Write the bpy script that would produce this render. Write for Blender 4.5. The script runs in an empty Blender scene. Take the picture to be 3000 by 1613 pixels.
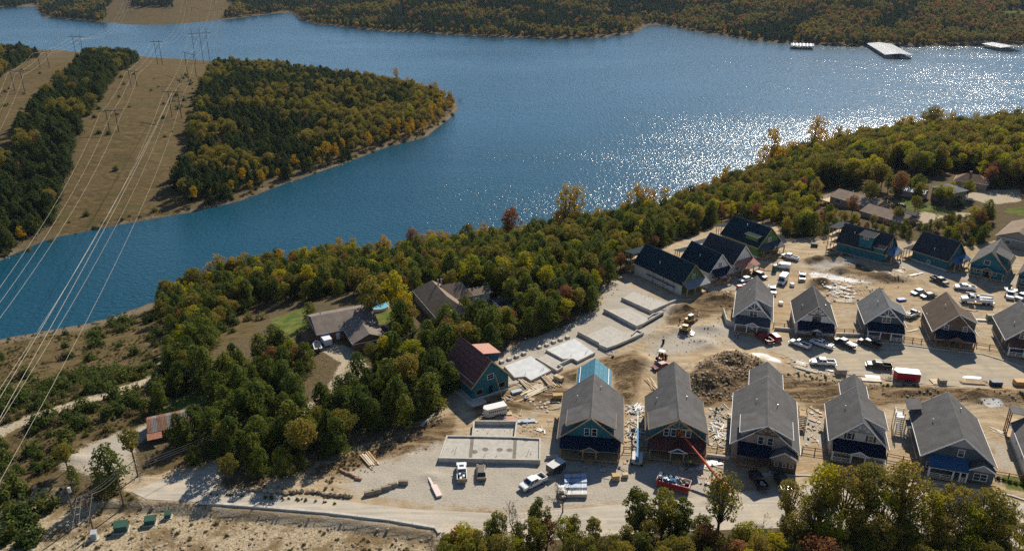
import bpy, bmesh, math, random
import numpy as np
from mathutils import Vector, Matrix

# ---------------------------------------------------------------- camera, sky, sun, exposure
SC = bpy.context.scene
COL = SC.collection
F, TH, CAMH = 2310.0, math.radians(22.8), 96.0        # focal length in photo pixels, pitch below horizontal, height
WATER = -22.0
SUN_AZ, SUN_EL = math.radians(23.5), math.radians(36)   # sun stands to the right of the view direction
cam = bpy.data.objects.new('camera', bpy.data.cameras.new('camera'))
COL.objects.link(cam)
cam.location = (0, 0, CAMH)
cam.rotation_euler = (math.pi / 2 - TH, 0, 0)
cam.data.sensor_width = 36
cam.data.lens = 36 * F / 3000
cam.data.clip_start, cam.data.clip_end = 1, 20000
SC.camera = cam
W = bpy.data.worlds.new('World'); SC.world = W; W.use_nodes = True
_nt = W.node_tree
_sky = _nt.nodes.new('ShaderNodeTexSky'); _sky.sky_type = 'NISHITA'; _sky.sun_disc = False
_sky.sun_elevation, _sky.sun_rotation = SUN_EL, SUN_AZ
_sky.altitude = 300; _sky.air_density = 0.75; _sky.dust_density = 0.0; _sky.ozone_density = 1.6
_bg = _nt.nodes['Background']; _bg.inputs[1].default_value = 0.092
_nt.links.new(_sky.outputs[0], _bg.inputs[0])
_sl = bpy.data.lights.new('sun', 'SUN'); _sl.energy = 5.0; _sl.angle = math.radians(0.53); _sl.color = (1, 0.93, 0.81)
sun = bpy.data.objects.new('sun', _sl); COL.objects.link(sun)
_sd = Vector((math.sin(SUN_AZ) * math.cos(SUN_EL), math.cos(SUN_AZ) * math.cos(SUN_EL), math.sin(SUN_EL)))
sun.rotation_euler = _sd.to_track_quat('Z', 'Y').to_euler()
sun.location = (60, 150, 200)
vs = SC.view_settings
vs.view_transform = 'Standard'; vs.look = 'None'; vs.exposure = 0.38; vs.gamma = 1
try: vs.use_curve_mapping = False
except Exception: pass
SC.cycles.use_denoising = False
SC.cycles.max_bounces = 5; SC.cycles.diffuse_bounces = 2; SC.cycles.glossy_bounces = 2
SC.cycles.transmission_bounces = 2; SC.cycles.transparent_max_bounces = 4
SC.cycles.sample_clamp_indirect = 1.5
SC.cycles.caustics_reflective = False; SC.cycles.caustics_refractive = False
random.seed(7); RNG = np.random.default_rng(7)

# ---------------------------------------------------------------- photo pixel -> point in the place
def at(u, v, z=0.0):
    a, b = (u - 1500) / F, (806.5 - v) / F
    dy, dz = math.cos(TH) + b * math.sin(TH), -math.sin(TH) + b * math.cos(TH)
    t = (z - CAMH) / dz
    return Vector((t * a, t * dy, z))
def atA(pts, z=0.0):
    return np.array([at(u, v, z)[:2] for u, v in pts])

# ---------------------------------------------------------------- small mesh toolkit
class MB:
    """collects faces, built as one mesh"""
    def __init__(s): s.v, s.f = [], []
    def poly(s, pts):
        n = len(s.v); s.v += [tuple(p) for p in pts]; s.f.append(tuple(range(n, n + len(pts)))); return s
    def hexa(s, b, t):
        n = len(s.v); k = len(b); s.v += [tuple(p) for p in b] + [tuple(p) for p in t]
        s.f.append(tuple(range(n + k - 1, n - 1, -1))); s.f.append(tuple(range(n + k, n + 2 * k)))
        for i in range(k):
            j = (i + 1) % k; s.f.append((n + i, n + j, n + k + j, n + k + i))
        return s
    def box(s, x0, x1, y0, y1, z0, z1):
        q = [(x0, y0), (x1, y0), (x1, y1), (x0, y1)]
        return s.hexa([(x, y, z0) for x, y in q], [(x, y, z1) for x, y in q])
    def slab(s, pts, th):                      # a sheet with thickness, th downwards
        return s.hexa([(p[0], p[1], p[2] - th) for p in pts], pts)
    def beam(s, p, q, w, h=None):
        h = h or w; p, q = Vector(p), Vector(q); d = (q - p).normalized()
        r = d.cross(Vector((0, 0, 1)))
        r = Vector((1, 0, 0)) if r.length < 1e-4 else r.normalized()
        u = r.cross(d); r = r * w / 2; u = u * h / 2
        o = [-r - u, r - u, r + u, -r + u]
        return s.hexa([p + k for k in o], [q + k for k in o])
    def tube(s, p, q, r0, r1=None, n=8):
        r1 = r0 if r1 is None else r1; p, q = Vector(p), Vector(q); d = (q - p).normalized()
        a = d.orthogonal().normalized(); b = d.cross(a)
        c = [a * math.cos(2 * math.pi * i / n) + b * math.sin(2 * math.pi * i / n) for i in range(n)]
        return s.hexa([p + k * r0 for k in c], [q + k * r1 for k in c])
    def prism(s, prof, x0, x1, ax='x'):        # profile (a,b) swept along an axis
        if ax == 'x': A = [(x0, a, b) for a, b in prof]; B = [(x1, a, b) for a, b in prof]
        elif ax == 'y': A = [(a, x0, b) for a, b in prof]; B = [(a, x1, b) for a, b in prof]
        else: A = [(a, b, x0) for a, b in prof]; B = [(a, b, x1) for a, b in prof]
        return s.hexa(A, B)
    def mesh(s, name):
        me = bpy.data.meshes.new(name); me.from_pydata(s.v, [], s.f)
        bm = bmesh.new(); bm.from_mesh(me); bmesh.ops.recalc_face_normals(bm, faces=bm.faces); bm.to_mesh(me); bm.free()
        return me
def link(name, data, mat=None, parent=None):
    o = bpy.data.objects.new(name, data); COL.objects.link(o)
    if mat is not None and data is not None:
        data.materials.clear(); data.materials.append(mat)
    if parent is not None: o.parent = parent
    return o
def part(name, mb, mat, parent, label=None):
    o = link(name, mb.mesh(name), mat, parent)
    if label: o['label'] = label
    return o
def tag(o, label, cat, group=None):
    o['label'] = label; o['category'] = cat
    if group: o['group'] = group
    return o
def thing(name, label, cat, loc=(0, 0, 0), rz=0.0, group=None):
    o = bpy.data.objects.new(name, None); COL.objects.link(o)
    o.location = loc; o.rotation_euler = (0, 0, rz); o.empty_display_size = 0.3
    return tag(o, label, cat, group)
def struct(o, kind='structure'):
    o['kind'] = kind; return o
def copy_tree(o, loc=None, rz=None, parent=None):
    c = o.copy(); COL.objects.link(c); c.parent = parent
    for ch in list(o.children): copy_tree(ch, parent=c)
    if loc is not None: c.location = loc
    if rz is not None: c.rotation_euler = (0, 0, rz)
    return c

# ---------------------------------------------------------------- materials
class NT:
    def __init__(s, name):
        s.m = bpy.data.materials.new(name); s.m.use_nodes = True; s.t = s.m.node_tree
        s.b = s.t.nodes['Principled BSDF']; s.out = s.t.nodes['Material Output']
    def n(s, kind, **kw):
        x = s.t.nodes.new('ShaderNode' + kind)
        for k, v in kw.items():
            if k.startswith('i_'):
                key = k[2:]; key = int(key) if key.isdigit() else key.replace('_', ' ')
                s.set(x.inputs[key], v)
            else: setattr(x, k, v)
        return x
    def set(s, sock, v):
        if isinstance(v, bpy.types.NodeSocket): s.t.links.new(v, sock)
        elif hasattr(sock.default_value, '__len__') and not hasattr(v, '__len__'): sock.default_value = (v, v, v, 1)[:len(sock.default_value)]
        elif hasattr(v, '__len__') and len(v) == 3 and len(sock.default_value) == 4: sock.default_value = (*v, 1)
        else: sock.default_value = v
    def mix(s, f, a, b, mode='MIX'):
        x = s.n('Mix', data_type='RGBA', blend_type=mode); s.set(x.inputs[0], f); s.set(x.inputs[6], a); s.set(x.inputs[7], b); return x.outputs[2]
    def math(s, op, a, b=0.0, c=None):
        x = s.n('Math', operation=op); s.set(x.inputs[0], a); s.set(x.inputs[1], b)
        if c is not None: s.set(x.inputs[2], c)
        return x.outputs[0]
    def noise(s, vec, scale, detail=4, rough=0.55):
        return s.n('TexNoise', i_Vector=vec, i_Scale=scale, i_Detail=detail, i_Roughness=rough).outputs[0]
    def ramp(s, f, stops):
        x = s.n('ValToRGB'); s.set(x.inputs[0], f); e = x.color_ramp.elements
        while len(e) < len(stops): e.new(0.5)
        for k, (p, c) in zip(e, stops): k.position = p; k.color = (*c, 1) if len(c) == 3 else c
        return x.outputs[0]
    def mr(s, f, a, b, c=0.0, d=1.0):
        x = s.n('MapRange', i_Value=f); x.inputs[1].default_value, x.inputs[2].default_value, x.inputs[3].default_value, x.inputs[4].default_value = a, b, c, d
        x.interpolation_type = 'SMOOTHSTEP'; return x.outputs[0]
    def attr(s, name): return s.n('Attribute', attribute_name=name).outputs['Fac']
    def bump(s, h, dist, strength=1.0):
        s.t.links.new(s.n('Bump', i_Height=h, i_Distance=dist, i_Strength=strength).outputs[0], s.b.inputs['Normal'])
    def base(s, c, rough=0.8, spec=0.3, metal=0.0):
        s.set(s.b.inputs['Base Color'], c); s.set(s.b.inputs['Roughness'], rough)
        s.b.inputs['Specular IOR Level'].default_value = spec; s.b.inputs['Metallic'].default_value = metal; return s
_mc = {}
def M(col, rough=0.75, var=0.18, scale=1.5, bump=0.0, spec=0.3, metal=0.0, fine=0.0, name=None):
    """weathered paint / concrete / wood: base colour with blotches and grain"""
    key = (tuple(col), rough, var, scale, bump, spec, metal, fine)
    if key in _mc: return _mc[key]
    t = NT(name or 'surface_%d' % len(_mc)); co = t.n('TexCoord').outputs['Object']
    n1 = t.noise(co, scale, 5); n2 = t.noise(co, scale * 14, 2)
    f = t.math('ADD', t.math('MULTIPLY', n1, 0.75), t.math('MULTIPLY', n2, 0.25 + fine))
    lo = [c * (1 - var) for c in col]; hi = [min(1, c * (1 + var)) for c in col]
    t.base(t.mix(t.mr(f, 0.3, 0.75), lo, hi), rough, spec, metal)
    if bump: t.bump(n2, bump)
    _mc[key] = t.m; return t.m
def Mshingle(col, panel=False):
    key = ('sh', tuple(col))
    if key in _mc: return _mc[key]
    t = NT('shingles'); co = t.n('TexCoord').outputs['Object']
    n1 = t.noise(co, 0.5, 4); n2 = t.noise(co, 6.5, 3, 0.7)
    f = t.math('ADD', t.math('MULTIPLY', n1, 0.35), t.math('MULTIPLY', n2, 0.65))
    t.base(t.mix(t.mr(f, 0.32, 0.7), [c * 0.66 for c in col], [c * 1.32 for c in col]), 0.92, 0.1)
    t.bump(n2, 0.04); _mc[key] = t.m; return t.m
def Mboards(col, pitch=0.4, axis=0, dark=0.55, rough=0.7):
    """siding with a fine board joint"""
    key = ('bd', tuple(col), pitch, axis)
    if key in _mc: return _mc[key]
    t = NT('siding'); co = t.n('TexCoord').outputs['Object']
    sx = t.n('SeparateXYZ', i_0=co).outputs
    c = sx[2] if axis == 2 else t.math('ADD', sx[0], sx[1])
    fr = t.math('FRACT', t.math('DIVIDE', c, pitch))
    n1 = t.noise(co, 0.9, 4)
    b = t.mix(t.mr(n1, 0.3, 0.7), [k * 0.86 for k in col], [min(1, k * 1.1) for k in col])
    t.base(t.mix(t.math('LESS_THAN', fr, 0.12), b, [k * dark for k in col]), rough, 0.3)
    _mc[key] = t.m; return t.m
def Mglass():
    if 'glass' in _mc: return _mc['glass']
    t = NT('window_glass'); co = t.n('TexCoord').outputs['Object']
    t.base(t.mix(t.noise(co, 0.8, 2), (0.015, 0.02, 0.025), (0.05, 0.06, 0.07)), 0.06, 0.6); _mc['glass'] = t.m; return t.m
def Mpaint(col, metal=0.0):
    key = ('cp', tuple(col))
    if key in _mc: return _mc[key]
    t = NT('vehicle_paint'); co = t.n('TexCoord').outputs['Object']
    n = t.noise(co, 1.2, 4)
    sz = t.n('SeparateXYZ', i_0=co).outputs[2]
    dust = t.math('MULTIPLY', t.mr(sz, 0.9, 0.3), t.mr(n, 0.3, 0.7, 0.3, 0.8))   # road dust on the sills
    t.base(t.mix(dust, col, (0.30, 0.24, 0.16)), 0.42, 0.4, metal); t.set(t.b.inputs['Coat Weight'], 0.12)
    _mc[key] = t.m; return t.m
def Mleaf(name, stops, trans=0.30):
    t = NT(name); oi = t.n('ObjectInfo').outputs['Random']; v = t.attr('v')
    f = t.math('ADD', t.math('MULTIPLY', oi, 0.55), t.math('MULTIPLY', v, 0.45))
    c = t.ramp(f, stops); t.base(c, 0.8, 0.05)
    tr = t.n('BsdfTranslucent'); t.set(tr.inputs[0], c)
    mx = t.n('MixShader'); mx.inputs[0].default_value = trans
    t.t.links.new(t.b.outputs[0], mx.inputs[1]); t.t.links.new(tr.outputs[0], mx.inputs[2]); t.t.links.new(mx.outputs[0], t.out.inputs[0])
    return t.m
# ---------------------------------------------------------------- body shapes of the workers
def body_mesh(pose):
    V = {'pelvis': (0, 0, .95), 'chest': (.02, 0, 1.32), 'neck': (.02, 0, 1.5), 'head': (.04, 0, 1.63), 'top': (.04, 0, 1.74)}; R = {'pelvis': .155, 'chest': .18, 'neck': .065, 'head': .105, 'top': .07}; E = [('pelvis', 'chest'), ('chest', 'neck'), ('neck', 'head'), ('head', 'top')]
    bend = .35 if pose == 'work' else 0.0
    for s, n in ((1, 'l'), (-1, 'r')):
        V.update({n + 'hip': (0, s * .1, .9), n + 'knee': (.06 if s > 0 else -.02, s * .13, .5), n + 'ank': (-.02 if s > 0 else -.1, s * .15, .08), n + 'toe': (.16 if s > 0 else .08, s * .17, .045), n + 'sh': (.0, s * .2, 1.42), n + 'el': (.05 + bend * .5, s * .29, 1.15 + bend * .3), n + 'wr': (.12 + bend, s * .26, .92 + bend * .8), n + 'hand': (.16 + bend * 1.2, s * .25, .83 + bend)})
        R.update({n + 'hip': .1, n + 'knee': .07, n + 'ank': .05, n + 'toe': .04, n + 'sh': .075, n + 'el': .05, n + 'wr': .036, n + 'hand': .04}); E += [('pelvis', n + 'hip'), (n + 'hip', n + 'knee'), (n + 'knee', n + 'ank'), (n + 'ank', n + 'toe'), ('chest', n + 'sh'), (n + 'sh', n + 'el'), (n + 'el', n + 'wr'), (n + 'wr', n + 'hand')]
        for k in range(5):
            h = Vector(V[n + 'hand']); f = 'f%s%d' % (n, k); a = (k - 2) * .022; V[f] = tuple(h + (Vector((.05 + .0 * k, a, -.07 + .012 * abs(k - 2))) if k else Vector((.06, s * -.05, -.02)))); R[f] = .011; E.append((n + 'hand', f))
    nm = list(V); me = bpy.data.meshes.new('body'); me.from_pydata([V[k] for k in nm], [(nm.index(a), nm.index(b)) for a, b in E], []); o = bpy.data.objects.new('body', me); COL.objects.link(o)
    o.modifiers.new('skin', 'SKIN'); sv = me.skin_vertices[0].data
    for i, k in enumerate(nm): sv[i].radius = (R[k] * (.8 if k in ('pelvis', 'chest') else 1), R[k]); sv[i].use_root = k == 'pelvis'
    ss = o.modifiers.new('sub', 'SUBSURF'); ss.levels = ss.render_levels = 1
    bpy.context.view_layer.update(); em = bpy.data.meshes.new_from_object(o.evaluated_get(bpy.context.evaluated_depsgraph_get())); bpy.data.objects.remove(o); return em, bend
BODY = {k: body_mesh(k) for k in ('stand', 'work')}
# ---------------------------------------------------------------- terrain
def seg_dist(P, Q, closed=True):
    """signed distance (inside positive) of points P (n,2) to polygon Q"""
    P = np.asarray(P, float); n = len(Q); d = np.full(len(P), 1e18); ins = np.zeros(len(P), bool)
    for i in range(n if closed else n - 1):
        a, b = Q[i], Q[(i + 1) % n]; ab = b - a; ap = P - a
        t = np.clip((ap @ ab) / max(ab @ ab, 1e-9), 0, 1)
        e = ap - t[:, None] * ab; d = np.minimum(d, (e * e).sum(1))
        if closed and a[1] != b[1]:
            c = ((a[1] > P[:, 1]) != (b[1] > P[:, 1])) & (P[:, 0] < (b[0] - a[0]) * (P[:, 1] - a[1]) / (b[1] - a[1]) + a[0])
            ins ^= c
    d = np.sqrt(d)
    return np.where(ins, d, -d) if closed else d
def sm(x): x = np.clip(x, 0, 1); return x * x * (3 - 2 * x)
def vnoise(x, y, s, seed=0):
    """smooth value noise"""
    x, y = np.asarray(x) / s, np.asarray(y) / s; xi, yi = np.floor(x).astype(int), np.floor(y).astype(int); fx, fy = sm(x - xi), sm(y - yi)
    def h(a, b):
        k = (a * 374761393 + b * 668265263 + seed * 1442695041) & 0x7fffffff
        k = ((k ^ (k >> 13)) * 1274126177) & 0x7fffffff
        return ((k ^ (k >> 16)) & 0xffff) / 65535.0
    return (h(xi, yi) * (1 - fx) + h(xi + 1, yi) * fx) * (1 - fy) + (h(xi, yi + 1) * (1 - fx) + h(xi + 1, yi + 1) * fx) * fy
NEAR_PX = [(-500, 1085), (-200, 1030), (0, 992), (110, 972), (250, 948), (340, 925), (400, 898), (470, 880), (540, 838), (700, 802), (900, 772),
           (1100, 755), (1300, 725), (1500, 700), (1700, 665), (1850, 625), (2000, 590), (2120, 545), (2200, 528), (2300, 480), (2450, 440), (2700, 405),
           (3000, 380), (3500, 350)]
PEN_PX = [(-300, 880), (0, 765), (60, 735), (130, 702), (330, 662), (560, 622), (700, 590), (830, 540), (1000, 482), (1130, 432), (1250, 402), (1275, 380),
          (1322, 345), (1345, 318), (1335, 300), (1290, 283), (1200, 262), (1000, 228), (800, 200), (640, 180), (450, 168), (240, 152), (0, 136), (-500, 110), (-1500, 170), (-1500, 700)]
FAR_PX = [(-2500, 20), (-400, 22), (0, 24), (60, 21), (96, 15), (112, 42), (140, 52), (240, 62), (330, 70), (480, 75), (640, 60), (790, 42), (847, 34), (858, 45), (872, 55), (917, 71), (996, 79),
          (1095, 91), (1260, 99), (1448, 110), (1598, 115), (1730, 114), (1812, 105), (1862, 96), (1905, 72), (1925, 72), (2060, 97), (2200, 120), (2315, 128), (2480, 138), (2604, 139),
          (2820, 135), (3000, 133), (3600, 120)]
NEAR = np.vstack([atA(NEAR_PX, WATER), [[900, 60], [700, -200], [-500, -200]]])
PEN = atA(PEN_PX, WATER)
FAR = np.vstack([atA(FAR_PX, WATER), [[4500, 1500], [9000, 9000], [-9000, 9000], [-9000, 1600]]])
LOWER = atA([(-300, 1330), (300, 1462), (430, 1466), (582, 1480), (724, 1491), (965, 1512), (1142, 1535), (1270, 1557), (1284, 1575), (1290, 1750), (-300, 1750)])
# heaps: u, v, radius along picture, radius in depth, height
HEAPS = [(2110, 1095, 9, 6, 3.0), (2160, 1060, 8, 5, 2.4), (2060, 1125, 6, 5, 2.2), (1870, 1058, 4, 3, 1.5), (1690, 1105, 3.5, 3, 1.4), (2000, 905, 4.5, 3, 1.6), (2110, 872, 6, 3, 1.9),
         (2075, 960, 4, 2, .8), (1970, 965, 3, 2, 1.0), (1930, 980, 4, 3, .9), (2060, 1000, 3, 2, .9), (2085, 1018, 3, 2, 1.0), (2460, 797, 4, 2.5, 1.7), (2400, 828, 5, 2.6, 1.7), (2580, 812, 6, 3, 1.8),
         (2440, 757, 6, 3, 1.3), (2390, 762, 4, 2.5, 1.2), (2640, 820, 4, 2, .9), (212, 1345, 2.2, 1.6, 1.2), (1840, 985, 3, 2, .7), (1262, 1395, 2, 1.4, .6), (2955, 1165, 14, 3, 1.2), (2700, 1148, 22, 2, .7), (1800, 1075, 6, 3, 1.0)]
_hp = [(at(u, v), rx, ry, h) for u, v, rx, ry, h in HEAPS]
def height(x, y):
    x = np.atleast_1d(np.asarray(x, float)); y = np.atleast_1d(np.asarray(y, float)); P = np.stack([x, y], 1)
    dn, dp, df = np.full(len(P), -99.), np.full(len(P), -99.), np.full(len(P), -99.)
    for d, Q, k in ((dn, NEAR, y < 760), (dp, PEN, (y > 180) & (x < 60)), (df, FAR, y > 800)):
        if k.any(): d[k] = seg_dist(P[k], Q)
    wob = 1 + 0.35 * (vnoise(x, y, 37, 1) - .5)
    zn = WATER + np.where(dn > 0, (0 - WATER) * sm((dn * wob + 4) / 112) ** 0.9 - 0.1, np.maximum(dn * .18, -4))
    zp = WATER + np.where(dp > 0, 1.2 * sm(dp / 6) + 15 * sm(dp / 190) + 1.5 * sm(dp / 30) * vnoise(x, y, 40, 3), np.maximum(dp * .18, -4))
    zf = WATER + np.where(df > 0, 1.5 * sm(df / 8) + 26 * sm(df / 330) + 22 * sm(df / 1100) + 9 * sm(df / 200) * vnoise(x, y, 180, 5), np.maximum(df * .18, -4))
    z = np.maximum(np.maximum(zn, zp), zf)
    z = z - 1.15 * sm(seg_dist(P, LOWER) / 1.8) * (dn > 60)
    lump = 0.7 + 0.6 * vnoise(x, y, 1.6, 9)
    for c, rx, ry, h in _hp:
        q = ((x - c.x) / rx) ** 2 + ((y - c.y) / ry) ** 2
        z = z + h * np.exp(-1.3 * q) * lump
    return z
def ground(u, v, it=8):
    z = 0.0
    for _ in range(it):
        p = at(u, v, z); z = 0.35 * z + 0.65 * float(height(p.x, p.y)[0])
    return at(u, v, z)
def gz(x, y): return float(height(x, y)[0])
def poly(pts): return np.array([ground(u, v)[:2] for u, v in pts])

# areas seen from above; everything that is in none of them is woodland floor
SITE_PX = [(600, 1436), (720, 1425), (860, 1388), (1000, 1328), (1150, 1272), (1285, 1212), (1300, 1165), (1350, 1120), (1420, 1060), (1490, 1018), (1560, 988), (1640, 962), (1715, 932), (1745, 895), (1762, 850),
           (1800, 815), (1850, 790), (1880, 745), (2010, 700), (2070, 672), (2150, 640), (2280, 660), (2300, 700), (2400, 692), (2470, 684), (2620, 705), (2700, 706), (2840, 722), (2940, 700), (3200, 700),
           (3300, 1560), (2700, 1490), (2300, 1500), (1900, 1540), (1500, 1570), (1285, 1590), (1100, 1560), (600, 1495)]
ROAD_LOW_PX = [(385, 1440), (470, 1405), (600, 1372), (640, 1352), (652, 1392), (622, 1432), (720, 1440), (1000, 1465), (1200, 1490), (1500, 1505), (1800, 1478), (2100, 1450), (2380, 1412), (2560, 1412), (2720, 1422), (2960, 1462), (3300, 1560),
               (3300, 1700), (2700, 1560), (2300, 1545), (1900, 1560), (1500, 1590), (1300, 1600), (1286, 1562), (1270, 1544), (1142, 1522), (965, 1500), (724, 1480), (582, 1470), (430, 1462)]
STREET_PX = [(2080, 985), (2190, 985), (2330, 990), (2500, 1005), (2620, 1010), (2750, 1026), (2880, 1041), (2930, 1056), (3000, 1080), (3250, 1160), (3250, 1220), (3000, 1140), (2850, 1130), (2700, 1121), (2600, 1106), (2480, 1092), (2300, 1072), (2180, 1040), (2080, 1020)]
AREAS = {
 'dirt': [SITE_PX, [(190, 1345), (260, 1300), (350, 1268), (430, 1240), (445, 1262), (400, 1300), (385, 1345), (400, 1400), (640, 1345), (655, 1400), (640, 1480), (430, 1470), (380, 1440), (330, 1400), (250, 1380), (170, 1365)]],
 'gravel': [[(1010, 1385), (1180, 1330), (1290, 1290), (1600, 1285), (1650, 1300), (1660, 1340), (2100, 1370), (2100, 1470), (1700, 1480), (1500, 1500), (1200, 1480), (1020, 1440)],
            [(1420, 1060), (1490, 1018), (1640, 962), (1740, 905), (1800, 818), (1900, 860), (1990, 890), (1900, 985), (1800, 1030), (1600, 1110), (1480, 1120)],
            [(2000, 960), (2120, 940), (2190, 960), (2110, 1010), (2040, 1030), (1900, 1045), (1900, 1000)],
            [(1850, 1180), (1900, 1180), (1890, 1290), (1840, 1290)], [(2080, 1210), (2140, 1210), (2130, 1300), (2090, 1290)], [(2350, 1210), (2400, 1210), (2420, 1300), (2350, 1300)], [(2620, 1240), (2660, 1240), (2690, 1310), (2620, 1310)], [(2890, 1290), (2950, 1290), (2990, 1380), (2930, 1370)],
            [(190, 1345), (260, 1300), (350, 1268), (430, 1240), (445, 1262), (400, 1300), (385, 1345), (400, 1400), (330, 1400), (250, 1380), (170, 1365)],
            [(2020, 690), (2190, 800), (2150, 850), (2040, 850)], [(2400, 800), (2560, 760), (2700, 800), (2900, 830), (3100, 850), (3100, 820), (2800, 790), (2560, 745), (2360, 775)]],
 'field': [[(-250, 1060), (0, 995), (150, 966), (300, 940), (400, 900), (470, 884), (478, 960), (480, 1040), (500, 1090), (560, 1100), (470, 1190), (440, 1240), (350, 1268), (190, 1345), (120, 1420), (380, 1440), (420, 1465), (560, 1485), (1285, 1590), (1290, 1750), (-300, 1750)],
           [(243, 152), (282, 145), (286, 160), (230, 208), (160, 277), (117, 312), (65, 377), (48, 472), (0, 505), (-400, 640), (-700, 400), (-300, 300), (0, 232), (26, 208), (87, 175), (152, 164)],
           [(437, 162), (645, 178), (606, 242), (585, 303), (567, 390), (560, 450), (515, 550), (560, 620), (330, 660), (130, 700), (150, 640), (173, 580), (195, 524), (203, 476), (225, 416), (242, 372), (284, 312), (320, 242), (377, 199)],
           [(300, 70), (480, 74), (640, 60), (690, 20), (640, -30), (520, -40), (505, 20), (390, 22), (400, -30), (340, -30)],
           [(395, 1405), (560, 1310), (620, 1330), (640, 1345), (480, 1420)], [(620, 1020), (740, 980), (790, 900), (760, 880), (640, 960)]],
 'lawn': [[(795, 930), (900, 895), (915, 935), (905, 985), (820, 990), (800, 965)], [(1095, 920), (1150, 900), (1180, 930), (1150, 950), (1110, 950)], [(1320, 945), (1350, 935), (1352, 950), (1325, 965)], [(440, 1240), (480, 1190), (560, 1150), (620, 1160), (520, 1230), (460, 1260)],
          [(2600, 590), (2660, 580), (2760, 610), (2820, 620), (2760, 630), (2650, 610)], [(2930, 615), (3050, 600), (3050, 640), (2960, 625)], [(2935, 30), (3010, 28), (3020, 50), (2940, 52)], [(2930, 1392), (3060, 1400), (3060, 1450), (2950, 1430)]],
 'path': [[(-100, 1290), (60, 1225), (200, 1180), (330, 1140), (430, 1105), (470, 1060), (480, 960), (492, 960), (492, 1070), (450, 1118), (330, 1160), (200, 1200), (60, 1250), (-100, 1330)],
          [(910, 1010), (1010, 1010), (1060, 1035), (1080, 1080), (1040, 1130), (960, 1170), (920, 1210), (860, 1260), (840, 1240), (960, 1130), (1000, 1060), (960, 1040)],
          [(1160, 1040), (1230, 1000), (1260, 1010), (1180, 1060)], [(1415, 905), (1470, 895), (1480, 925), (1420, 930)], [(2640, 640), (2720, 615), (2850, 625), (2830, 650), (2680, 655)], [(2780, 560), (2990, 555), (2990, 590), (2900, 600)], [(1760, 850), (1790, 790), (1770, 850), (1740, 880)]],
 'soil': [[(900, 1385), (1060, 1320), (1200, 1250), (1330, 1215), (1330, 1260), (1290, 1300), (1240, 1330), (1120, 1340), (1000, 1385)], [(1640, 1100), (1700, 1075), (1760, 1050), (1860, 1030), (1890, 1050), (1870, 1110), (1860, 1190), (1820, 1180), (1800, 1090), (1690, 1120)],
          [(2020, 1130), (2060, 1060), (2180, 1040), (2260, 1080), (2330, 1110), (2600, 1130), (3100, 1150), (3100, 1185), (2700, 1170), (2400, 1200), (2250, 1130), (2140, 1190), (2050, 1190)],
          [(1480, 1150), (1640, 1120), (1660, 1150), (1600, 1190), (1400, 1220), (1380, 1190)], [(2060, 860), (2140, 850), (2160, 900), (2060, 930), (1960, 950), (1940, 910), (2010, 890)], [(2360, 760), (2480, 740), (2580, 800), (2640, 820), (2600, 830), (2500, 800), (2380, 790)], [(2380, 820), (2430, 820), (2420, 850), (2370, 845)]],
 'road': [ROAD_LOW_PX, STREET_PX],
 'pale': [[(2365, 800), (2390, 797), (2500, 815), (2570, 830), (2480, 826), (2380, 815)], [(2195, 1030), (2240, 1035), (2300, 1062), (2280, 1062), (2215, 1043)], [(2860, 1160), (2910, 1165), (2960, 1185), (2900, 1195)]],
}
_aw = {k: [poly(p) for p in v] for k, v in AREAS.items()}
def area(name, x, y, soft=2.0):
    P = np.stack([x, y], 1); d = np.full(len(P), -1e9)
    for q in _aw[name]:
        lo, hi = q.min(0) - 8, q.max(0) + 8
        k = np.nonzero((P > lo).all(1) & (P < hi).all(1))[0]
        if len(k): d[k] = np.maximum(d[k], seg_dist(P[k], q))
    return np.clip(0.5 + d / (2 * soft), 0, 1)
def axis(fine0, fine1, fs, lo, hi, g=1.09):
    a = list(np.arange(fine0, fine1, fs)); s = fs; x = fine0
    while x > lo: s = min(s * g, 90); x -= s; a.insert(0, x)
    s = fs; x = fine1
    while x < hi: a.append(x); s = min(s * g, 90); x += s
    a.append(x); return np.array(a)
_xs = axis(-60, 185, 0.8, -5200, 5200, 1.07)
_ys = axis(106, 285, 0.8, -60, 8500, 1.04)
_X, _Y = np.meshgrid(_xs, _ys); _X, _Y = _X.ravel(), _Y.ravel(); _Z = height(_X, _Y)
_site = area('dirt', _X, _Y, 3)
_soil0 = area('soil', _X, _Y, 2)
_Z = _Z + (_site * (1 - area('road', _X, _Y, 3))) * (0.16 * (vnoise(_X, _Y, 2.3, 21) - .5) + 0.5 * _soil0 * (vnoise(_X * .35 + _Y * .2, _Y, 1.7, 22) - .5))
nx, ny = len(_xs), len(_ys)
_id = np.arange(nx * ny).reshape(ny, nx)
_fc = np.stack([_id[:-1, :-1], _id[:-1, 1:], _id[1:, 1:], _id[1:, :-1]], -1).reshape(-1, 4)
def mesh_np(name, V, Fc, mats=(), midx=None, attrs=None, smooth=False):
    me = bpy.data.meshes.new(name); k = Fc.shape[1]
    me.vertices.add(len(V)); me.vertices.foreach_set('co', np.ascontiguousarray(V, np.float32).ravel())
    me.loops.add(Fc.size); me.loops.foreach_set('vertex_index', np.ascontiguousarray(Fc, np.int32).ravel())
    me.polygons.add(len(Fc)); me.polygons.foreach_set('loop_start', np.arange(0, Fc.size, k, dtype=np.int32))
    if midx is not None: me.polygons.foreach_set('material_index', np.ascontiguousarray(midx, np.int32))
    me.polygons.foreach_set('use_smooth', np.full(len(Fc), smooth))
    for m in mats: me.materials.append(m)
    for a, arr in (attrs or {}).items():
        at_ = me.attributes.new(a, 'FLOAT', 'POINT'); at_.data.foreach_set('value', np.ascontiguousarray(arr, np.float32))
    me.update(); me.validate(); return me
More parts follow.
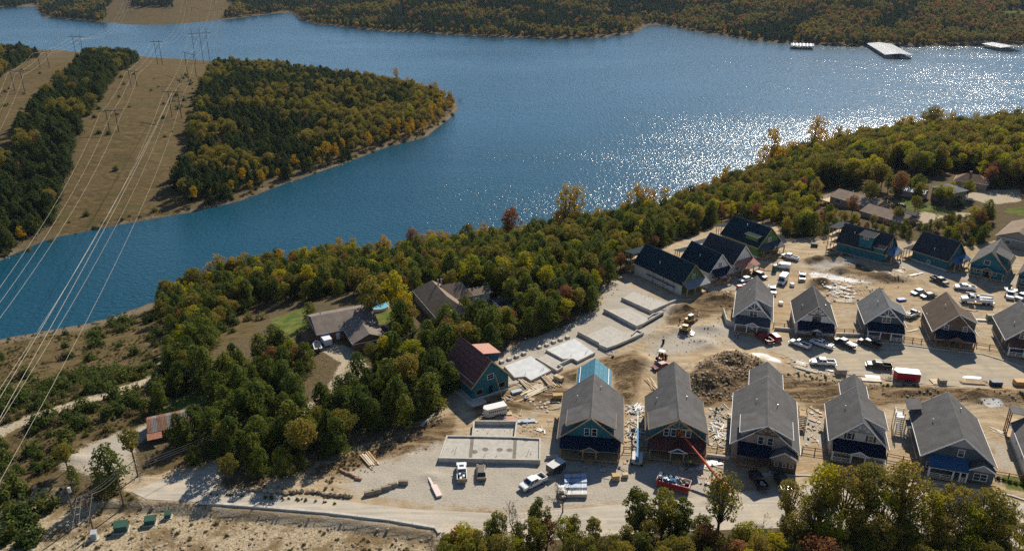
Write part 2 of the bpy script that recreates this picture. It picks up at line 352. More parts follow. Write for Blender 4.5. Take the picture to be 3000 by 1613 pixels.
def terrain_material():
    t = NT('ground'); g = t.n('NewGeometry').outputs['Position']
    big, mid, fine = t.noise(g, 0.035, 4), t.noise(g, 0.33, 5, .6), t.noise(g, 2.6, 4, .65)
    wn = t.n('TexNoise', i_Vector=g, i_Scale=0.03, i_Detail=2).outputs[1]
    wv = t.n('VectorMath', operation='MULTIPLY_ADD', i_0=wn, i_2=g); wv.inputs[1].default_value = (26, 26, 0)
    mp = t.n('Mapping', i_Vector=wv.outputs[0]); mp.inputs['Rotation'].default_value = (0, 0, 0.25); mp.inputs['Scale'].default_value = (0.12, 1.0, 1)
    tr1 = t.noise(mp.outputs[0], 0.7, 6, .66)
    tracks = t.math('ADD', t.math('MULTIPLY', tr1, t.mr(t.noise(g, .05, 3), .35, .65, .25, .75)), t.math('MULTIPLY', t.math('ADD', mid, .02), t.mr(t.noise(g, .05, 3), .35, .65, .75, .25)))
    def lay(name, c, b, lo=.38, hi=.62, k=.55):
        m = t.math('ADD', t.attr(name), t.math('MULTIPLY', t.math('SUBTRACT', t.math('ADD', t.math('MULTIPLY', mid, .6), t.math('MULTIPLY', fine, .4)), .5), k * 2))
        return t.mix(t.mr(m, lo, hi), b, c)
    base = t.mix(t.mr(fine, .3, .7), (0.060, 0.046, 0.024), (0.17, 0.125, 0.07))
    base = t.mix(t.mr(mid, .52, .72, 0, .7), base, (0.075, 0.082, 0.028))
    field = t.mix(t.mr(mid, .3, .7), (0.078, 0.057, 0.025), (0.150, 0.108, 0.050))
    field = t.mix(t.mr(t.noise(g, .028, 5, .65), .40, .64, 0, .75), field, (0.13, 0.088, 0.042))
    field = t.mix(t.mr(t.noise(g, .045, 5, .7), .52, .66, 0, .6), field, (0.070, 0.052, 0.022))
    field = t.mix(t.mr(tr1, .46, .40, 0, .6), field, (0.062, 0.042, 0.018)); field = t.mix(t.mr(tr1, .57, .63, 0, .5), field, (0.20, 0.14, 0.07))
    field = t.mix(t.mr(t.noise(g, 0.09, 5, .65), .47, .68, 0, .5), field, (0.088, 0.080, 0.028))
    field = t.mix(t.mr(t.noise(g, 0.9, 5, .7), .54, .70, 0, .7), field, (0.068, 0.056, 0.024))
    field = t.mix(t.math('MULTIPLY', t.mr(fine, .60, .70, 0, .4), t.mr(big, .55, .65)), field, (0.28, 0.22, 0.15))
    c = lay('field', field, base)
    bank = t.mix(t.mr(fine, .35, .65), (0.27, 0.195, 0.105), (0.48, 0.40, 0.275))
    bank = t.mix(t.mr(t.noise(g, .16, 5, .7), .47, .62, 0, .85), bank, (0.17, 0.115, 0.055)); bank = t.mix(t.mr(t.noise(g, .6, 4, .7), .56, .66, 0, .7), bank, (0.085, 0.065, 0.03))
    c = lay('bank', bank, c, .4, .7, .7)
    dirt = t.mix(t.mr(tracks, .3, .7), (0.29, 0.205, 0.115), (0.50, 0.39, 0.25))
    dirt = t.mix(t.mr(t.noise(g, .12, 5, .65), .46, .62, 0, .7), dirt, (0.45, 0.37, 0.265))
    dirt = t.mix(t.mr(big, .5, .62, 0, .4), dirt, (0.40, 0.27, 0.14))
    ln = t.math('ABSOLUTE', t.math('SUBTRACT', tr1, .5)); ln2 = t.math('ABSOLUTE', t.math('SUBTRACT', tr1, .43))
    rut = t.math('MULTIPLY', t.mr(t.math('MINIMUM', ln, ln2), .012, .003), t.mr(t.noise(g, .06, 3), .36, .52, 0, .85))
    dirt = t.mix(rut, dirt, (0.17, 0.115, 0.062))
    c = lay('dirt', dirt, c)
    soil = t.mix(t.mr(tracks, .36, .62), (0.065, 0.042, 0.022), (0.27, 0.185, 0.10))
    soil = t.mix(t.mr(fine, .60, .68, 0, .8), soil, (0.38, 0.30, 0.20))
    soil = t.mix(t.mr(t.math('MINIMUM', ln, ln2), .02, .005, 0, .85), soil, (0.045, 0.03, 0.016)); c = lay('soil', soil, c, .25, .6, .7)
    c = lay('gravel', t.mix(t.mr(fine, .3, .7), (0.35, 0.305, 0.238), (0.44, 0.39, 0.315)), c, .3, .85, .95)
    c = lay('path', t.mix(t.mr(fine, .3, .7), (0.30, 0.24, 0.155), (0.50, 0.42, 0.30)), c)
    c = lay('lawn', t.mix(t.mr(mid, .3, .7), (0.055, 0.095, 0.018), (0.16, 0.155, 0.045)), c)
    c = lay('pale', t.mix(t.mr(tracks, .35, .6), (0.48, 0.42, 0.33), (0.78, 0.75, 0.70)), c, .4, .7, .5)
    c = lay('shore', t.mix(t.mr(fine, .35, .65), (0.085, 0.064, 0.038), (0.25, 0.20, 0.135)), c, .45, .8, .9)
    t.base(c, 1.0, 0.02); t.bump(t.math('ADD', t.math('MULTIPLY', fine, .7), t.math('MULTIPLY', tracks, .8)), 0.2, .8); return t.m
_sh = np.clip(1 - np.abs(_Z - (WATER + .35)) / .75, 0, 1)
_att = {k: area(k, _X, _Y, s) for k, s in (('gravel', 3), ('field', 3), ('lawn', 2), ('path', 1.5), ('soil', 3), ('pale', 1.2))}
_att['dirt'] = _site; _att['shore'] = _sh; _att['bank'] = np.clip(0.5 + seg_dist(np.stack([_X, _Y], 1), LOWER) / 4, 0, 1)
terrain = link('terrain', mesh_np('terrain', np.stack([_X, _Y, _Z], 1), _fc, (terrain_material(),), None, _att, True))
struct(terrain)
def water_material():
    t = NT('lake_water'); g = t.n('NewGeometry').outputs['Position']
    ms = t.n('Mapping', i_Vector=g); ms.inputs['Scale'].default_value = (1, .17, 1)
    ml = t.n('Mapping', i_Vector=g); ml.inputs['Scale'].default_value = (.5, 1, 1)
    fetch = t.mr(t.n('SeparateXYZ', i_0=g).outputs[1], 380, 680, 0, 1)         # longer waves out on the open lake
    w1 = t.noise(g, .60, 3, .55); w2 = t.noise(ms.outputs[0], .50, 2, .5); amp = t.mr(t.noise(ml.outputs[0], 0.010, 4, .6), .34, .64, .62, 1.0)   # wind lanes
    t.base(t.mix(t.noise(g, .006, 3), (0.006, 0.052, 0.083), (0.008, 0.066, 0.102)), .18, .29); t.set(t.b.inputs['IOR'], 1.33)
    t.bump(t.math('MULTIPLY', t.math('ADD', t.math('MULTIPLY', w1, t.math('SUBTRACT', 1.25, t.math('MULTIPLY', fetch, .55))), t.math('MULTIPLY', w2, t.math('ADD', .25, t.math('MULTIPLY', fetch, 1.35)))), amp), .50, 1.0); return t.m
_wb = MB().poly([(-6000, -100, WATER), (6000, -100, WATER), (6000, 9000, WATER), (-6000, 9000, WATER)])
water = struct(link('lake_water', _wb.mesh('lake_water'), water_material()))
# ---------------------------------------------------------------- trees
BARK = M((0.075, 0.055, 0.04), 0.9, 0.3, 2)
LEAF = {
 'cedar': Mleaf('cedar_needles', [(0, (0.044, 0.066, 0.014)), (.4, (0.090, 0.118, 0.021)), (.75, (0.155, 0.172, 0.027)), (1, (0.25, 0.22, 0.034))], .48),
 'oak': Mleaf('oak_leaves', [(0, (0.080, 0.092, 0.018)), (.35, (0.175, 0.158, 0.028)), (.7, (0.275, 0.215, 0.036)), (1, (0.35, 0.22, 0.05))], .5),
 'gold': Mleaf('golden_leaves', [(0, (0.24, 0.19, 0.014)), (.5, (0.44, 0.28, 0.015)), (1, (0.50, 0.25, 0.025))], .5),
 'lime': Mleaf('yellow_green_leaves', [(0, (0.17, 0.19, 0.016)), (.5, (0.33, 0.31, 0.020)), (1, (0.48, 0.36, 0.02))], .5),
 'rust': Mleaf('rusty_leaves', [(0, (0.16, 0.085, 0.032)), (.5, (0.28, 0.135, 0.05)), (1, (0.33, 0.115, 0.05))], .45),
 'pencedar': Mleaf('peninsula_cedar', [(0, (0.026, 0.044, 0.012)), (.5, (0.050, 0.072, 0.016)), (1, (0.10, 0.11, 0.024))], .4),
 'hill': Mleaf('hillside_leaves', [(0, (0.075, 0.092, 0.020)), (.45, (0.18, 0.165, 0.032)), (.8, (0.27, 0.185, 0.042)), (1, (0.34, 0.155, 0.04))], .5),
 'hillcedar': Mleaf('hillside_cedar', [(0, (0.020, 0.042, 0.018)), (.6, (0.045, 0.074, 0.024)), (1, (0.09, 0.105, 0.03))], .35),
 'light': Mleaf('light_cedar_needles', [(0, (0.075, 0.092, 0.018)), (.5, (0.17, 0.17, 0.027)), (1, (0.33, 0.27, 0.038))], .5),
 'shrub': Mleaf('shrub_leaves', [(0, (0.045, 0.072, 0.016)), (.6, (0.09, 0.118, 0.024)), (1, (0.18, 0.17, 0.035))], .42),
 'dry': Mleaf('dry_scrub', [(0, (0.09, 0.075, 0.034)), (.5, (0.15, 0.118, 0.052)), (1, (0.18, 0.155, 0.05))], .4),
}
def leaves(C, N, sl, sw, rng, v, flat=0.6):
    """a small bent leaf spray at every point of C, facing about N"""
    n = len(C); N = N + rng.normal(0, flat, (n, 3)); N /= np.linalg.norm(N, axis=1)[:, None] + 1e-9
    T = np.cross(N, rng.normal(0, 1, (n, 3))); T /= np.linalg.norm(T, axis=1)[:, None] + 1e-9
    B = np.cross(N, T); l = sl * rng.uniform(.6, 1.4, (n, 1)); w = sw * rng.uniform(.6, 1.4, (n, 1))
    V = np.stack([C - T * l * .5, C + B * w * .5 + N * l * .08, C + T * l * .5, C - B * w * .5 + N * l * .08], 1).reshape(-1, 3)
    return V, np.arange(4 * n).reshape(n, 4), np.repeat(v, 4)
def tubes(segs, n=5):
    V, Fc, b = [], [], 0
    for p, q, r0, r1 in segs:
        p, q = np.array(p, float), np.array(q, float); d = q - p; d /= np.linalg.norm(d) + 1e-9
        a = np.cross(d, (0.3, 0.9, 0.1)); a /= np.linalg.norm(a); c = np.cross(d, a)
        ang = np.arange(n) * 2 * np.pi / n; ring = np.cos(ang)[:, None] * a + np.sin(ang)[:, None] * c
        V += [p + ring * r0, q + ring * r1]
        for i in range(n): j = (i + 1) % n; Fc.append((b + i, b + j, b + n + j, b + n + i))
        b += 2 * n
    return np.vstack(V), np.array(Fc)
def cedar(rng, n=1750, h=8.0, R=2.6, s=.5):
    t = rng.beta(1.05, 1.35, n); a = rng.uniform(0, 2 * np.pi, n); ph = rng.uniform(0, 6.3, 4); ex = rng.uniform(.34, .55)
    prof = np.minimum(1, (t / .10 + .25)) * (1 - t) ** ex + .03
    lump = 1 + .30 * np.sin(3 * a + ph[0] + 5 * t) + .20 * np.sin(5 * a - 9 * t + ph[1]) + .18 * np.sin(2 * a + 15 * t + ph[2])
    r = R * prof * lump * (0.35 + .65 * np.sqrt(rng.uniform(0, 1, n)))
    C = np.stack([r * np.cos(a), r * np.sin(a), .5 + t * (h - .5)], 1)
    N = np.stack([np.cos(a) * .8, np.sin(a) * .8, np.full(n, .75)], 1)
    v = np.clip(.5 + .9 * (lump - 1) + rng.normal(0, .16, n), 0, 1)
    L = leaves(C, N, s, s * .55, rng, v, .55)
    return L, tubes([((0, 0, -.4), (0, 0, h * .45), .17, .12), ((0, 0, h * .45), (0.05, 0, h * .93), .12, .03)])
def broad(rng, n=1900, h=10., R=3.5, s=.42, clumps=19, low=.3, thin=1.0, tall=1.0):
    segs = [((0, 0, -.4), (0.1, 0, h * low), .22 * h / 10, .17 * h / 10)]; top = np.array((0.1, 0, h * low))
    cs, rs = [], []
    for k in range(clumps):
        a = k * 2.4 + rng.uniform(-.5, .5); t = (k + .5) / clumps; rad = R * .62 * math.sin(math.pi * (0.18 + .72 * t)) * rng.uniform(.45, 1.3)
        c = np.array((math.cos(a) * rad, math.sin(a) * rad, h * (low + .12 + (1 - low - .22) * t)))
        cs.append(c); rs.append(R * rng.uniform(.2, .5) * (13 / clumps) ** .45)
        m = top * .45 + c * .55 - np.array((0, 0, .25))
        segs += [(top - np.array((0, 0, h * .06 * (1 - t))), m, .09 * h / 10, .06 * h / 10), (m, c, .06 * h / 10, .02)]
    cs, rs = np.array(cs), np.array(rs); pick = rng.choice(clumps, n, p=rs ** 2 / (rs ** 2).sum())
    d = rng.normal(0, 1, (n, 3)); d /= np.linalg.norm(d, axis=1)[:, None]
    rr = rs[pick] * (0.5 + .55 * rng.uniform(0, 1, n) ** .6) * thin
    C = cs[pick] + d * rr[:, None] * np.array((1, 1, .78 * tall))
    v = np.clip(rng.uniform(0, 1, clumps)[pick] * .7 + .15 + rng.normal(0, .14, n), 0, 1)
    return leaves(C, d * .8 + np.array((0, 0, .6)), s, s * .7, rng, v, .7), tubes(segs)
def bare(rng, h=8.):
    segs = []
    def grow(p, d, l, r, k):
        q = p + d * l; segs.append((p, q, r, r * .68))
        if k == 0: return
        for _ in range(3 if k > 1 else 4):
            e = d + rng.normal(0, .42, 3); e[2] = abs(e[2]) * .8 + .15; grow(q, e / np.linalg.norm(e), l * rng.uniform(.6, .85), r * .6, k - 1)
    grow(np.array((0, 0, -.3)), np.array((0, 0, 1.)), h * .3, h * .017, 4)
    tw = tubes(segs, 3); ends = np.array([s[1] for s in segs if s[2] < h * .004])
    ends = ends[rng.integers(0, len(ends), 160)] + rng.normal(0, .25, (160, 3))
    return leaves(ends, rng.normal(0, 1, (160, 3)), .22, .14, rng, rng.uniform(0, 1, 160)), tw
def shrub(rng, n=330, h=1.9, R=1.25, s=.42):
    d = rng.normal(0, 1, (n, 3)); d[:, 2] = abs(d[:, 2]); d /= np.linalg.norm(d, axis=1)[:, None]; a = np.arctan2(d[:, 1], d[:, 0]); ph = rng.uniform(0, 6, 2)
    lump = 1 + .28 * np.sin(3 * a + ph[0]) + .2 * np.sin(7 * d[:, 2] + 2 * a + ph[1])
    C = d * (lump * rng.uniform(.45, 1, n))[:, None] * np.array((R, R, h))
    return leaves(C, d + np.array((0, 0, .5)), s, s * .6, rng, np.clip(.5 + .8 * (lump - 1) + rng.normal(0, .15, n), 0, 1)), tubes([((0, 0, -.3), (0, 0, h * .5), .06, .03)])
PROTO = {}      # kind -> list of (crown mesh, trunk mesh, joined mesh)
def proto(kind, count, fn, leaf, **kw):
    out = []
    for i in range(count):
        rng = np.random.default_rng(hash((len(kind) * 31 + ord(kind[0]) * 7 + i * 101)) % 99991)
        (V, Fc, v), (TV, TF) = fn(rng, **kw)
        cm = mesh_np('crown', V, Fc, (LEAF[leaf],), None, {'v': v}); tm = mesh_np('trunk', TV, TF, (BARK,))
        jm = mesh_np(kind, np.vstack([V, TV]), np.vstack([Fc, TF + len(V)]), (LEAF[leaf], BARK), np.r_[np.zeros(len(Fc)), np.ones(len(TF))], {'v': np.r_[v, np.zeros(len(TV))]})
        out.append((cm, tm, jm))
    PROTO[kind] = out
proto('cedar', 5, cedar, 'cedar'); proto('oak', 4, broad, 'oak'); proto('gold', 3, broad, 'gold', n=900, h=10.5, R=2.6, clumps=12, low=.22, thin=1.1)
proto('lime', 3, broad, 'lime', n=1700, h=10, R=3.3, clumps=14, low=.2); proto('rust', 3, broad, 'rust', n=1000, h=8, R=2.7)
proto('bare', 3, bare, 'dry'); proto('shrub', 3, shrub, 'shrub'); proto('dry', 3, shrub, 'dry', n=260, h=1.3, R=1.2, s=.34)
proto('pcedar', 4, cedar, 'pencedar', n=900, h=8.5, R=2.8, s=.72); proto('fcedar', 3, cedar, 'hillcedar', n=260, h=9, R=2.7, s=1.35); proto('foak', 3, broad, 'hill', n=240, h=10, R=4.0, s=1.35, clumps=9)
proto('frust', 2, broad, 'rust', n=230, h=10, R=3.9, s=1.3, clumps=9); proto('fgold', 2, broad, 'gold', n=150, h=8, R=2.4, s=1.1, clumps=8)
proto('hero', 5, broad, 'oak', n=2500, h=13, R=4.2, s=.38, clumps=34, low=.32); proto('herolime', 4, broad, 'lime', n=2300, h=12, R=4.0, s=.38, clumps=32, low=.3)
proto('sparse', 2, broad, 'oak', n=1500, h=13, R=4.0, s=.42, clumps=30, low=.34); proto('heropine', 4, broad, 'light', n=2700, h=10, R=2.9, s=.34, clumps=36, low=.08, tall=1.2)
LIB = bpy.data.collections.new('tree_library')
_lib = {}
for k, lst in PROTO.items():
    c = bpy.data.collections.new('lib_' + k); _lib[k] = c
    for i, (_, _, jm) in enumerate(lst): c.objects.link(bpy.data.objects.new('%s_%d' % (k, i), jm))
def scatter_group(kind):
    g = bpy.data.node_groups.new('scatter_' + kind, 'GeometryNodeTree')
    g.interface.new_socket('Geometry', in_out='INPUT', socket_type='NodeSocketGeometry'); g.interface.new_socket('Geometry', in_out='OUTPUT', socket_type='NodeSocketGeometry')
    N = g.nodes.new; gi, go = N('NodeGroupInput'), N('NodeGroupOutput'); ci = N('GeometryNodeCollectionInfo'); ci.inputs['Collection'].default_value = _lib[kind]
    ci.inputs['Separate Children'].default_value = True; ci.inputs['Reset Children'].default_value = True
    iop = N('GeometryNodeInstanceOnPoints'); iop.inputs['Pick Instance'].default_value = True
    def na(nm, ty):
        x = N('GeometryNodeInputNamedAttribute'); x.data_type = ty; x.inputs['Name'].default_value = nm; return x.outputs['Attribute']
    L = g.links.new; L(gi.outputs[0], iop.inputs['Points']); L(ci.outputs[0], iop.inputs['Instance'])
    L(na('pick', 'INT'), iop.inputs['Instance Index']); L(na('size', 'FLOAT_VECTOR'), iop.inputs['Scale']); L(na('turn', 'FLOAT_VECTOR'), iop.inputs['Rotation'])
    L(iop.outputs[0], go.inputs[0]); return g
def scatter(name, kind, P, size, label, cat, squash=0.15):
    n = len(P); me = bpy.data.meshes.new(name); me.vertices.add(n); me.vertices.foreach_set('co', np.ascontiguousarray(P, np.float32).ravel())
    s = np.asarray(size)[:, None] * RNG.uniform(1 - squash, 1 + squash, (n, 3)); s[:, 1] = s[:, 0]
    t = np.zeros((n, 3)); t[:, 2] = RNG.uniform(0, 6.28, n)
    for nm, ty, arr, key in (('pick', 'INT', RNG.integers(0, len(PROTO[kind]), n), 'value'), ('size', 'FLOAT_VECTOR', s, 'vector'), ('turn', 'FLOAT_VECTOR', t, 'vector')):
        a = me.attributes.new(nm, ty, 'POINT'); a.data.foreach_set(key, np.ascontiguousarray(arr, np.int32 if ty == 'INT' else np.float32).ravel())
    o = bpy.data.objects.new(name, me); COL.objects.link(o); md = o.modifiers.new('scatter', 'NODES'); md.node_group = scatter_group(kind)
    tag(o, label, cat); struct(o, 'stuff'); return o
TREE_NAME = {'cedar': 'cedar_tree', 'oak': 'oak_tree', 'gold': 'golden_tree', 'lime': 'yellow_green_tree', 'rust': 'rusty_tree', 'bare': 'bare_tree', 'shrub': 'shrub', 'dry': 'dry_shrub',
             'sparse': 'oak_tree', 'hero': 'oak_tree', 'herolime': 'yellow_green_tree', 'heropine': 'cedar_tree'}
TREE_CAT = {'cedar': 'cedar tree', 'oak': 'oak tree', 'gold': 'autumn tree', 'lime': 'autumn tree', 'rust': 'autumn tree', 'bare': 'bare tree', 'shrub': 'shrub', 'dry': 'shrub', 'sparse': 'oak tree', 'hero': 'oak tree', 'herolime': 'autumn tree', 'heropine': 'cedar tree'}
def tree(kind, p, size, label, group, sz=None):
    i = random.randrange(len(PROTO[kind])); cm, tm, jm = PROTO[kind][i]
    o = bpy.data.objects.new(TREE_NAME[kind], None); COL.objects.link(o); o.location = p; o.rotation_euler = (0, 0, random.uniform(0, 6.28))
    o.scale = (size, size, sz or size * random.uniform(.88, 1.14)); tag(o, label, TREE_CAT[kind], group)
    for nm, me in (('crown', cm), ('trunk' if kind not in ('shrub', 'dry') else 'stem', tm)):
        c = bpy.data.objects.new(nm, me); COL.objects.link(c); c.parent = o
    return o
def proj(P):
    y, z = P[:, 1], P[:, 2] - CAMH; zc = y * math.cos(TH) - z * math.sin(TH); yc = y * math.sin(TH) + z * math.cos(TH)
    return 1500 + F * P[:, 0] / zc, 806.5 - F * yc / zc
def jitter_grid(x0, x1, y0, y1, s, rng):
    X, Y = np.meshgrid(np.arange(x0, x1, s), np.arange(y0, y1, s)); X, Y = X.ravel(), Y.ravel()
    return X + rng.uniform(-.45, .45, len(X)) * s, Y + rng.uniform(-.45, .45, len(X)) * s
def in_view(P, m=120, top=-160):
    u, v = proj(P); return (u > -m) & (u < 3000 + m) & (v > top) & (v < 1613 + 2 * m)
# ground kept free of trees: yards, house plots, drives
CLEAR = [poly(p) for p in (
 [(760, 890), (900, 880), (1060, 870), (1120, 930), (1160, 960), (1150, 1030), (1090, 1080), (1000, 1140), (930, 1150), (900, 1060), (800, 1000)],
 [(1080, 900), (1180, 880), (1230, 870), (1420, 850), (1500, 880), (1490, 945), (1340, 960), (1320, 990), (1230, 985), (1160, 950)],
 [(2380, 560), (2460, 545), (2640, 590), (2800, 610), (2860, 560), (3000, 540), (3050, 600), (2900, 640), (2700, 665), (2620, 670), (2520, 660), (2420, 610)], [(2650, 530), (2850, 500), (2900, 560), (2700, 600)], [(2500, 520), (2640, 500), (2700, 540), (2600, 570)],
 [(2890, 720), (2900, 640), (3100, 600), (3200, 700), (2960, 720)], [(420, 1240), (560, 1160), (640, 1200), (600, 1260), (500, 1340), (400, 1330)], [(560, 1090), (640, 1000), (760, 930), (810, 1000), (800, 1060), (660, 1120)],
 [(470, 1290), (620, 1260), (660, 1340), (560, 1420), (400, 1410)])]
def clear(x, y):
    P = np.stack([x, y], 1); d = np.full(len(P), -1e9)
    for q in CLEAR: d = np.maximum(d, seg_dist(P, q))
    return d
def woods():
    rng = np.random.default_rng(3)
    # --- near shore
    x, y = jitter_grid(-240, 520, 75, 520, 3.8, rng); z = height(x, y)
    k = (seg_dist(np.stack([x, y], 1), NEAR) > 2) & (y < 700); x, y, z = x[k], y[k], z[k]; P = np.stack([x, y, z], 1)
    k = in_view(P); P = P[k]; x, y, z = P.T
    dshore = seg_dist(P[:, :2], NEAR)
    openg = np.max([area(a, x, y, 1.2) for a in ('dirt', 'field', 'lawn', 'path', 'gravel')], axis=0)
    u, v = proj(P)
    keep = (openg < .5) & (clear(x, y) < 0) & (rng.uniform(0, 1, len(x)) < .93) & ~((v > 1500) & (u < 1400)) & ~((v > 1390) & (u > 1250))
    P, u, v, dshore = P[keep], u[keep], v[keep], dshore[keep]; x, y, z = P.T; n = len(P); r = rng.uniform(0, 1, n)
    nz = vnoise(x, y, 26, 11) * .6 + vnoise(x, y, 60, 12) * .4
    east = sm((u - 1850) / 500) * sm((760 - v) / 150)
    pc = np.clip(.60 + .24 * (v > 1000) - .5 * east - .42 * sm((26 - dshore) / 22) + .5 * (nz - .5), .15, .93)
    kind = np.where(r < pc, 'cedar', 'oak').astype(object); r2 = rng.uniform(0, 1, n)
    kind[(kind == 'oak') & (r2 < .24)] = 'lime'; kind[(kind == 'oak') & (r2 > .86)] = 'rust'
    kind[(kind == 'oak') & (r2 > .80) & (r2 < .86)] = 'bare'
    kind[(dshore < 11) & (r2 < .36) & (u > 600)] = 'gold'
    size = np.where(kind == 'cedar', rng.uniform(.6, 1.25, n), rng.uniform(.55, 1.05, n)); size[kind == 'gold'] *= 1.15
    size *= np.where((openg[keep] > .02), .85, 1.0); size[(u > 2380) & (u < 2720) & (v > 590) & (v < 730)] *= .55; size[(u > 2720) & (v > 640) & (v < 740)] *= .6; size *= 1 + .4 * sm((u - 2050) / 250) * sm((600 - v) / 60)
    where = np.where(u > 1900, 'east', np.where(v > 1000, 'west', 'mid'))
    dist = np.hypot(x, y); LIM = {'cedar': 285, 'oak': 190, 'lime': 90, 'rust': 60, 'gold': 40, 'bare': 30}
    txt = {'west': 'in the thicket between the gravel road and ranch house', 'mid': 'in the woods between the lake and building site', 'east': 'in the woods behind the unfinished teal houses'}
    adj = {'cedar': 'dark green bushy cedar', 'oak': 'olive green rounded oak', 'lime': 'yellow green rounded tree', 'rust': 'rusty brown leaved tree', 'gold': 'slim golden leaved tree', 'bare': 'leafless grey twigged tree'}
    for kd in LIM:
        idx = np.nonzero(kind == kd)[0]; idx = idx[np.argsort(dist[idx])]
        for i in idx[:LIM[kd]]:
            tree(kd, P[i], size[i], adj[kd] + ' ' + txt[where[i]], {'cedar': 'cedars', 'oak': 'oaks'}.get(kd, 'autumn trees') + ' ' + txt[where[i]])
        rest = idx[LIM[kd]:]
        if len(rest): scatter('lakeside_woods', kd, P[rest], size[rest], 'mass of %s trees in the lakeside woods beyond the nearest rows' % {'cedar': 'dark cedar', 'oak': 'olive oak', 'lime': 'yellow green', 'rust': 'rusty brown', 'gold': 'golden', 'bare': 'bare grey'}[kd], 'woods')
    # --- scrub on the open field by the lake
    x, y = jitter_grid(-200, 0, 75, 260, 2.9, rng); z = height(x, y); P = np.stack([x, y, z], 1)
    nz = vnoise(x, y, 16, 31) * .65 + vnoise(x, y, 5, 32) * .35; uu, vv = proj(P)
    k = (area('field', x, y, 1) > .5) & (area('path', x, y, 1) < .3) & (area('gravel', x, y, 1) < .3) & (clear(x, y) < 0) & in_view(P, 60) & (P[:, 2] > WATER + .8)
    k &= (rng.uniform(0, 1, len(x)) < np.clip((nz - .45) * 4.5, .05, .95)) & ~((vv > 1500) & (uu > 330)) & ~((vv > 1470) & (uu > 150))
    P = P[k]; g = rng.uniform(0, 1, len(P)) < .78; d = np.hypot(P[:, 0], P[:, 1]); s = rng.uniform(.6, 1.8, len(P))
    for nm, m, t in (('shrub', g, 'green bushy shrub on the dry grass slope under the power lines'), ('dry', ~g, 'straw coloured scrub bush on the dry grass slope under the power lines')):
        idx = np.nonzero(m)[0]; idx = idx[np.argsort(d[idx])]
        for i in idx[:130]: tree(nm, P[i], s[i], t, ('green' if nm == 'shrub' else 'straw coloured') + ' bushes on the slope under the power lines')
        if len(idx) > 130: scatter('scrub', nm, P[idx[130:]], s[idx[130:]], 'low scrub spread over the lakeside slope', 'scrub')
    # --- peninsula across the water
    x, y = jitter_grid(-620, 10, 240, 820, 5.0, rng); z = height(x, y); P = np.stack([x, y, z], 1); dp = seg_dist(P[:, :2], PEN)
    k = (dp > 3.2) & (area('field', x, y, 1.5) < .5) & in_view(P); P, dp = P[k], dp[k]; x, y, z = P.T; u, v = proj(P); n = len(P); r = rng.uniform(0, 1, n)
    nz = vnoise(x, y, 30, 41) * .7 + vnoise(x, y, 9, 42) * .3
    tip = sm((u - 800) / 450) * .4
    kind = np.where(nz + .2 * (r - .5) > .63 - tip, 'oak', 'pcedar').astype(object); kind[(dp < 13) & (r < .25 + .35 * sm((u - 700) / 500))] = 'gold'; kind[(kind == 'oak') & (r > .95)] = 'rust'; kind[(kind == 'oak') & (r < .1)] = 'lime'
    size = np.where(kind == 'pcedar', rng.uniform(.75, 1.25, n), rng.uniform(.65, 1.15, n)); size[dp < 9] *= .8; size[u < 560] *= 1.25
    order = np.argsort(np.hypot(x, y)); cnt = {}
    for i in order:
        kd = kind[i]; cnt[kd] = cnt.get(kd, 0) + 1
        if kd == 'gold' and cnt[kd] <= 70: tree(kd, P[i], size[i] * .95, 'golden leaved tree along the peninsula shore across the water', 'golden trees on the peninsula shore'); kind[i] = ''
    for kd in ('oak', 'pcedar', 'gold', 'rust', 'lime'):
        m = kind == kd
        if m.any(): scatter('peninsula_woods', kd, P[m], size[m], 'mass of %s trees covering the peninsula across the water' % {'pcedar': 'dark cedar', 'oak': 'olive oak', 'gold': 'golden', 'rust': 'rusty', 'lime': 'yellow green'}[kd], 'woods')
    # --- bushes on the peninsula clearing
    x, y = jitter_grid(-420, -90, 280, 700, 7, rng); z = height(x, y); P = np.stack([x, y, z], 1); u, v = proj(P)
    pr = .05 + .4 * np.exp(-((u - (600 - .12 * v)) / 70) ** 2) * (v < 420) + .25 * (seg_dist(P[:, :2], PEN) < 14)
    k = (area('field', x, y, 1) > .5) & (seg_dist(P[:, :2], PEN) > 3) & in_view(P, 20) & (rng.uniform(0, 1, len(x)) < pr); P = P[k]; s = rng.uniform(.6, 1.5, len(P))
    for i in range(len(P)):
        kd = 'shrub' if i % 4 else 'dry'
        if i < 150: tree(kd, P[i], s[i], ('dark green' if kd == 'shrub' else 'straw coloured') + ' bush in the mown power line clearing on the peninsula', ('dark' if kd == 'shrub' else 'straw') + ' bushes in the peninsula clearing')
    # --- far shore
    Pf = []
    for (a, b, s) in ((900, 1350, 7.0), (1350, 2000, 8.5), (2000, 3400, 13.)):
        x, y = jitter_grid(-.72 * b - 60, .75 * b + 60, a, b, s, rng); k = np.abs(x) < .70 * y + 60; x, y = x[k], y[k]
        P = np.stack([x, y, height(x, y)], 1); dfar = seg_dist(P[:, :2], FAR); k = (dfar > 6) & (area('field', x, y, 2) < .5) & (area('lawn', x, y, 2) < .5) & in_view(P, 60, -60)
        Pf.append(np.c_[P[k], dfar[k], np.full(k.sum(), s / 7)])
    A = np.vstack(Pf); P, dfar, ss = A[:, :3], A[:, 3], A[:, 4]; x, y = P[:, 0], P[:, 1]; n = len(P); u, v = proj(P); r = rng.uniform(0, 1, n)
    nz = vnoise(x, y, 110, 51) * .5 + vnoise(x, y, 36, 52) * .5; ea = sm((u - 1500) / 700)
    kind = np.where(nz + .25 * (r - .5) + .2 * ea > .64, 'foak', 'fcedar').astype(object); r2 = rng.uniform(0, 1, n)
    kind[(r2 < .015 + .10 * ea * (nz > .4)) & (dfar > 20)] = 'frust'; kind[(dfar < 16) & (r2 < .45)] = 'fgold'
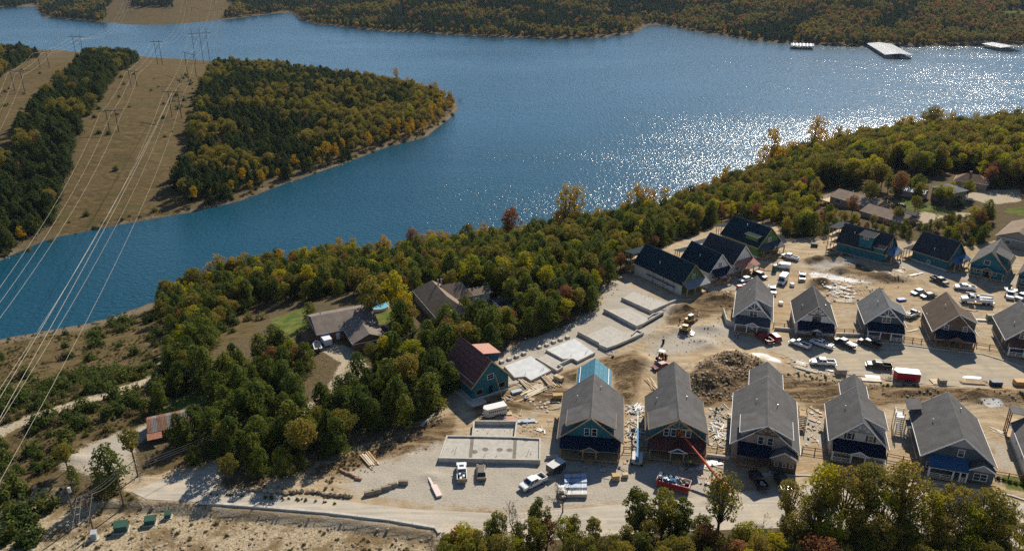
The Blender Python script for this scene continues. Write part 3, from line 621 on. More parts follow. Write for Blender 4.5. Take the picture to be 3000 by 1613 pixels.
    size = rng.uniform(.75, 1.2, n) * ss; size[kind == 'fgold'] *= .8
    for kd in ('foak', 'fcedar', 'frust', 'fgold'):
        m = kind == kd; scatter('far_shore_woods', kd, P[m], size[m], 'far off mass of %s trees on the hills across the lake' % {'foak': 'olive brown', 'fcedar': 'dark cedar', 'frust': 'rusty red', 'fgold': 'golden shoreline'}[kd], 'woods')
woods()
# ---------------------------------------------------------------- houses
TEAL, GREEN, WHITE = (0.014, 0.120, 0.145), (0.085, 0.17, 0.045), (0.74, 0.72, 0.67)
ROOF_GREY, ROOF_DARK, ROOF_BROWN = (0.128, 0.121, 0.114), (0.035, 0.04, 0.045), (0.13, 0.092, 0.065)
mWOOD = M((0.42, 0.28, 0.14), .75, .25, 2); mTIMBER = M((0.20, 0.095, 0.04), .7, .25, 2); mWHITE = M(WHITE, .55, .08); mDARKTRIM = M((0.03, 0.03, 0.032), .6, .2)
mCONC = M((0.52, 0.475, 0.40), .9, .2, .8, .01); mPLY = M((0.50, 0.35, 0.19), .8, .22, 1.2); mOSB = M((0.36, 0.16, 0.10), .8, .2, 1.1)
mTEAL = M(TEAL, .6, .2, .7); mGREENW = M(GREEN, .7, .25, .7); mNAVY = M((0.007, 0.015, 0.032), .65, .25, .6, spec=.15); mREDROOF = M((0.10, 0.032, 0.022), .5, .25, .8)
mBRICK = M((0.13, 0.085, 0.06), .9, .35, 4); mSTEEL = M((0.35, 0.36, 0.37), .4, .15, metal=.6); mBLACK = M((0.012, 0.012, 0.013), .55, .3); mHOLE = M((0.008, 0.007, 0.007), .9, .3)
def clip_rect(pts, x0, x1, y0, y1):
    for ax, lim, sg in ((0, x0, 1), (0, x1, -1), (1, y0, 1), (1, y1, -1)):
        out = []
        for i in range(len(pts)):
            a, b = pts[i - 1], pts[i]; da, db = sg * (a[ax] - lim), sg * (b[ax] - lim)
            if (da >= 0) != (db >= 0): t = da / (da - db); out.append((a[0] + t * (b[0] - a[0]), a[1] + t * (b[1] - a[1])))
            if db >= 0: out.append(b)
        pts = out
        if len(pts) < 3: return []
    return pts
def panels(name, parent, mat, o, ex, ey, outline, pw=2.44, ph=1.22, th=.025, gap=.03, stagger=True):
    """sheathing boards: separate sheets with open joints over a flat outline"""
    o, ex, ey = Vector(o), Vector(ex).normalized(), Vector(ey).normalized(); nn = ex.cross(ey)
    X, Y = [p[0] for p in outline], [p[1] for p in outline]; j, y = 0, min(Y)
    while y < max(Y) - .05:
        x = min(X) - (pw / 2 if stagger and j % 2 else 0)
        while x < max(X) - .05:
            c = clip_rect(outline, x + gap / 2, x + pw - gap / 2, y + gap / 2, y + ph - gap / 2)
            if len(c) > 2:
                b = [o + ex * p[0] + ey * p[1] for p in c]; k = nn * (th + random.uniform(0, .01))
                part(name, MB().hexa(b, [q + k for q in b]), mat, parent)
            x += pw
        y += ph; j += 1
def window(parent, o, ex, n, x, z, w, h, frame=None, rows=2, cols=1, pane=True):
    """framed window standing proud of a wall; o wall origin, ex along the wall, n outwards"""
    o, ex, n = Vector(o), Vector(ex), Vector(n); c = o + ex * x + Vector((0, 0, z)); m = MB(); f = .1
    def bar(x0, x1, z0, z1, d0=.0, d1=.075):
        b = [c + ex * a + Vector((0, 0, q)) + n * d0 for a, q in ((x0, z0), (x1, z0), (x1, z1), (x0, z1))]
        m.hexa(b, [p + n * (d1 - d0) for p in b])
    bar(-w / 2 - f, w / 2 + f, -f, 0); bar(-w / 2 - f, w / 2 + f, h, h + f); bar(-w / 2 - f, -w / 2, 0, h); bar(w / 2, w / 2 + f, 0, h)
    for i in range(1, rows): bar(-w / 2, w / 2, h * i / rows - .025, h * i / rows + .025, .03, .06)
    for i in range(1, cols): bar(-w / 2 + w * i / cols - .045, -w / 2 + w * i / cols + .045, 0, h, .03, .068)
    fr = part('window', m, frame or mWHITE, parent)
    b = [c + ex * a + Vector((0, 0, q)) + n * .006 for a, q in ((-w / 2, 0), (w / 2, 0), (w / 2, h), (-w / 2, h))]
    part('pane', MB().hexa(b, [p + n * .022 for p in b]), Mglass() if pane else mHOLE, fr)
def door(parent, o, ex, n, x, z, w, h, mat):
    o, ex, n = Vector(o), Vector(ex), Vector(n); c = o + ex * x + Vector((0, 0, z))
    def bx(x0, x1, z0, z1, d0, d1):
        b = [c + ex * a + Vector((0, 0, q)) + n * d0 for a, q in ((x0, z0), (x1, z0), (x1, z1), (x0, z1))]; return MB().hexa(b, [p + n * (d1 - d0) for p in b])
    d = part('door', bx(-w / 2, w / 2, 0, h, .0, .05), mat, parent); part('door_handle', bx(w / 2 - .14, w / 2 - .07, 1.0, 1.12, .05, .1), mSTEEL, d)
def rails(parent, p, q, mat, h=.95, style='h', name='railing', posts=None):
    """a run of railing from p to q: posts and rails"""
    p, q = Vector(p), Vector(q); L = (q - p).length; n = posts or max(1, round(L / 2.0)); m = MB(); up = Vector((0, 0, 1))
    for i in range(n + 1): a = p.lerp(q, i / n); m.box(a.x - .06, a.x + .06, a.y - .06, a.y + .06, a.z, a.z + h + .05)
    m.beam(p + up * h, q + up * h, .1, .08); m.beam(p + up * .15, q + up * .15, .07, .07)
    if style == 'h': m.beam(p + up * h * .55, q + up * h * .55, .05, .1)
    if style == 'x':
        for i in range(n): a, b = p.lerp(q, i / n), p.lerp(q, (i + 1) / n); m.beam(a + up * .15, b + up * h, .06); m.beam(b + up * .15, a + up * h, .06)
    if style == 'b':
        for i in range(int(L / .28)): a = p.lerp(q, (i + .5) / int(L / .28)); m.box(a.x - .025, a.x + .025, a.y - .025, a.y + .025, a.z + .15, a.z + h)
    return part(name, m, mat, parent)
def house(name, label, A, B, hw=6.7, zr=9., ze=3.6, ext=None, wall=None, roof=None, trim=None, fascia=None, dormers=(), truss=None, porch=None, bay=None,
          gable=(), low=(), doorx=0., doormat=None, side=(), vents=(), base=.45, ridge=True, gpanel=None, spanel=None, group=None, frame=None, backdeck=None, basemat=None, lowz=1.35, drop=0.0, shutters=()):
    a, b = at(*A, zr), at(*B, zr); d = (b - a); d.z = 0; L = d.length; yaw = math.atan2(-d.x, d.y)
    t = thing(name, label, 'house', (a.x, a.y, 0), yaw, group); s = (zr - ze) / hw; oh = .5; ww = hw - oh; zw = ze + s * oh - .24
    trim, fascia, roof = trim or mWHITE, fascia or trim or mWHITE, roof or Mshingle(ROOF_GREY); y0, y1 = oh, L - .4
    w_ = part('wall', MB().prism([(-ww, base - .02), (ww, base - .02), (ww, zw), (0, zr - .26), (-ww, zw)], y0, y1, 'y'), wall, t)
    part('foundation', MB().box(-ww - .06, ww + .06, y0 - .06, y1 + .06, -.8 - drop, base), basemat or mCONC, t)
    r = MB()
    for k in (-1, 1): r.slab([(k * hw, 0, ze), (0, 0, zr), (0, L, zr), (k * hw, L, ze)], .2)
    r_ = part('roof', r, roof, t); f = MB()
    for k in (-1, 1):
        f.beam((k * (hw + .03), -.03, ze - .12), (0, -.03, zr - .12), .06, .26); f.beam((k * (hw + .05), -.06, ze - .1), (k * (hw + .05), L + .03, ze - .1), .08, .24); f.beam((k * (hw + .03), L + .03, ze - .12), (0, L + .03, zr - .12), .06, .26)
    part('fascia', f, fascia, r_)
    if ridge: part('ridge_cap', MB().prism([(-.16, zr - .10), (0, zr + .05), (.16, zr - .10)], 0, L, 'y'), Mshingle((0.16, 0.15, 0.14)), r_)
    for k, (vx, vy) in enumerate(vents):
        z = zr - s * abs(vx); part('roof_vent', MB().tube((vx, vy, z - .1), (vx, vy, z + .55), .07, n=8).tube((vx, vy, z + .55), (vx, vy, z + .72), .11, n=8), mWHITE if k % 2 == 0 else mSTEEL, r_)
    if ext:
        e = at(*ext[0], zr); he = ext[1]; Le = (Vector((e.x, e.y, 0)) - Vector((a.x, a.y, 0))).length; zee = zr - s * he; em = ext[2] if len(ext) > 2 else roof
        part('rear_wall', MB().prism([(-he + .4, 0), (he - .4, 0), (he - .4, zee + s * .4 - .24), (0, zr - .26), (-he + .4, zee + s * .4 - .24)], L - .5, Le - .4, 'y'), wall, t)
        m = MB()
        for k in (-1, 1): m.slab([(k * he, L - .02, zee), (0, L - .02, zr - .006), (0, Le, zr - .006), (k * he, Le, zee)], .2)
        re = part('rear_roof', m, em, t); m = MB()
        for k in (-1, 1): m.beam((k * (he + .05), L, zee - .1), (k * (he + .05), Le, zee - .1), .08, .24); m.beam((k * he, Le + .03, zee - .12), (0, Le + .03, zr - .12), .06, .26)
        part('fascia', m, fascia, re)
        if len(ext) > 3:
            for k in (-1, 1):
                panels('roof_panel', re, ext[3], (k * he, L, zee + .01) if k < 0 else (0, L, zr + .01), (0, 1, 0) if k < 0 else (0, 1, 0), (he, 0, zr - zee) if k < 0 else (he, 0, zee - zr), [(0, 0), (Le - L, 0), (Le - L, math.hypot(he, zr - zee)), (0, math.hypot(he, zr - zee))], th=-.03, gap=.07)
        if len(ext) > 3:
            for k in (-1, 1): x = k * he * .82; z = zr - s * abs(x) + .06; part('roof_strip', MB().beam((x, L + .1, z), (x, Le, z), .16, .05), mWHITE, re)
    for (sd, ya, yb, xi, xo, pit) in dormers:
        zi = zr - s * xi; zo = zi - pit * (xo - xi); zm = zr - s * xo; x2 = xo - .35; z2 = zo + pit * .35
        m = MB().hexa([(sd * xi, ya + .35, zi - .25), (sd * x2, ya + .35, zr - s * x2 - .2), (sd * x2, yb - .35, zr - s * x2 - .2), (sd * xi, yb - .35, zi - .25)],
                      [(sd * xi, ya + .35, zi - .2), (sd * x2, ya + .35, z2 - .2), (sd * x2, yb - .35, z2 - .2), (sd * xi, yb - .35, zi - .2)])
        dm = part('dormer', m, wall, t)
        part('dormer_roof', MB().slab([(sd * (xi - .2), ya, zi + .04 + pit * .2), (sd * xo, ya, zo + .04), (sd * xo, yb, zo + .04), (sd * (xi - .2), yb, zi + .04 + pit * .2)], .18), roof, dm)
        part('fascia', MB().beam((sd * xi, ya - .03, zi - .08), (sd * xo, ya - .03, zo - .08), .06, .22).beam((sd * (xo + .04), ya, zo - .08), (sd * (xo + .04), yb, zo - .08), .07, .2), fascia, dm)
        if xo > 3.4 and ya > 1.5: window(dm, (sd * x2, 0, 0), (0, 1, 0), (sd, 0, 0), (ya + yb) / 2, z2 - 1.25, 1.5, .7, frame)
    if truss:
        g = 2.3; m = MB().beam((-g, -.05, zr - s * g - .25), (g, -.05, zr - s * g - .25), .12, .2).beam((0, -.05, zr - s * g - .25), (0, -.05, zr - .3), .14, .14)
        for k in (-1, 1): m.beam((0, -.05, zr - s * g - .15), (k * g * .5, -.05, zr - s * g * .5 - .3), .1, .12); m.beam((k * g, -.08, zr - s * g - .2), (0, -.08, zr - .3), .12, .2)
        part('gable_truss', m, truss, t)
        part('gable_infill', MB().prism([(-g, zr - s * g - .2), (g, zr - s * g - .2), (0, zr - .35)], .12, .3, 'y'), M((0.10, 0.10, 0.11), .8, .2) if truss == mWHITE else wall, t)
    fo, fx, fn = (0, y0, 0), (1, 0, 0), (0, -1, 0)
    if gpanel: panels('sheathing_panel', w_, gpanel, (0, y0, 0), (1, 0, 0), (0, 0, 1), [(-ww, base), (ww, base), (ww, zw), (0, zr - .3), (-ww, zw)], 2.44, 1.22, -.0 + .02)
    if spanel: panels('sheathing_panel', w_, spanel, (-ww, y1, 0), (0, -1, 0), (0, 0, 1), [(0, base), (y1 - y0, base), (y1 - y0, zw), (0, zw)], 2.44, 1.22, .02)
    for g_ in gable: window(t, fo, fx, fn, *g_[:4], frame=frame, cols=g_[4] if len(g_) > 4 else 1, pane=g_[5] if len(g_) > 5 else True)
    for g_ in low: window(t, fo, fx, fn, g_[0], lowz, g_[1], 1.25, frame=frame, cols=g_[2] if len(g_) > 2 else 2)
    for x in shutters:
        for k in (-1, 1): part('shutter', MB().box(x + k * .72 - .2, x + k * .72 + .2, y0 - .06, y0 - .004, 4.5, 5.9), M((0.03, 0.045, 0.04), .6, .2), t)
    door(t, fo, fx, fn, doorx, base + .02, 1.0, 2.1, doormat or mDARKTRIM)
    for (yy, z, w, h) in side: window(t, (-ww, 0, 0), (0, 1, 0), (-1, 0, 0), yy, z, w, h, frame)
    if porch:
        xa, xb = porch.get('x', (-ww + .2, ww - .2)); dp = porch.get('d', 2.3); zt, zf = porch.get('z', (4.35, 3.0)); pm = porch.get('post', mWHITE); yf = y0 - dp
        pr = part('porch_roof', MB().slab([(xa, yf - .3, zf - .15), (xb, yf - .3, zf - .15), (xb, y0 + .1, zt), (xa, y0 + .1, zt)], .14), porch.get('roof', mNAVY), t)
        part('porch_beam', MB().beam((xa, yf, zf - .38), (xb, yf, zf - .38), .2, .3), porch.get('beam', pm), t)
        dk = part('porch_deck', MB().box(xa, xb, yf - .15, y0 - .08, .18, base), porch.get('deck', mWOOD), t)
        xs = porch.get('posts', (xa + .15, -1.3, 1.3, xb - .15))
        for x in xs: part('porch_post', MB().box(x - .13, x + .13, yf - .13, yf + .13, base if x not in () else 0, zf - .4), pm, t)
        if porch.get('entry', True):
            m = MB(); zc = zf + .85
            for k in (-1, 1): m.slab([(k * 1.9, yf - .75, zf - .12), (0, yf - .75, zc), (0, y0 - .2, zc + .02), (k * 1.9, y0 - .2, zf + .02)], .13)
            en = part('entry_gable', m, porch.get('roof', mNAVY), t)
            part('entry_trim', MB().beam((-1.9, yf - .78, zf - .22), (0, yf - .78, zc - .1), .06, .2).beam((1.9, yf - .78, zf - .22), (0, yf - .78, zc - .1), .06, .2).beam((-1.5, yf - .7, zf - .28), (1.5, yf - .7, zf - .28), .12, .18), porch.get('trim', trim), en)
            part('entry_infill', MB().prism([(-1.5, zf - .2), (1.5, zf - .2), (0, zc - .2)], yf - .55, yf - .45, 'y'), wall, en)
        rm = porch.get('rail', pm)
        if porch.get('style', 'h'):
            rails(t, (xs[0] + .15, yf, base), (xs[1] - .15, yf, base), rm, .9, porch.get('style', 'h'), posts=2); rails(t, (xs[2] + .15, yf, base), (xs[3] - .15, yf, base), rm, .9, porch.get('style', 'h'), posts=2)
        st = part('steps', MB().box(-.95, .95, yf - .5, yf - .16, .0, base - .15).box(-.95, .95, yf - .85, yf - .5, -.05, base - .3), porch.get('deck', mWOOD), t)
    if bay:
        xa, xb, dp, zb = bay['x'][0], bay['x'][1], bay['d'], bay.get('ze', 3.0); xm = (xa + xb) / 2; hb = (xb - xa) / 2 + .35; zt = zb + hb * .62; yf = y0 - dp; bw = bay.get('wall', wall)
        bo = part('bay', MB().prism([(xa, base), (xb, base), (xb, zb + .1), (xm, zt - .25), (xa, zb + .1)], yf, y0 - .003, 'y'), bw, t)
        if bay.get('brick'): part('brick_skirt', MB().box(xa - .05, xb + .05, yf - .05, y0 - .01, 0, bay['brick']), mBRICK, bo)
        m = MB()
        for k in (-1, 1): m.slab([(xm + k * hb, yf - .35, zb), (xm, yf - .35, zt), (xm, y0 + 2.2, zt), (xm + k * hb, y0 + 2.2 - (2.2), zb)], .15)
        br = part('bay_roof', m, bay.get('roof', roof), bo); part('fascia', MB().beam((xm - hb, yf - .38, zb - .08), (xm, yf - .38, zt - .08), .06, .2).beam((xm + hb, yf - .38, zb - .08), (xm, yf - .38, zt - .08), .06, .2), fascia, bo)
        for (x, z, w, h, c) in bay['win']: window(bo, (0, yf, 0), fx, fn, x, z, w, h, frame, cols=c)
        if bay.get('gab'): part('gable_siding', MB().prism([(xa, zb - .1), (xb, zb - .1), (xm, zt - .3)], yf - .03, yf - .004, 'y'), bay['gab'], bo)
    if backdeck:
        xa, xb, yb, lv, pm = backdeck
        dk = MB()
        for z in lv: dk.box(xa, xb, y1 + .05, y1 + yb, z - .15, z)
        part('deck', dk, mPLY, t)
        for x in (xa + .1, xb - .1):
            for k in range(3): yy = y1 + yb * (k + .95) / 3.1; part('deck_post', MB().box(x - .09, x + .09, yy - .09, yy + .09, -.6 - drop, max(lv) + 2.6), pm, t)
        part('deck_roof', MB().slab([(xa - .2, y1, max(lv) + 3.0), (xb + .2, y1, max(lv) + 3.0), (xb + .2, y1 + yb + .3, max(lv) + 2.6), (xa - .2, y1 + yb + .3, max(lv) + 2.6)], .12), roof, t)
    return t, L
D2 = lambda y=0.05, b=7.0, o=5.2: ((-1, y, b, .5, o, .47), (1, y, b, .5, o, .47))
mBBWHITE, mBBTAN, mLAPBLUE, mGREYS = Mboards((0.62, 0.59, 0.53), .4), Mboards((0.36, 0.30, 0.25), .4), Mboards((0.075, 0.095, 0.115), .18, 2), Mboards((0.33, 0.33, 0.32), .4)
mBRN, mCHAR, mLAPWHITE = Mboards((0.13, 0.105, 0.075), .4), Mboards((0.06, 0.065, 0.075), .4), Mboards((0.66, 0.65, 0.62), .4)
RG, RD, RB = Mshingle(ROOF_GREY), Mshingle(ROOF_DARK), Mshingle(ROOF_BROWN)
mNAVYTEAL = Mshingle((0.012, 0.032, 0.042)); mBLUEWRAP = M((0.075, 0.23, 0.30), .6, .12); mBLUEROOF = M((0.022, 0.085, 0.18), .5, .15, .6)
mTANWRAP = M((0.56, 0.52, 0.45), .7, .08)
# --- front row along the lower road
house('teal_house', 'teal sheathed house with grey roof and bright blue rear roof panels', (1732, 1224), (1741, 1094), ext=((1742, 1048), 3.9, mTEAL, mBLUEWRAP), wall=mTEAL, trim=mWOOD, dormers=D2(.6, 6.5, 5.0), gpanel=mTEAL,
      gable=((-.75, 4.6, .9, 1.6, 1), (.75, 4.6, .9, 1.6, 1, False)), low=((-3.4, 2.0), (3.4, 2.4)), vents=((-3.3, 11.5), (1.6, 13.5)), porch=dict(post=mWOOD, rail=mWOOD, style=None, roof=mNAVY), group=None)
house('boom_lift_house', 'grey roofed teal house with dark red porch roof by the red boom lift', (1991, 1227), (1979, 1105), hw=6.3, ext=((1976, 1058), 3.6), wall=mTEAL, trim=mWOOD, dormers=D2(.02, 6.5, 5.9), truss=mWOOD,
      gable=((-2.3, 4.7, .9, 1.5), (-.9, 4.7, .9, 1.5), (.95, 4.7, .9, 1.5), (2.05, 4.7, .9, 1.5)), low=((-3.3, 2.2), (3.3, 2.2)), vents=((-3.9, 12), (2.2, 11)), porch=dict(post=mWOOD, rail=mWOOD, style=None, roof=mREDROOF, trim=mWHITE), gpanel=M((0.035, 0.05, 0.055), .6, .2))
house('beige_house', 'beige board siding house with brick skirt and grey roof with twin shed dormers', (2250.5, 1247), (2249, 1100), ext=((2249, 1058), 3.6), wall=mBBTAN, trim=mDARKTRIM, fascia=mWHITE, dormers=D2(.3, 7.0, 5.1), truss=mTIMBER,
      gable=((-.95, 4.4, .95, 1.6), (.85, 4.4, .95, 1.6)), low=((-3.9, 1.2), (-2.5, 1.2)), vents=((-2.1, 11.5), (2.1, 10.5)), porch=dict(x=(-5.2, 1.2), post=mBRICK, rail=mTIMBER, roof=mNAVY, entry=False, posts=(-5.0, -1.3, -.4, 1.0), style=None), bay=dict(x=(1.3, 6.1), d=2.0, brick=2.2, win=((2.4, 1.2, .6, .8, 1), (3.9, 1.2, .6, .8, 1), (5.2, 1.2, .6, .8, 1))), doorx=-.4)
house('white_farmhouse', 'white board siding house with navy porch roof and black shutters beside the split rail fence', (2530, 1237), (2510, 1130), hw=5.65, ext=((2504, 1094), 2.8), wall=mBBWHITE, dormers=((1, 2.5, 9.5, .3, 5.2, .42),), truss=mGREYS, gable=((-2.0, 4.55, .8, 1.3), (2.0, 4.55, .8, 1.3)),
      low=((-3.2, 1.9), (3.0, 1.9)), vents=((-2.4, 8.5), (1.9, 9.5)), porch=dict(style='x', roof=mNAVY), side=((4, 1.4, .9, 1.3), (9, 1.4, .9, 1.3)), shutters=(-2.0, 2.0))
_h8, _ = house('blue_grey_house', 'blue grey lap sided house with bright blue metal porch roof behind the roadside trees', (2826.5, 1283), (2777, 1147), wall=mLAPBLUE, gable=((.2, 4.55, 1.0, 1.5),), low=((-3.4, 3.6, 3),), vents=((-3.6, 9.5), (1.8, 13)), lowz=1.0,
      porch=dict(x=(-5.3, 1.6), roof=mBLUEROOF, entry=False, posts=(-5.1, -.9, .3, 1.45), style='h'), bay=dict(x=(1.7, 6.15), d=1.6, win=((3.9, 1.0, 2.2, 1.4, 2),), gab=mGREYS), doorx=-.3)
part('gable_siding', MB().prism([(-2.6, 6.9 - .3), (2.6, 6.6), (0, 8.65)], .42, .49, 'y'), mGREYS, _h8)
for (zz, xx) in ((5.2, -6.9), (3.0, -7.0)):
    part('rear_porch_roof', MB().slab([(xx - .6, 14.5 if zz > 4 else 10.5, zz), (xx + 2.2, 14.5 if zz > 4 else 10.5, zz + .7), (xx + 2.2, 19 if zz > 4 else 14, zz + .7), (xx - .6, 19 if zz > 4 else 14, zz)], .12), RG, _h8)
    for yy in (10.8, 13.7): part('porch_post', MB().box(xx - .5, xx - .3, yy, yy + .2, 0, 2.9), mWHITE, _h8)
house('white_end_house', 'white walled house with brown timber side deck past the blue grey house', (3150, 1318), (3086, 1190), hw=6.5, wall=mLAPWHITE, side=((6, 1.4, .5, .9), (11, 1.6, .5, .9)), gable=((0, 4.6, 1, 1.5),), low=((-3.2, 1.8),), porch=dict(roof=mNAVY), backdeck=(-6.6, -2, 3.5, (.5, 3.2), mTIMBER))
# --- middle row along the upper street
house('grey_cottage', 'light grey cottage with white sunburst gable truss above a dark gable panel', (2212.6, 881.5), (2218, 807), hw=5.15, wall=mGREYS, dormers=((1, 2.2, 9.0, .3, 4.8, .4),), truss=mWHITE, gable=((0, 4.3, 1.9, 1.5, 2),), low=((-3.0, 2.0), (3.0, 2.0)), doormat=mWHITE, vents=((-1.6, 10), (2.6, 9)), porch=dict(roof=mCHAR, rail=mTIMBER, style='b'))
house('white_cottage', 'white cottage with black trim, red gable truss and dark grey roof', (2399.5, 897), (2382.7, 835), hw=5.3, wall=mLAPWHITE, roof=Mshingle((0.075, 0.073, 0.07)), trim=mDARKTRIM, fascia=mWHITE, truss=mTIMBER, gable=((0, 4.4, 1.9, 1.4, 2),), low=((-3.2, 2.0), (3.0, 2.0)), vents=((-3.2, 6), (2.6, 6)), porch=dict(roof=mNAVY, post=mTIMBER, style='b', rail=mTIMBER), frame=mDARKTRIM)
house('blue_cottage', 'slate blue cottage with white porch railing, red door and pale grey roof', (2606, 900), (2578, 841), hw=5.2, wall=mLAPBLUE, roof=Mshingle((0.16, 0.16, 0.155)), truss=mWHITE, dormers=((1, 1.0, 7.0, .3, 4.8, .42),), gable=((0, 4.4, 1.9, 1.5, 2),), low=((-3.1, 2.0), (3.1, 2.0)), doormat=M((0.25, 0.02, 0.02), .5, .1), vents=((-1.6, 6),), porch=dict(roof=mNAVY, entry=False, style='h'), side=((5, 3.2, .5, .7),))
house('brown_cottage', 'dark brown cottage with brown shingle roof and arched timber porch entry', (2811.7, 922), (2772.7, 853.5), hw=5.35, wall=mBRN, roof=RB, trim=mTIMBER, fascia=mWHITE, truss=mTIMBER, dormers=((1, 1.0, 7.5, .3, 5.0, .42),), gable=((-2.2, 4.3, .9, 1.3), (2.2, 4.3, .9, 1.3)), low=((-3.3, 2.0), (3.3, 1.6)), vents=((-1.5, 8), (2.8, 9)), porch=dict(roof=mNAVY, post=mTIMBER, rail=mTIMBER), side=((10, 3.2, .5, .9),))
house('charcoal_cottage', 'charcoal cottage with red porch roof and grey shingles past the brown cottage', (3034, 948), (2990, 880), hw=5.5, wall=mCHAR, gable=((-1.6, 4.4, 1.6, 1.4, 2),), low=((-3.2, 2.2),), vents=((-3.0, 5),), porch=dict(roof=M((0.12, 0.05, 0.035), .6, .2)), side=((4, 1.3, .8, 1.2),))
# --- unfinished row at the back right
house('teal_dormer_house', 'teal sheathed house with shed dormer box, dark roof and open timber end decks', (2621.8, 687.8), (2475.5, 652.6), hw=5.0, ze=3.4, wall=mTEAL, roof=RD, trim=mWOOD, dormers=((-1, 4.5, 9.5, .4, 4.9, .12), (-1, 0.3, 4.2, 1.6, 5.4, .55)), spanel=mTEAL, low=((-2.5, 1.4), (2.5, 1.4)), gable=((0, 4.6, 1.3, 1.3, 1, False),), porch=dict(post=mWOOD, roof=mBLUEROOF, style=None), vents=((-2, 12),), backdeck=(-4.6, 3.5, 3.4, (.4, 2.9, 5.2), mWOOD), basemat=M((0.34, 0.27, 0.19), .9, .2))
house('teal_plain_house', 'plain teal sheathed house with unbroken dark roof and pale basement door', (2816.8, 708.4), (2705.6, 676), hw=5.2, ze=3.4, wall=mTEAL, roof=RD, trim=mWOOD, spanel=mTEAL, side=((6.5, .6, 1.0, 1.0),), low=((-2.5, 1.4), (2.5, 1.4)), porch=dict(post=mWOOD, roof=mBLUEROOF, style=None), vents=((-3.5, 6),), backdeck=(-5, 2.5, 3.0, (.5,), mWOOD))
house('teal_gable_house', 'teal sheathed house with grey roof, side dormer and framed porch without a roof', (2906.5, 736.5), (2933.8, 698), hw=5.3, wall=mTEAL, trim=mWOOD, dormers=((1, 2.5, 8.5, .8, 5.0, .35),), gpanel=mTEAL, gable=((-.6, 4.4, 1.5, 1.2, 1, False),), low=((-2.9, 1.8, 2), (1.6, 1.8, 2)), vents=((-2.2, 9), (3, 6)), porch=dict(roof=mTEAL, post=mWOOD, style=None, d=.9, z=(3.5, 3.1)), doormat=mHOLE)
house('teal_corner_house', 'teal sheathed house with grey roof beyond the framed porch house', (3052, 768), (3075, 728), hw=5.3, wall=mTEAL, trim=mWOOD, low=((-2.9, 1.8, 2), (1.6, 1.8, 2)), gable=((0, 4.4, 1.2, 1.2),), porch=dict(roof=mTEAL, post=mWOOD, style=None, d=.9, z=(3.5, 3.1)))
# --- unfinished row at the back left, gables turned to the turning area
_g1, _L1 = house('white_wrapped_house', 'house with white wrapped side wall, green gable and dark roof beside bare foundations', (2039, 775), (1893, 711.8), hw=5.0, ze=3.4, wall=mTANWRAP, roof=mNAVYTEAL, trim=mWOOD, gpanel=mGREENW, gable=((0, 4.6, 1.0, 1.3),), side=((6.5, 1.0, .8, 1.2),), low=((2.4, 1.6),), doorx=-.5, porch=dict(roof=M((0.20, 0.21, 0.22), .6, .1), post=mWOOD, entry=False, style=None, x=(-4.6, 4.9)), vents=((-2.8, 12),), basemat=mTANWRAP, backdeck=(-4.9, 3, 4.5, (1.0, 3.4), mWOOD))
for z in (1.9, 2.2): part('scaffold_plank', MB().box(-5.6, -5.1, 2.5, 15, z, z + .07), M((0.2, 0.2, 0.2), .7, .2), _g1)
for yy in (3, 7.5, 12): part('scaffold_pole', MB().tube((-5.35, yy, -.2), (-5.35, yy, 4.6), .06), mBLACK, _g1)
house('white_gable_house', 'white gabled unfinished house with dark roof between the green gabled houses', (2117, 744), (2026.7, 704.5), hw=4.6, ze=3.5, wall=mLAPWHITE, roof=mNAVYTEAL, trim=mWHITE, gable=((0, 4.6, 1.2, 1.4, 2),), low=((-2.4, 1.3), (2.4, 1.3)), porch=dict(roof=mNAVY, post=mTIMBER, rail=mWOOD, entry=False), vents=((-2.3, 7),), backdeck=(-4.4, 2, 3, (.6, 3.2), mWOOD))
house('framed_porch_house', 'grey white house with bare copper coloured porch roof on raw timber posts', (2185.6, 719), (2081, 680), hw=4.9, ze=3.4, wall=mLAPWHITE, roof=Mshingle((0.05, 0.05, 0.055)), trim=mWHITE, low=((-2.4, 1.3), (2.4, 1.3)), porch=dict(roof=mOSB, post=mWOOD, rail=mWOOD, style='h', d=3.4), backdeck=(-4.4, 2, 3, (.6, 3.2), mWOOD))
house('green_house', 'green sheathed house with small grey dormer and dark roof at the edge of the woods', (2263, 668.5), (2149.5, 629.8), hw=6.0, ze=3.6, zr=9.4, wall=mGREENW, roof=mNAVYTEAL, trim=mWOOD, gpanel=mGREENW, dormers=((-1, 1.5, 7.0, 2.6, 4.9, .15),), gable=((0, 4.6, 1.4, 1.4, 2),), low=((-2.6, 1.3), (2.6, 1.3)), porch=dict(roof=mCHAR, post=mTIMBER, entry=True, style='h', rail=mWOOD), vents=((-1.5, 9),), backdeck=(-5.2, 2, 3, (.6, 3.2), mWOOD))
# --- red sheathed house
_r0, _Lr = house('red_sheathed_house', 'teal house with dark red roof sheathing standing beside the cedar thicket', (1439.8, 1056), (1351.4, 986), hw=5.3, zr=9.2, ze=3.6, wall=mTEAL, roof=M((0.035, 0.015, 0.013), .8, .2), trim=mWOOD, ridge=False, gpanel=mTEAL, spanel=mTEAL, gable=((.0, 4.3, 1.6, 1.2, 1, False),), low=(), doormat=mHOLE, basemat=mCONC, drop=1.0)
for x in (-3.0, 3.0): window(_r0, (0, .5, 0), (1, 0, 0), (0, -1, 0), x, 1.2, 1.6, 1.2, mWOOD, 1, 1, False)
mOSBD = M((0.15, 0.06, 0.05), .8, .25, 1.3)
for k in (-1, 1):
    sl = math.hypot(5.3, 5.6)
    panels('roof_panel', _r0, mOSBD, (-5.3, 0, 3.62) if k < 0 else (0, 0, 9.22), (0, 1, 0), (5.3, 0, 5.6) if k < 0 else (5.3, 0, -5.6), [(0, 0), (_Lr, 0), (_Lr, sl), (0, sl)], th=-.03, gap=.1)
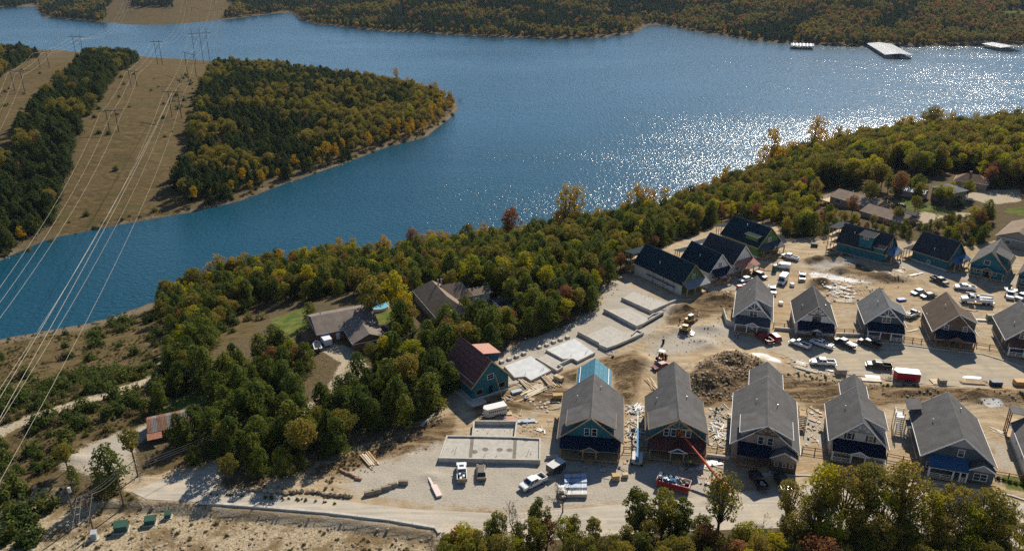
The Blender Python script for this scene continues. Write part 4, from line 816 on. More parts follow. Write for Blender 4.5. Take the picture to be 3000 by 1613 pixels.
part('eave_cleat', MB().beam((-4.6, .4, 4.45), (-4.6, _Lr - .3, 4.45), .09, .09), mWHITE, _r0)
m = MB().box(1.5, 5.2, 5.5, 10.5, 5.2, 7.4); part('dormer', m, mTEAL, _r0); part('dormer_roof', MB().slab([(1.0, 5.2, 8.3), (5.7, 5.2, 7.3), (5.7, 10.8, 7.3), (1.0, 10.8, 8.3)], .15), M((0.48, 0.24, 0.17), .8, .15), _r0)
part('brace', MB().beam((1.9, -1.2, 0), (1.2, .4, 5.0), .14, .14), mWOOD, _r0)
part('foundation_wall', MB().box(-6.2, -2.4, -1.6, 8, -1.4, .3), mCONC, _r0)
m = MB()
for i in range(6): m.box(-8.2 + i * .45, -8.0 + i * .45, _Lr - 1, _Lr + 1.5, 3.2, 3.35)
m.box(-8.3, -5.4, _Lr - 1.05, _Lr - .85, 3.0, 3.2); part('porch_frame', m, mWOOD, _r0)
for x in (-8.1, -6): part('porch_post', MB().box(x, x + .15, _Lr - 1.1, _Lr - .9, -1, 3.1), mWOOD, _r0)
# --- older houses
def block(t, a0, a1, b0, b1, ze, zr, wall, roof, ridge_along='a', oh=.5, hip=0.0, zb=-.6, fas=None):
    """wall box with a gabled or hipped roof"""
    part('wall', MB().box(a0 + oh, a1 - oh, b0 + oh, b1 - oh, zb, ze), wall, t); m = MB(); f = MB(); g = .16
    if ridge_along == 'a':
        bm = (b0 + b1) / 2; h = hip * (b1 - b0) / 2; R0_, R1 = (a0 + h, bm, zr), (a1 - h, bm, zr)
        m.slab([(a0, b0, ze), (a1, b0, ze), R1, R0_], g); m.slab([(a1, b1, ze), (a0, b1, ze), R0_, R1], g); ends = [[(a0, b1, ze), (a0, b0, ze), R0_], [(a1, b0, ze), (a1, b1, ze), R1]]
    else:
        am = (a0 + a1) / 2; h = hip * (a1 - a0) / 2; R0_, R1 = (am, b0 + h, zr), (am, b1 - h, zr)
        m.slab([(a0, b1, ze), (a0, b0, ze), R0_, R1], g); m.slab([(a1, b0, ze), (a1, b1, ze), R1, R0_], g); ends = [[(a0, b0, ze), (a1, b0, ze), R0_], [(a1, b1, ze), (a0, b1, ze), R1]]
    for e in ends:
        if hip > 0: m.slab(e, g)
        else:
            c = [Vector(p) for p in e]; ce = sum(c, Vector()) / 3; part('gable_wall', MB().hexa([ce + (p - ce) * .9 + (Vector(((a0 + a1) / 2, (b0 + b1) / 2, 0)) - Vector((ce.x, ce.y, 0))).normalized() * oh - Vector((0, 0, .2)) for p in c], [ce + (p - ce) * .9 + (Vector(((a0 + a1) / 2, (b0 + b1) / 2, 0)) - Vector((ce.x, ce.y, 0))).normalized() * (oh + .2) - Vector((0, 0, .2)) for p in c]), wall, t)
    r = part('roof', m, roof, t)
    q = [(a0, b0), (a1, b0), (a1, b1), (a0, b1)]
    for i in range(4): f.beam((*q[i], ze - .12), (*q[(i + 1) % 4], ze - .12), .1, .2)
    part('gutter', f, fas or mWHITE, r)
def frame_thing(name, label, u0, u1, ze, zg, group=None):
    o, a = at(*u0, zg + ze), at(*u1, zg + ze); e = a - o; return thing(name, label, 'house', (o.x, o.y, zg), math.atan2(e.y, e.x), group)
mOLDBRICK = M((0.22, 0.11, 0.07), .9, .3, 3); RT = Mshingle((0.21, 0.172, 0.14)); RT2 = Mshingle((0.25, 0.185, 0.13))
e1 = frame_thing('ranch_house', 'brick ranch house with brown shingle roof bent in an L round a driveway', (927.5, 980), (1006.5, 964.7), 2.9, -.4)
block(e1, 0, 16.6, 0, 13.2, 2.9, 5.2, mOLDBRICK, RT); block(e1, 7.1, 16.2, -9.2, 3.0, 2.89, 4.9, mOLDBRICK, RT, 'b')
door(e1, (0, .5, 0), (1, 0, 0), (0, -1, 0), 5.6, 0, 1.0, 2.1, mWHITE); window(e1, (0, .5, 0), (1, 0, 0), (0, -1, 0), 2.6, 1.0, 1.6, 1.2); window(e1, (7.6, 0, 0), (0, 1, 0), (-1, 0, 0), -4, 1, 1.5, 1.2)
part('deck', MB().box(-3.2, .4, 3, 9, -.1, .1), mTIMBER, e1); rails(e1, (-3.1, 3.1, .1), (-3.1, 8.9, .1), mTIMBER, .95, 'b')
for (x, y) in ((3, 8.5), (12.5, 1.5), (14.2, -3)): part('roof_vent', MB().tube((x, y, 3.6), (x, y, 5.4), .16), mSTEEL, e1)
e2 = frame_thing('hipped_house', 'large brown hipped roof house behind the yellow trees and wires', (1207, 850), (1278, 932), 3, -.2)
block(e2, 0, 20.5, 0, 9.5, 3.0, 7.0, M((0.30, 0.24, 0.18), .8, .2), RT2, 'a', hip=.9); block(e2, 3, 11, 4, 15, 2.99, 6.2, M((0.30, 0.24, 0.18), .8, .2), RT2, 'b', hip=.6); block(e2, 5, 10.5, 14, 21, 2.7, 4.0, M((0.42, 0.38, 0.32), .8, .2), RT2, 'b')
for y in (5.6, 6.6): part('chimney_flue', MB().tube((7.2, y, 5.8), (7.2, y, 8.2), .22), mSTEEL, e2)
part('garage_door', MB().box(10.02, 10.1, 14.9, 17.3, -.1, 2.2), mWHITE, e2); part('garage_door', MB().box(10.02, 10.1, 17.8, 20.2, -.1, 2.2), mWHITE, e2)
ra = frame_thing('long_ranch_house', 'long low tan brick ranch house with staggered brown roofs in the wooded lots', (2428, 573), (2524, 600), 3, -1.0)
mTANB = M((0.34, 0.22, 0.13), .9, .2, 3); block(ra, 0, 20, 0, 12.5, 3, 5.0, mTANB, RT2); block(ra, 18.5, 36, -6.8, 4.2, 2.95, 4.8, mTANB, RT2); part('carport_roof', MB().slab([(26, 4.0, 3.2), (34, 4.0, 3.2), (34, 9, 2.9), (26, 9, 2.9)], .15), RD, ra)
door(ra, (0, -6.3, 0), (1, 0, 0), (0, -1, 0), 25, 0, 1.2, 2.1, mWHITE); window(ra, (0, -6.3, 0), (1, 0, 0), (0, -1, 0), 30, 1, 1.6, 1.1); window(ra, (0, .5, 0), (1, 0, 0), (0, -1, 0), 4, 1, 2.4, 1.2); part('deck', MB().box(-4.5, .4, 1, 8, -.1, .2), mPLY, ra); rails(ra, (-4.4, 1, .2), (-4.4, 8, .2), mWHITE)
for x in (6, 11, 16, 21): part('roof_vent', MB().tube((x, 7, 4.2), (x, 7, 5.3), .12), mWHITE, ra)
rb = frame_thing('grey_roof_house', 'two storey house with pale grey hipped roof and white garage door among bare trees', (2728, 546), (2785, 563), 5.5, -.1)
block(rb, 0, 10, 0, 9, 5.5, 7.2, M((0.20, 0.17, 0.14), .9, .25, 2), Mshingle((0.23, 0.235, 0.24)), 'a', hip=.8); part('garage_door', MB().box(9.5, 9.58, 2.5, 6.5, 0, 2.3), mWHITE, rb); window(rb, (0, .5, 0), (1, 0, 0), (0, -1, 0), 3, 3.2, 1.2, 1.2); window(rb, (0, .5, 0), (1, 0, 0), (0, -1, 0), 7, 3.2, 1.2, 1.2)
rc = frame_thing('chimney_house', 'tan hipped roof house with a red brick chimney behind the grey roofed house', (2794, 527), (2888, 540), 3, -.1)
block(rc, 0, 13, 0, 9, 3, 5.6, mTANB, Mshingle((0.24, 0.15, 0.09)), 'a', hip=.9); part('chimney', MB().box(5, 6, 4, 5, 4.5, 6.6), mOLDBRICK, rc); window(rc, (0, .5, 0), (1, 0, 0), (0, -1, 0), 4, 1, 1.6, 1.1)
rd = frame_thing('wide_roof_house', 'house with wide tan shingle roof past the teal houses at the tree edge', (2916, 690), (2975, 640), 3, -.1)
block(rd, 0, 22, -13, 0, 3, 6.0, M((0.30, 0.26, 0.22), .8, .2), RT2); window(rd, (0.5, 0, 0), (0, 1, 0), (-1, 0, 0), -4, 1, 1.6, 1.2)
re_ = frame_thing('white_roof_house', 'low house with white metal roof behind the orange leaved trees', (2620, 552), (2690, 566), 3, -.5)
block(re_, 0, 12, 0, 6, 3, 4.0, M((0.36, 0.33, 0.29), .8, .15), M((0.72, 0.72, 0.70), .4, .08), 'a')
rf = frame_thing('hilltop_house', 'dark roofed brick house on the far hill beside a green lawn', (2825, 22), (2925, 22), 6, ground(2870, 36).z)
block(rf, 0, 36, 0, 20, 6, 14, mOLDBRICK, Mshingle((0.05, 0.06, 0.08)), 'a', hip=.7); block(rf, 4, 13, -6, 8, 6, 12, mOLDBRICK, Mshingle((0.16, 0.18, 0.21)), 'b')
for x in (18, 24, 30): window(rf, (0, .5, 0), (1, 0, 0), (0, -1, 0), x, 1.5, 2, 3)
# --- rusty barn
bn = thing('rusty_barn', 'old open barn with patched rusty corrugated metal roof beside the gravel drive', 'barn', tuple(ground(500, 1255)), math.radians(24))
for i in range(9):
    c = (0.22, 0.10, 0.055) if i % 3 == 0 else ((0.19, 0.17, 0.15) if i % 3 == 1 else (0.17, 0.085, 0.055)); mm = M(c, .6, .35, 1.0)
    for k, (y0, z0, y1, z1) in enumerate(((-4.2, 2.4, 0, 4.0), (0, 4.0, 4.2, 2.4))):
        x0 = -5.4 + i * 1.2; m = MB()
        for j in range(6): xa = x0 + j * .2; m.slab([(xa, y0, z0 + (.03 if j % 2 else 0)), (xa + .2, y0, z0 + (0 if j % 2 else .03)), (xa + .2, y1, z1 + (0 if j % 2 else .03)), (xa, y1, z1 + (.03 if j % 2 else 0))], .03)
        part('roof_sheet', m, mm, bn)
part('wall', MB().box(-5.2, 5.2, 3.7, 3.9, 0, 2.4).box(5.0, 5.2, -4, 3.7, 0, 2.4), mTIMBER, bn)
for x in (-5.1, -1.7, 1.7, 5.0): part('post', MB().box(x, x + .18, -4, -3.82, 0, 2.3), mTIMBER, bn)
part('lean_to_roof', MB().slab([(-5.6, -6.6, 1.8), (-2, -6.6, 1.8), (-2, -4.1, 2.35), (-5.6, -4.1, 2.35)], .05), M((0.36, 0.15, 0.08), .6, .3), bn)
bn.scale = (.8, .8, .85)
sh = thing('garden_shed', 'small dark roofed shed with pale walls by the hipped house drive', 'shed', tuple(ground(1475, 905)), math.radians(-62)); block(sh, -3, 3, -2.2, 2.2, 2.3, 3.2, M((0.5, 0.45, 0.38), .8, .1), RD, 'a', oh=.25)
# ---------------------------------------------------------------- streets, kerbs, foundations, fences
def Masphalt(name, lo, hi, patch):
    t = NT(name); g = t.n('NewGeometry').outputs['Position']; mp = t.n('Mapping', i_Vector=g); mp.inputs['Rotation'].default_value = (0, 0, 0.12); mp.inputs['Scale'].default_value = (0.06, .9, 1)
    tr, md, fi = t.noise(mp.outputs[0], 1.0, 5, .6), t.noise(g, .22, 5, .6), t.noise(g, 3, 3, .6)
    c = t.mix(t.mr(tr, .32, .68), lo, hi); c = t.mix(t.mr(md, .45, .68, 0, .8), c, patch); c = t.mix(t.mr(fi, .4, .75, 0, .35), c, [k * .7 for k in lo])
    t.base(c, .92, .2); t.bump(fi, .03); return t.m
def sheet(name, px, mat, z):
    P = [(p[0], p[1], z) for p in poly(px)]; return struct(link(name, MB().poly(P).mesh(name), mat))
sheet('road', ROAD_LOW_PX, Masphalt('dusty_road', (0.36, 0.315, 0.25), (0.53, 0.465, 0.365), (0.55, 0.46, 0.33)), -.055)
sheet('street', STREET_PX, Masphalt('dusty_street', (0.35, 0.285, 0.195), (0.48, 0.395, 0.27), (0.30, 0.26, 0.20)), -.055)
sheet('path', [(2232, 1368), (2262, 1370), (2252, 1398), (2228, 1396)], mCONC, -.03)
def kerb(name, px, label, w=.3, h=.16, seg=5.0, drop=.3):
    P = [at(u, v, -.06) for u, v in px]; o = bpy.data.objects.new(name, None); COL.objects.link(o); struct(o)
    for a, b in zip(P, P[1:]):
        L = (b - a).length; n = max(1, round(L / seg))
        for i in range(n):
            p, q = a.lerp(b, i / n + .03 / L), a.lerp(b, (i + 1) / n - .03 / L); p.z = q.z = -.06 + (h - drop) / 2
            part('kerb_stone', MB().beam(p, q, w, h + drop), mCONC, o)
kerb('kerb', [(582, 1472), (724, 1482), (799, 1488), (965, 1502), (1048, 1512), (1142, 1523), (1276, 1546), (1288, 1562)], '', .55, .3, 5.2, 1.5)
kerb('kerb', [(2205, 1392), (2357, 1392), (2480, 1398), (2700, 1408), (2960, 1450), (3080, 1490)], '', .35, .15)
kerb('kerb', [(2330, 986), (2500, 1001), (2620, 1006), (2750, 1022), (2880, 1037), (2930, 1052), (3000, 1076), (3100, 1110)], '', .35, .15)
kerb('kerb', [(2480, 1095), (2600, 1109), (2700, 1124), (2850, 1133), (3000, 1143), (3100, 1165)], '', .35, .12)
mFILL = M((0.45, 0.415, 0.35), .95, .16, 1.2, .02); mSLAB = M((0.55, 0.55, 0.53), .85, .14, .6); mTAR = M((0.02, 0.018, 0.016), .8, .3)
def foundation(label, px, ztop, fz, fill, th=.25, skip=(), stubs=(), bottom=-.5, dark=()):
    P = [at(u, v, ztop) for u, v in px]; c = sum(P, Vector()) / len(P); t = thing('house_foundation', label, 'foundation', (c.x, c.y, 0), 0)
    Q = [p - Vector((c.x, c.y, 0)) for p in P]
    part('slab' if fill is mSLAB else 'gravel_fill', MB().hexa([(p.x * .985, p.y * .985, bottom) for p in Q], [(p.x * .985, p.y * .985, fz) for p in Q]), fill, t)
    for i in range(len(Q)):
        if i in skip: continue
        a, b = Q[i].copy(), Q[(i + 1) % len(Q)].copy(); d = (b - a).normalized() * th / 2; zz = (ztop + bottom) / 2; a.z = b.z = zz + .003 * i
        part('foundation_wall', MB().beam(a - d, b + d, th, ztop - bottom), mCONC, t)
        if i in dark: n = Vector((d.y, -d.x, 0)).normalized() * (th / 2 + .015); a.z = b.z = zz - .35; part('tar_coating', MB().beam(a + n * math.copysign(1, -n.y), b + n * math.copysign(1, -n.y), .03, ztop - bottom - .7), mTAR, t)
    for (u, v) in stubs:
        p = at(u, v, fz) - Vector((c.x, c.y, 0)); part('pipe_stub', MB().tube((p.x, p.y, fz - .1), (p.x, p.y, fz + .55), .06), mWHITE, t)
    return t
_wf = foundation('wide gravel filled concrete foundation behind the parked white pickup and bronze car', [(1287, 1339), (1581, 1345), (1582, 1283), (1508, 1279), (1384, 1276), (1310, 1275)], .95, .62, mFILL, .3, stubs=((1328, 1318), (1334, 1325), (1550, 1320), (1545, 1332), (1338, 1312), (1556, 1326), (1420, 1333), (1455, 1335)))
_o = Vector((_wf.location.x, _wf.location.y, 0)); _rb = [at(u, v, .95) - _o for u, v in ((1508, 1279), (1514, 1232), (1389, 1231), (1384, 1276))]
for a, b in zip(_rb, _rb[1:]): d = (b - a).normalized() * .15; a2, b2 = (a - d).copy(), (b + d).copy(); a2.z = b2.z = .23; part('foundation_wall', MB().beam(a2, b2, .3, 1.45), mCONC, _wf)
part('gravel_fill', MB().hexa([(p.x, p.y, -.5) for p in _rb], [(p.x, p.y, -.05) for p in _rb]), mFILL, _wf)
mDARKFILL = M((0.20, 0.175, 0.135), .95, .25, 1.5)  # darker tone for flat strips and discs on the gravel fill
for (u0, v0, u1, v1) in ((1378, 1340, 1384, 1280), (1506, 1342, 1510, 1282)):
    a, b = at(u0, v0, .63) - _o, at(u1, v1, .63) - _o; part('dark_strip', MB().slab([(a.x - .35, a.y, .632), (a.x + .35, a.y, .632), (b.x + .35, b.y, .632), (b.x - .35, b.y, .632)], .01), mDARKFILL, _wf)  # flat dark dividing strip laid on the fill
for (u, v) in ((1390, 1322), (1422, 1315), (1464, 1316), (1493, 1317), (1382, 1281), (1509, 1285), (1541, 1287)):
    p = at(u, v, .63) - _o; part('gravel_pit', MB().tube((p.x, p.y, .6), (p.x, p.y, .634), .75, .6, 12), mDARKFILL, _wf)  # flat dark disc on top of the fill, not sunk into it
foundation('poured slab foundation beside the red sheathed house', [(1478, 1071), (1557, 1040), (1613, 1084), (1556, 1112), (1540, 1101), (1508, 1104)], .5, .46, mSLAB, .25, skip=(0,), stubs=((1592, 1082), (1540, 1095), (1586, 1085)))
foundation('low gravel bed foundation between the two poured slabs', [(1571, 1047), (1632, 1083), (1648, 1073), (1635, 1066), (1672, 1049), (1650, 1050), (1605, 1026)], .75, .2, mFILL, .25, skip=(6,))
foundation('poured slab foundation second along the row of square footings', [(1601, 1023), (1685, 989), (1742, 1031), (1692, 1056), (1680, 1049), (1650, 1051)], .6, .56, mSLAB, .25, skip=(0,), stubs=((1720, 1030), (1716, 1036), (1674, 1040)), dark=(2, 3))
foundation('gravel filled foundation with stepped walls by the buried pipe', [(1694, 970), (1714, 979), (1787, 948), (1851, 979), (1866, 965), (1885, 973), (1810, 1006), (1779, 1017), (1757, 1008), (1757, 1003)], .9, .5, mFILL, .25, skip=(1, 2), dark=(5, 6))
foundation('gravel filled foundation with tar coated end wall near the yellow loader', [(1770, 903), (1844, 897), (1900, 928), (1913, 918), (1943, 912), (1881, 947), (1865, 953)], 1.0, .5, mFILL, .25, skip=(0, 1), dark=(4,))
foundation('gravel foundation right under the white wrapped house wall', [(1822, 870), (1856, 850), (1958, 884), (1982, 876), (1922, 902), (1907, 908)], .9, .5, mFILL, .25, skip=(0, 1), stubs=((1880, 862), (1900, 868), (1915, 876), (1890, 872)))
for i, (x, y) in enumerate(((360, 830), (472, 790), (585, 748), (693, 705), (928, 610), (1040, 575), (1142, 530), (1245, 495), (1353, 458))):
    p = ground(1400 + x / 5.152, 900 + y / 5.152); o = link('concrete_footing', MB().hexa([(-.55, -.55, -.3), (.55, -.55, -.3), (.55, .55, -.3), (-.55, .55, -.3)], [(-.48, -.48, .55), (.48, -.48, .55), (.48, .48, .55), (-.48, .48, .55)]).mesh('concrete_footing'), mCONC)
    o.location = p; o.rotation_euler = (0, 0, .55); tag(o, 'square concrete deck footing in the row between the slabs and the cedars', 'footing', 'square footings in a row behind the slabs')
def fence(label, p, q, zt=1.15, n=None, mat=None):
    a, b = at(*p, zt), at(*q, zt); t = thing('rail_fence', label, 'fence', (a.x, a.y, -.1), 0); d = b - a; d.z = 0; n = n or max(2, round(d.length / 2.4)); mat = mat or mTIMBER
    for i in range(n + 1): c = d * i / n; part('post', MB().box(c.x - .08, c.x + .08, c.y - .08, c.y + .08, -.2, 1.3), mat, t)
    for z in (.55, 1.12):
        for i in range(n): e, f = d * i / n, d * (i + 1) / n; part('rail', MB().beam((e.x, e.y, z), (f.x, f.y, z), .05, .14), mat, t)
for lab, p, q in (('brown two rail fence between the teal house and the boom lift house', (1828, 1306), (1900, 1309)), ('brown two rail fence between the boom lift house and the beige house', (2066, 1300), (2139, 1312)), ('brown two rail fence between the beige house and the white farmhouse', (2353, 1306), (2426, 1316)),
                  ('brown two rail fence between the white farmhouse and the blue grey house', (2601, 1326), (2696, 1344)), ('brown two rail fence above the garden bed by the white end house', (2918, 1378), (3040, 1398)), ('brown two rail fence between the grey and white cottages', (2268, 945), (2330, 949)),
                  ('brown two rail fence between the white and slate blue cottages', (2449, 962), (2528, 965)), ('brown two rail fence between the slate blue and brown cottages', (2651, 985), (2727, 995)), ('brown two rail fence between the brown and charcoal cottages', (2863, 1002), (2940, 1014))): fence(lab, p, q)
def wall_thing(name, label, px, h, th=.3, mat=None):
    P = [at(u, v, h) for u, v in px]; o = P[0].copy(); t = thing(name, label, 'wall', (o.x, o.y, 0))
    for i, (a, b) in enumerate(zip(P, P[1:])):
        a, b = a - o, b - o; a.z = b.z = h / 2 - .3; part('wall_section', MB().beam(a, b, th, h + .6), mat or mCONC, t)
wall_thing('retaining_wall', 'white topped retaining wall angled off the grey cottage', [(2120, 902), (2130, 935), (2152, 942)], 1.6)
for lab, px in (('low concrete retaining wall under the fence by the teal house', [(1600, 1332), (1637, 1331)]), ('low concrete retaining wall under the fence between white and slate blue cottages', [(2452, 975), (2530, 977)]), ('low concrete retaining wall under the fence between grey and white cottages', [(2270, 958), (2328, 962)]), ('low concrete retaining wall between boom lift house and beige house', [(2070, 1328), (2138, 1336)])): wall_thing('retaining_wall', lab, px, .7)
# ---------------------------------------------------------------- vehicles
mTYRE = M((0.016, 0.016, 0.017), .9, .3); mRIM = M((0.42, 0.43, 0.44), .35, .1, metal=.7); mCHROME = M((0.55, 0.56, 0.57), .25, .1, metal=.8)
mLAMP = M((0.75, 0.75, 0.7), .2, .05, spec=.6); mTAIL = M((0.30, 0.012, 0.012), .3, .1); mPLAST = M((0.03, 0.03, 0.032), .7, .2)
def bev(mb, off=.05, seg=2):
    me = mb.mesh('b'); bm = bmesh.new(); bm.from_mesh(me); bmesh.ops.remove_doubles(bm, verts=bm.verts, dist=1e-4)
    bmesh.ops.bevel(bm, geom=list(bm.edges), offset=off, segments=seg, affect='EDGES', profile=.6); bm.to_mesh(me); bm.free(); return me
def partm(name, me, mat, parent): me.name = name; return link(name, me, mat, parent)
_whm = {}
def wheel(t, x, y, r=.39, w=.26):
    k = (round(r, 2), round(w, 2))
    if k not in _whm:
        _whm[k] = (MB().tube((0, -w / 2, 0), (0, w / 2, 0), r, n=18).mesh('wheel'), MB().tube((0, -w / 2 - .015, 0), (0, w / 2 + .015, 0), r * .6, n=12).mesh('rim'))
    o = bpy.data.objects.new('wheel', _whm[k][0]); COL.objects.link(o); o.parent = t; o.location = (x, y, r)
    if not _whm[k][0].materials: _whm[k][0].materials.append(mTYRE); _whm[k][1].materials.append(mRIM)
    c = bpy.data.objects.new('rim', _whm[k][1]); COL.objects.link(c); c.parent = o
def spot(rear, front, dz=0.0):
    a, b = ground(*rear), ground(*front); c = (a + b) / 2; d = b - a; return Vector((c.x, c.y, min(a.z, b.z) * .5 + max(a.z, b.z) * .5 + dz)), math.atan2(d.y, d.x)
def glass_quad(n, pts, t, off):
    m = MB(); p = [Vector(q) for q in pts]; nn = (p[1] - p[0]).cross(p[2] - p[0]).normalized()
    if nn.dot(Vector(off)) < 0: nn = -nn
    m.hexa([q + nn * .004 for q in p], [q + nn * .03 for q in p]); return part(n, m, Mglass(), t)
def greenhouse(t, paint, xb0, xb1, xt0, xt1, zb, zt, wb, wt, name='cabin', pillars=1):
    partm(name, bev(MB().hexa([(xb0, -wb, zb), (xb1, -wb, zb), (xb1, wb, zb), (xb0, wb, zb)], [(xt0, -wt, zt), (xt1, -wt, zt), (xt1, wt, zt), (xt0, wt, zt)]), .05), paint, t)
    L = lambda a, b, k: a + (b - a) * k
    def P(x0, x1, k, y): z = L(zb, zt, k); return (L(x0, x1, k), y * L(wb, wt, k), z)
    glass_quad('windshield', [P(xb1, xt1, .12, -.9), P(xb1, xt1, .12, .9), P(xb1, xt1, .86, .88), P(xb1, xt1, .86, -.88)], t, (1, 0, .3)); glass_quad('rear_window', [P(xb0, xt0, .15, -.85), P(xb0, xt0, .15, .85), P(xb0, xt0, .84, .85), P(xb0, xt0, .84, -.85)], t, (-1, 0, .3))
    for s in (-1, 1):
        for i in range(pillars):
            f0, f1 = i / pillars + .05, (i + 1) / pillars - .05
            q = [(L(L(xb0, xb1, f), L(xt0, xt1, f), k), s * L(wb, wt, k), L(zb, zt, k)) for f, k in ((f0, .15), (f1, .15), (f1, .84), (f0, .84))]; glass_quad('side_window', q, t, (0, s, .2))
def lights(t, xf, xr, w, zf, zr, lw=.36):
    for s in (-1, 1):
        part('headlight', MB().box(xf - .06, xf + .03, s * (w - lw) - lw / 2 + .1, s * (w - lw) + lw / 2 + .1 * s, zf - .1, zf + .1), mLAMP, t); part('taillight', MB().box(xr - .03, xr + .05, s * (w - .12) - .09, s * (w - .12) + .09, zr - .18, zr + .18), mTAIL, t)
def pickup(label, rear, front, col=(0.72, 0.72, 0.70), crew=True, L=5.8, load=None, two=None, sunroof=False, rack=False, metal=0.0):
    c, h = spot(rear, front); t = thing('pickup_truck', label, 'pickup truck', c, h); p = Mpaint(col, metal); W = .98; f, r = L / 2, -L / 2; cab = f - 1.35 - (2.25 if crew else 1.45)
    partm('body', bev(MB().prism([(cab - .05, .5), (f - .1, .48), (f, .62), (f - .02, .98), (f - .25, 1.10), (f - 1.35, 1.2), (cab - .05, 1.2)], -W, W, 'y'), .07), p, t)
    b = MB(); b.box(r, cab, -W, -W + .12, .55, 1.3); b.box(r, cab, W - .12, W, .55, 1.3); b.box(r + .1, cab, -W + .12, W - .12, .6, .78); b.box(cab - .12, cab - .06, -W + .12, W - .12, .78, 1.3); bd = part('bed', b, p, t)
    part('bed_liner', MB().box(r + .12, cab - .13, -W + .14, W - .14, .781, .80), mBLACK, bd); part('tailgate', MB().box(r - .02, r + .1, -W + .13, W - .13, .62, 1.29), Mpaint(two) if two else p, t)
    greenhouse(t, p, cab, f - 1.2, cab + .2, f - 1.95, 1.17, 1.88, W - .06, W - .2, pillars=2 if crew else 1)
    part('front_bumper', MB().box(f - .05, f + .12, -W + .05, W - .05, .42, .66), mCHROME, t); part('rear_bumper', MB().box(r - .16, r, -W + .08, W - .08, .48, .66), mCHROME, t); part('grille', MB().box(f - .03, f + .03, -.55, .55, .68, .98), mPLAST, t); lights(t, f, r, W, .85, 1.0)
    for s in (-1, 1): part('mirror', MB().box(f - 1.65, f - 1.5, s * (W + .12) - .1, s * (W + .12) + .1, 1.18, 1.42), mPLAST, t)
    for x in (f - 1.0, r + 1.15):
        for s in (-1, 1): wheel(t, x, s * (W - .1))
    if sunroof: part('sunroof', MB().box(cab + .9, cab + 1.5, -.45, .45, 1.86, 1.895), Mglass(), t)
    if load == 'junk':
        for i in range(6): x, y = random.uniform(r + .5, cab - .5), random.uniform(-.6, .6); part('load_item', MB().box(x - .3, x + .3, y - .2, y + .2, .8, random.uniform(1.0, 1.45)), random.choice((mPLY, mWHITE, mSTEEL, mBLUEROOF)), t)
    if load == 'box': part('tool_box', MB().box(cab - .75, cab - .15, -W + .1, W - .1, 1.15, 1.45), mWHITE, t)
    if load == 'flat': part('load_board', MB().slab([(r - .4, -.7, 1.42), (cab - .2, -.7, 1.5), (cab - .2, .7, 1.5), (r - .4, .7, 1.42)], .12), mWHITE, t)
    if rack:
        m = MB()
        for s in (-.45, -.15): m.beam((r - .5, s, 2.08), (f - 1.6, s, 2.08), .06, .08)
        for i in range(14): x = r - .4 + i * .34; m.beam((x, -.45, 2.08), (x, -.15, 2.08), .05, .05)
        part('ladder', m, M((0.7, 0.55, 0.3), .5, .1), t); part('rack', MB().beam((cab - .2, -.8, 1.25), (cab - .2, -.8, 2.02), .06).beam((cab - .2, .8, 1.25), (cab - .2, .8, 2.02), .06).beam((cab - .2, -.8, 2.02), (cab - .2, .8, 2.02), .06).beam((r + .2, -.8, 1.25), (r + .2, -.8, 2.02), .06).beam((r + .2, -.8, 2.02), (r + .2, .8, 2.02), .06).beam((r + .2, .8, 1.25), (r + .2, .8, 2.02), .06), mBLACK, t)
    return t
def car(label, rear, front, col, kind='sedan', L=4.8, name=None):
    c, h = spot(rear, front); suv = kind == 'suv'; t = thing(name or ('suv' if suv else 'sedan_car'), label, 'car', c, h); p = Mpaint(col); W = .92; f, r = L / 2, -L / 2; zb = .98 if suv else .88; zt = 1.72 if suv else 1.45
    partm('body', bev(MB().prism([(r + .05, .4), (f - .1, .36), (f, .55), (f - .06, zb - .2), (f - 1.2, zb), (r + .35, zb), (r, zb - .12)], -W, W, 'y'), .09), p, t)
    greenhouse(t, p, r + (.12 if suv else .55), f - 1.05, r + (.45 if suv else 1.25), f - 1.85, zb - .04, zt, W - .06, W - .22, pillars=2 if not suv else 3); lights(t, f, r, W, .68, zb - .15)
    for s in (-1, 1): part('mirror', MB().box(f - 1.55, f - 1.42, s * (W + .08) - .08, s * (W + .08) + .08, zb, zb + .16), mPLAST, t)
    part('front_bumper', MB().box(f - .1, f + .04, -W + .08, W - .08, .34, .52), mPLAST, t)
    for x in (f - .9, r + .9):
        for s in (-1, 1): wheel(t, x, s * (W - .1), .33 if not suv else .37, .22)
    return t
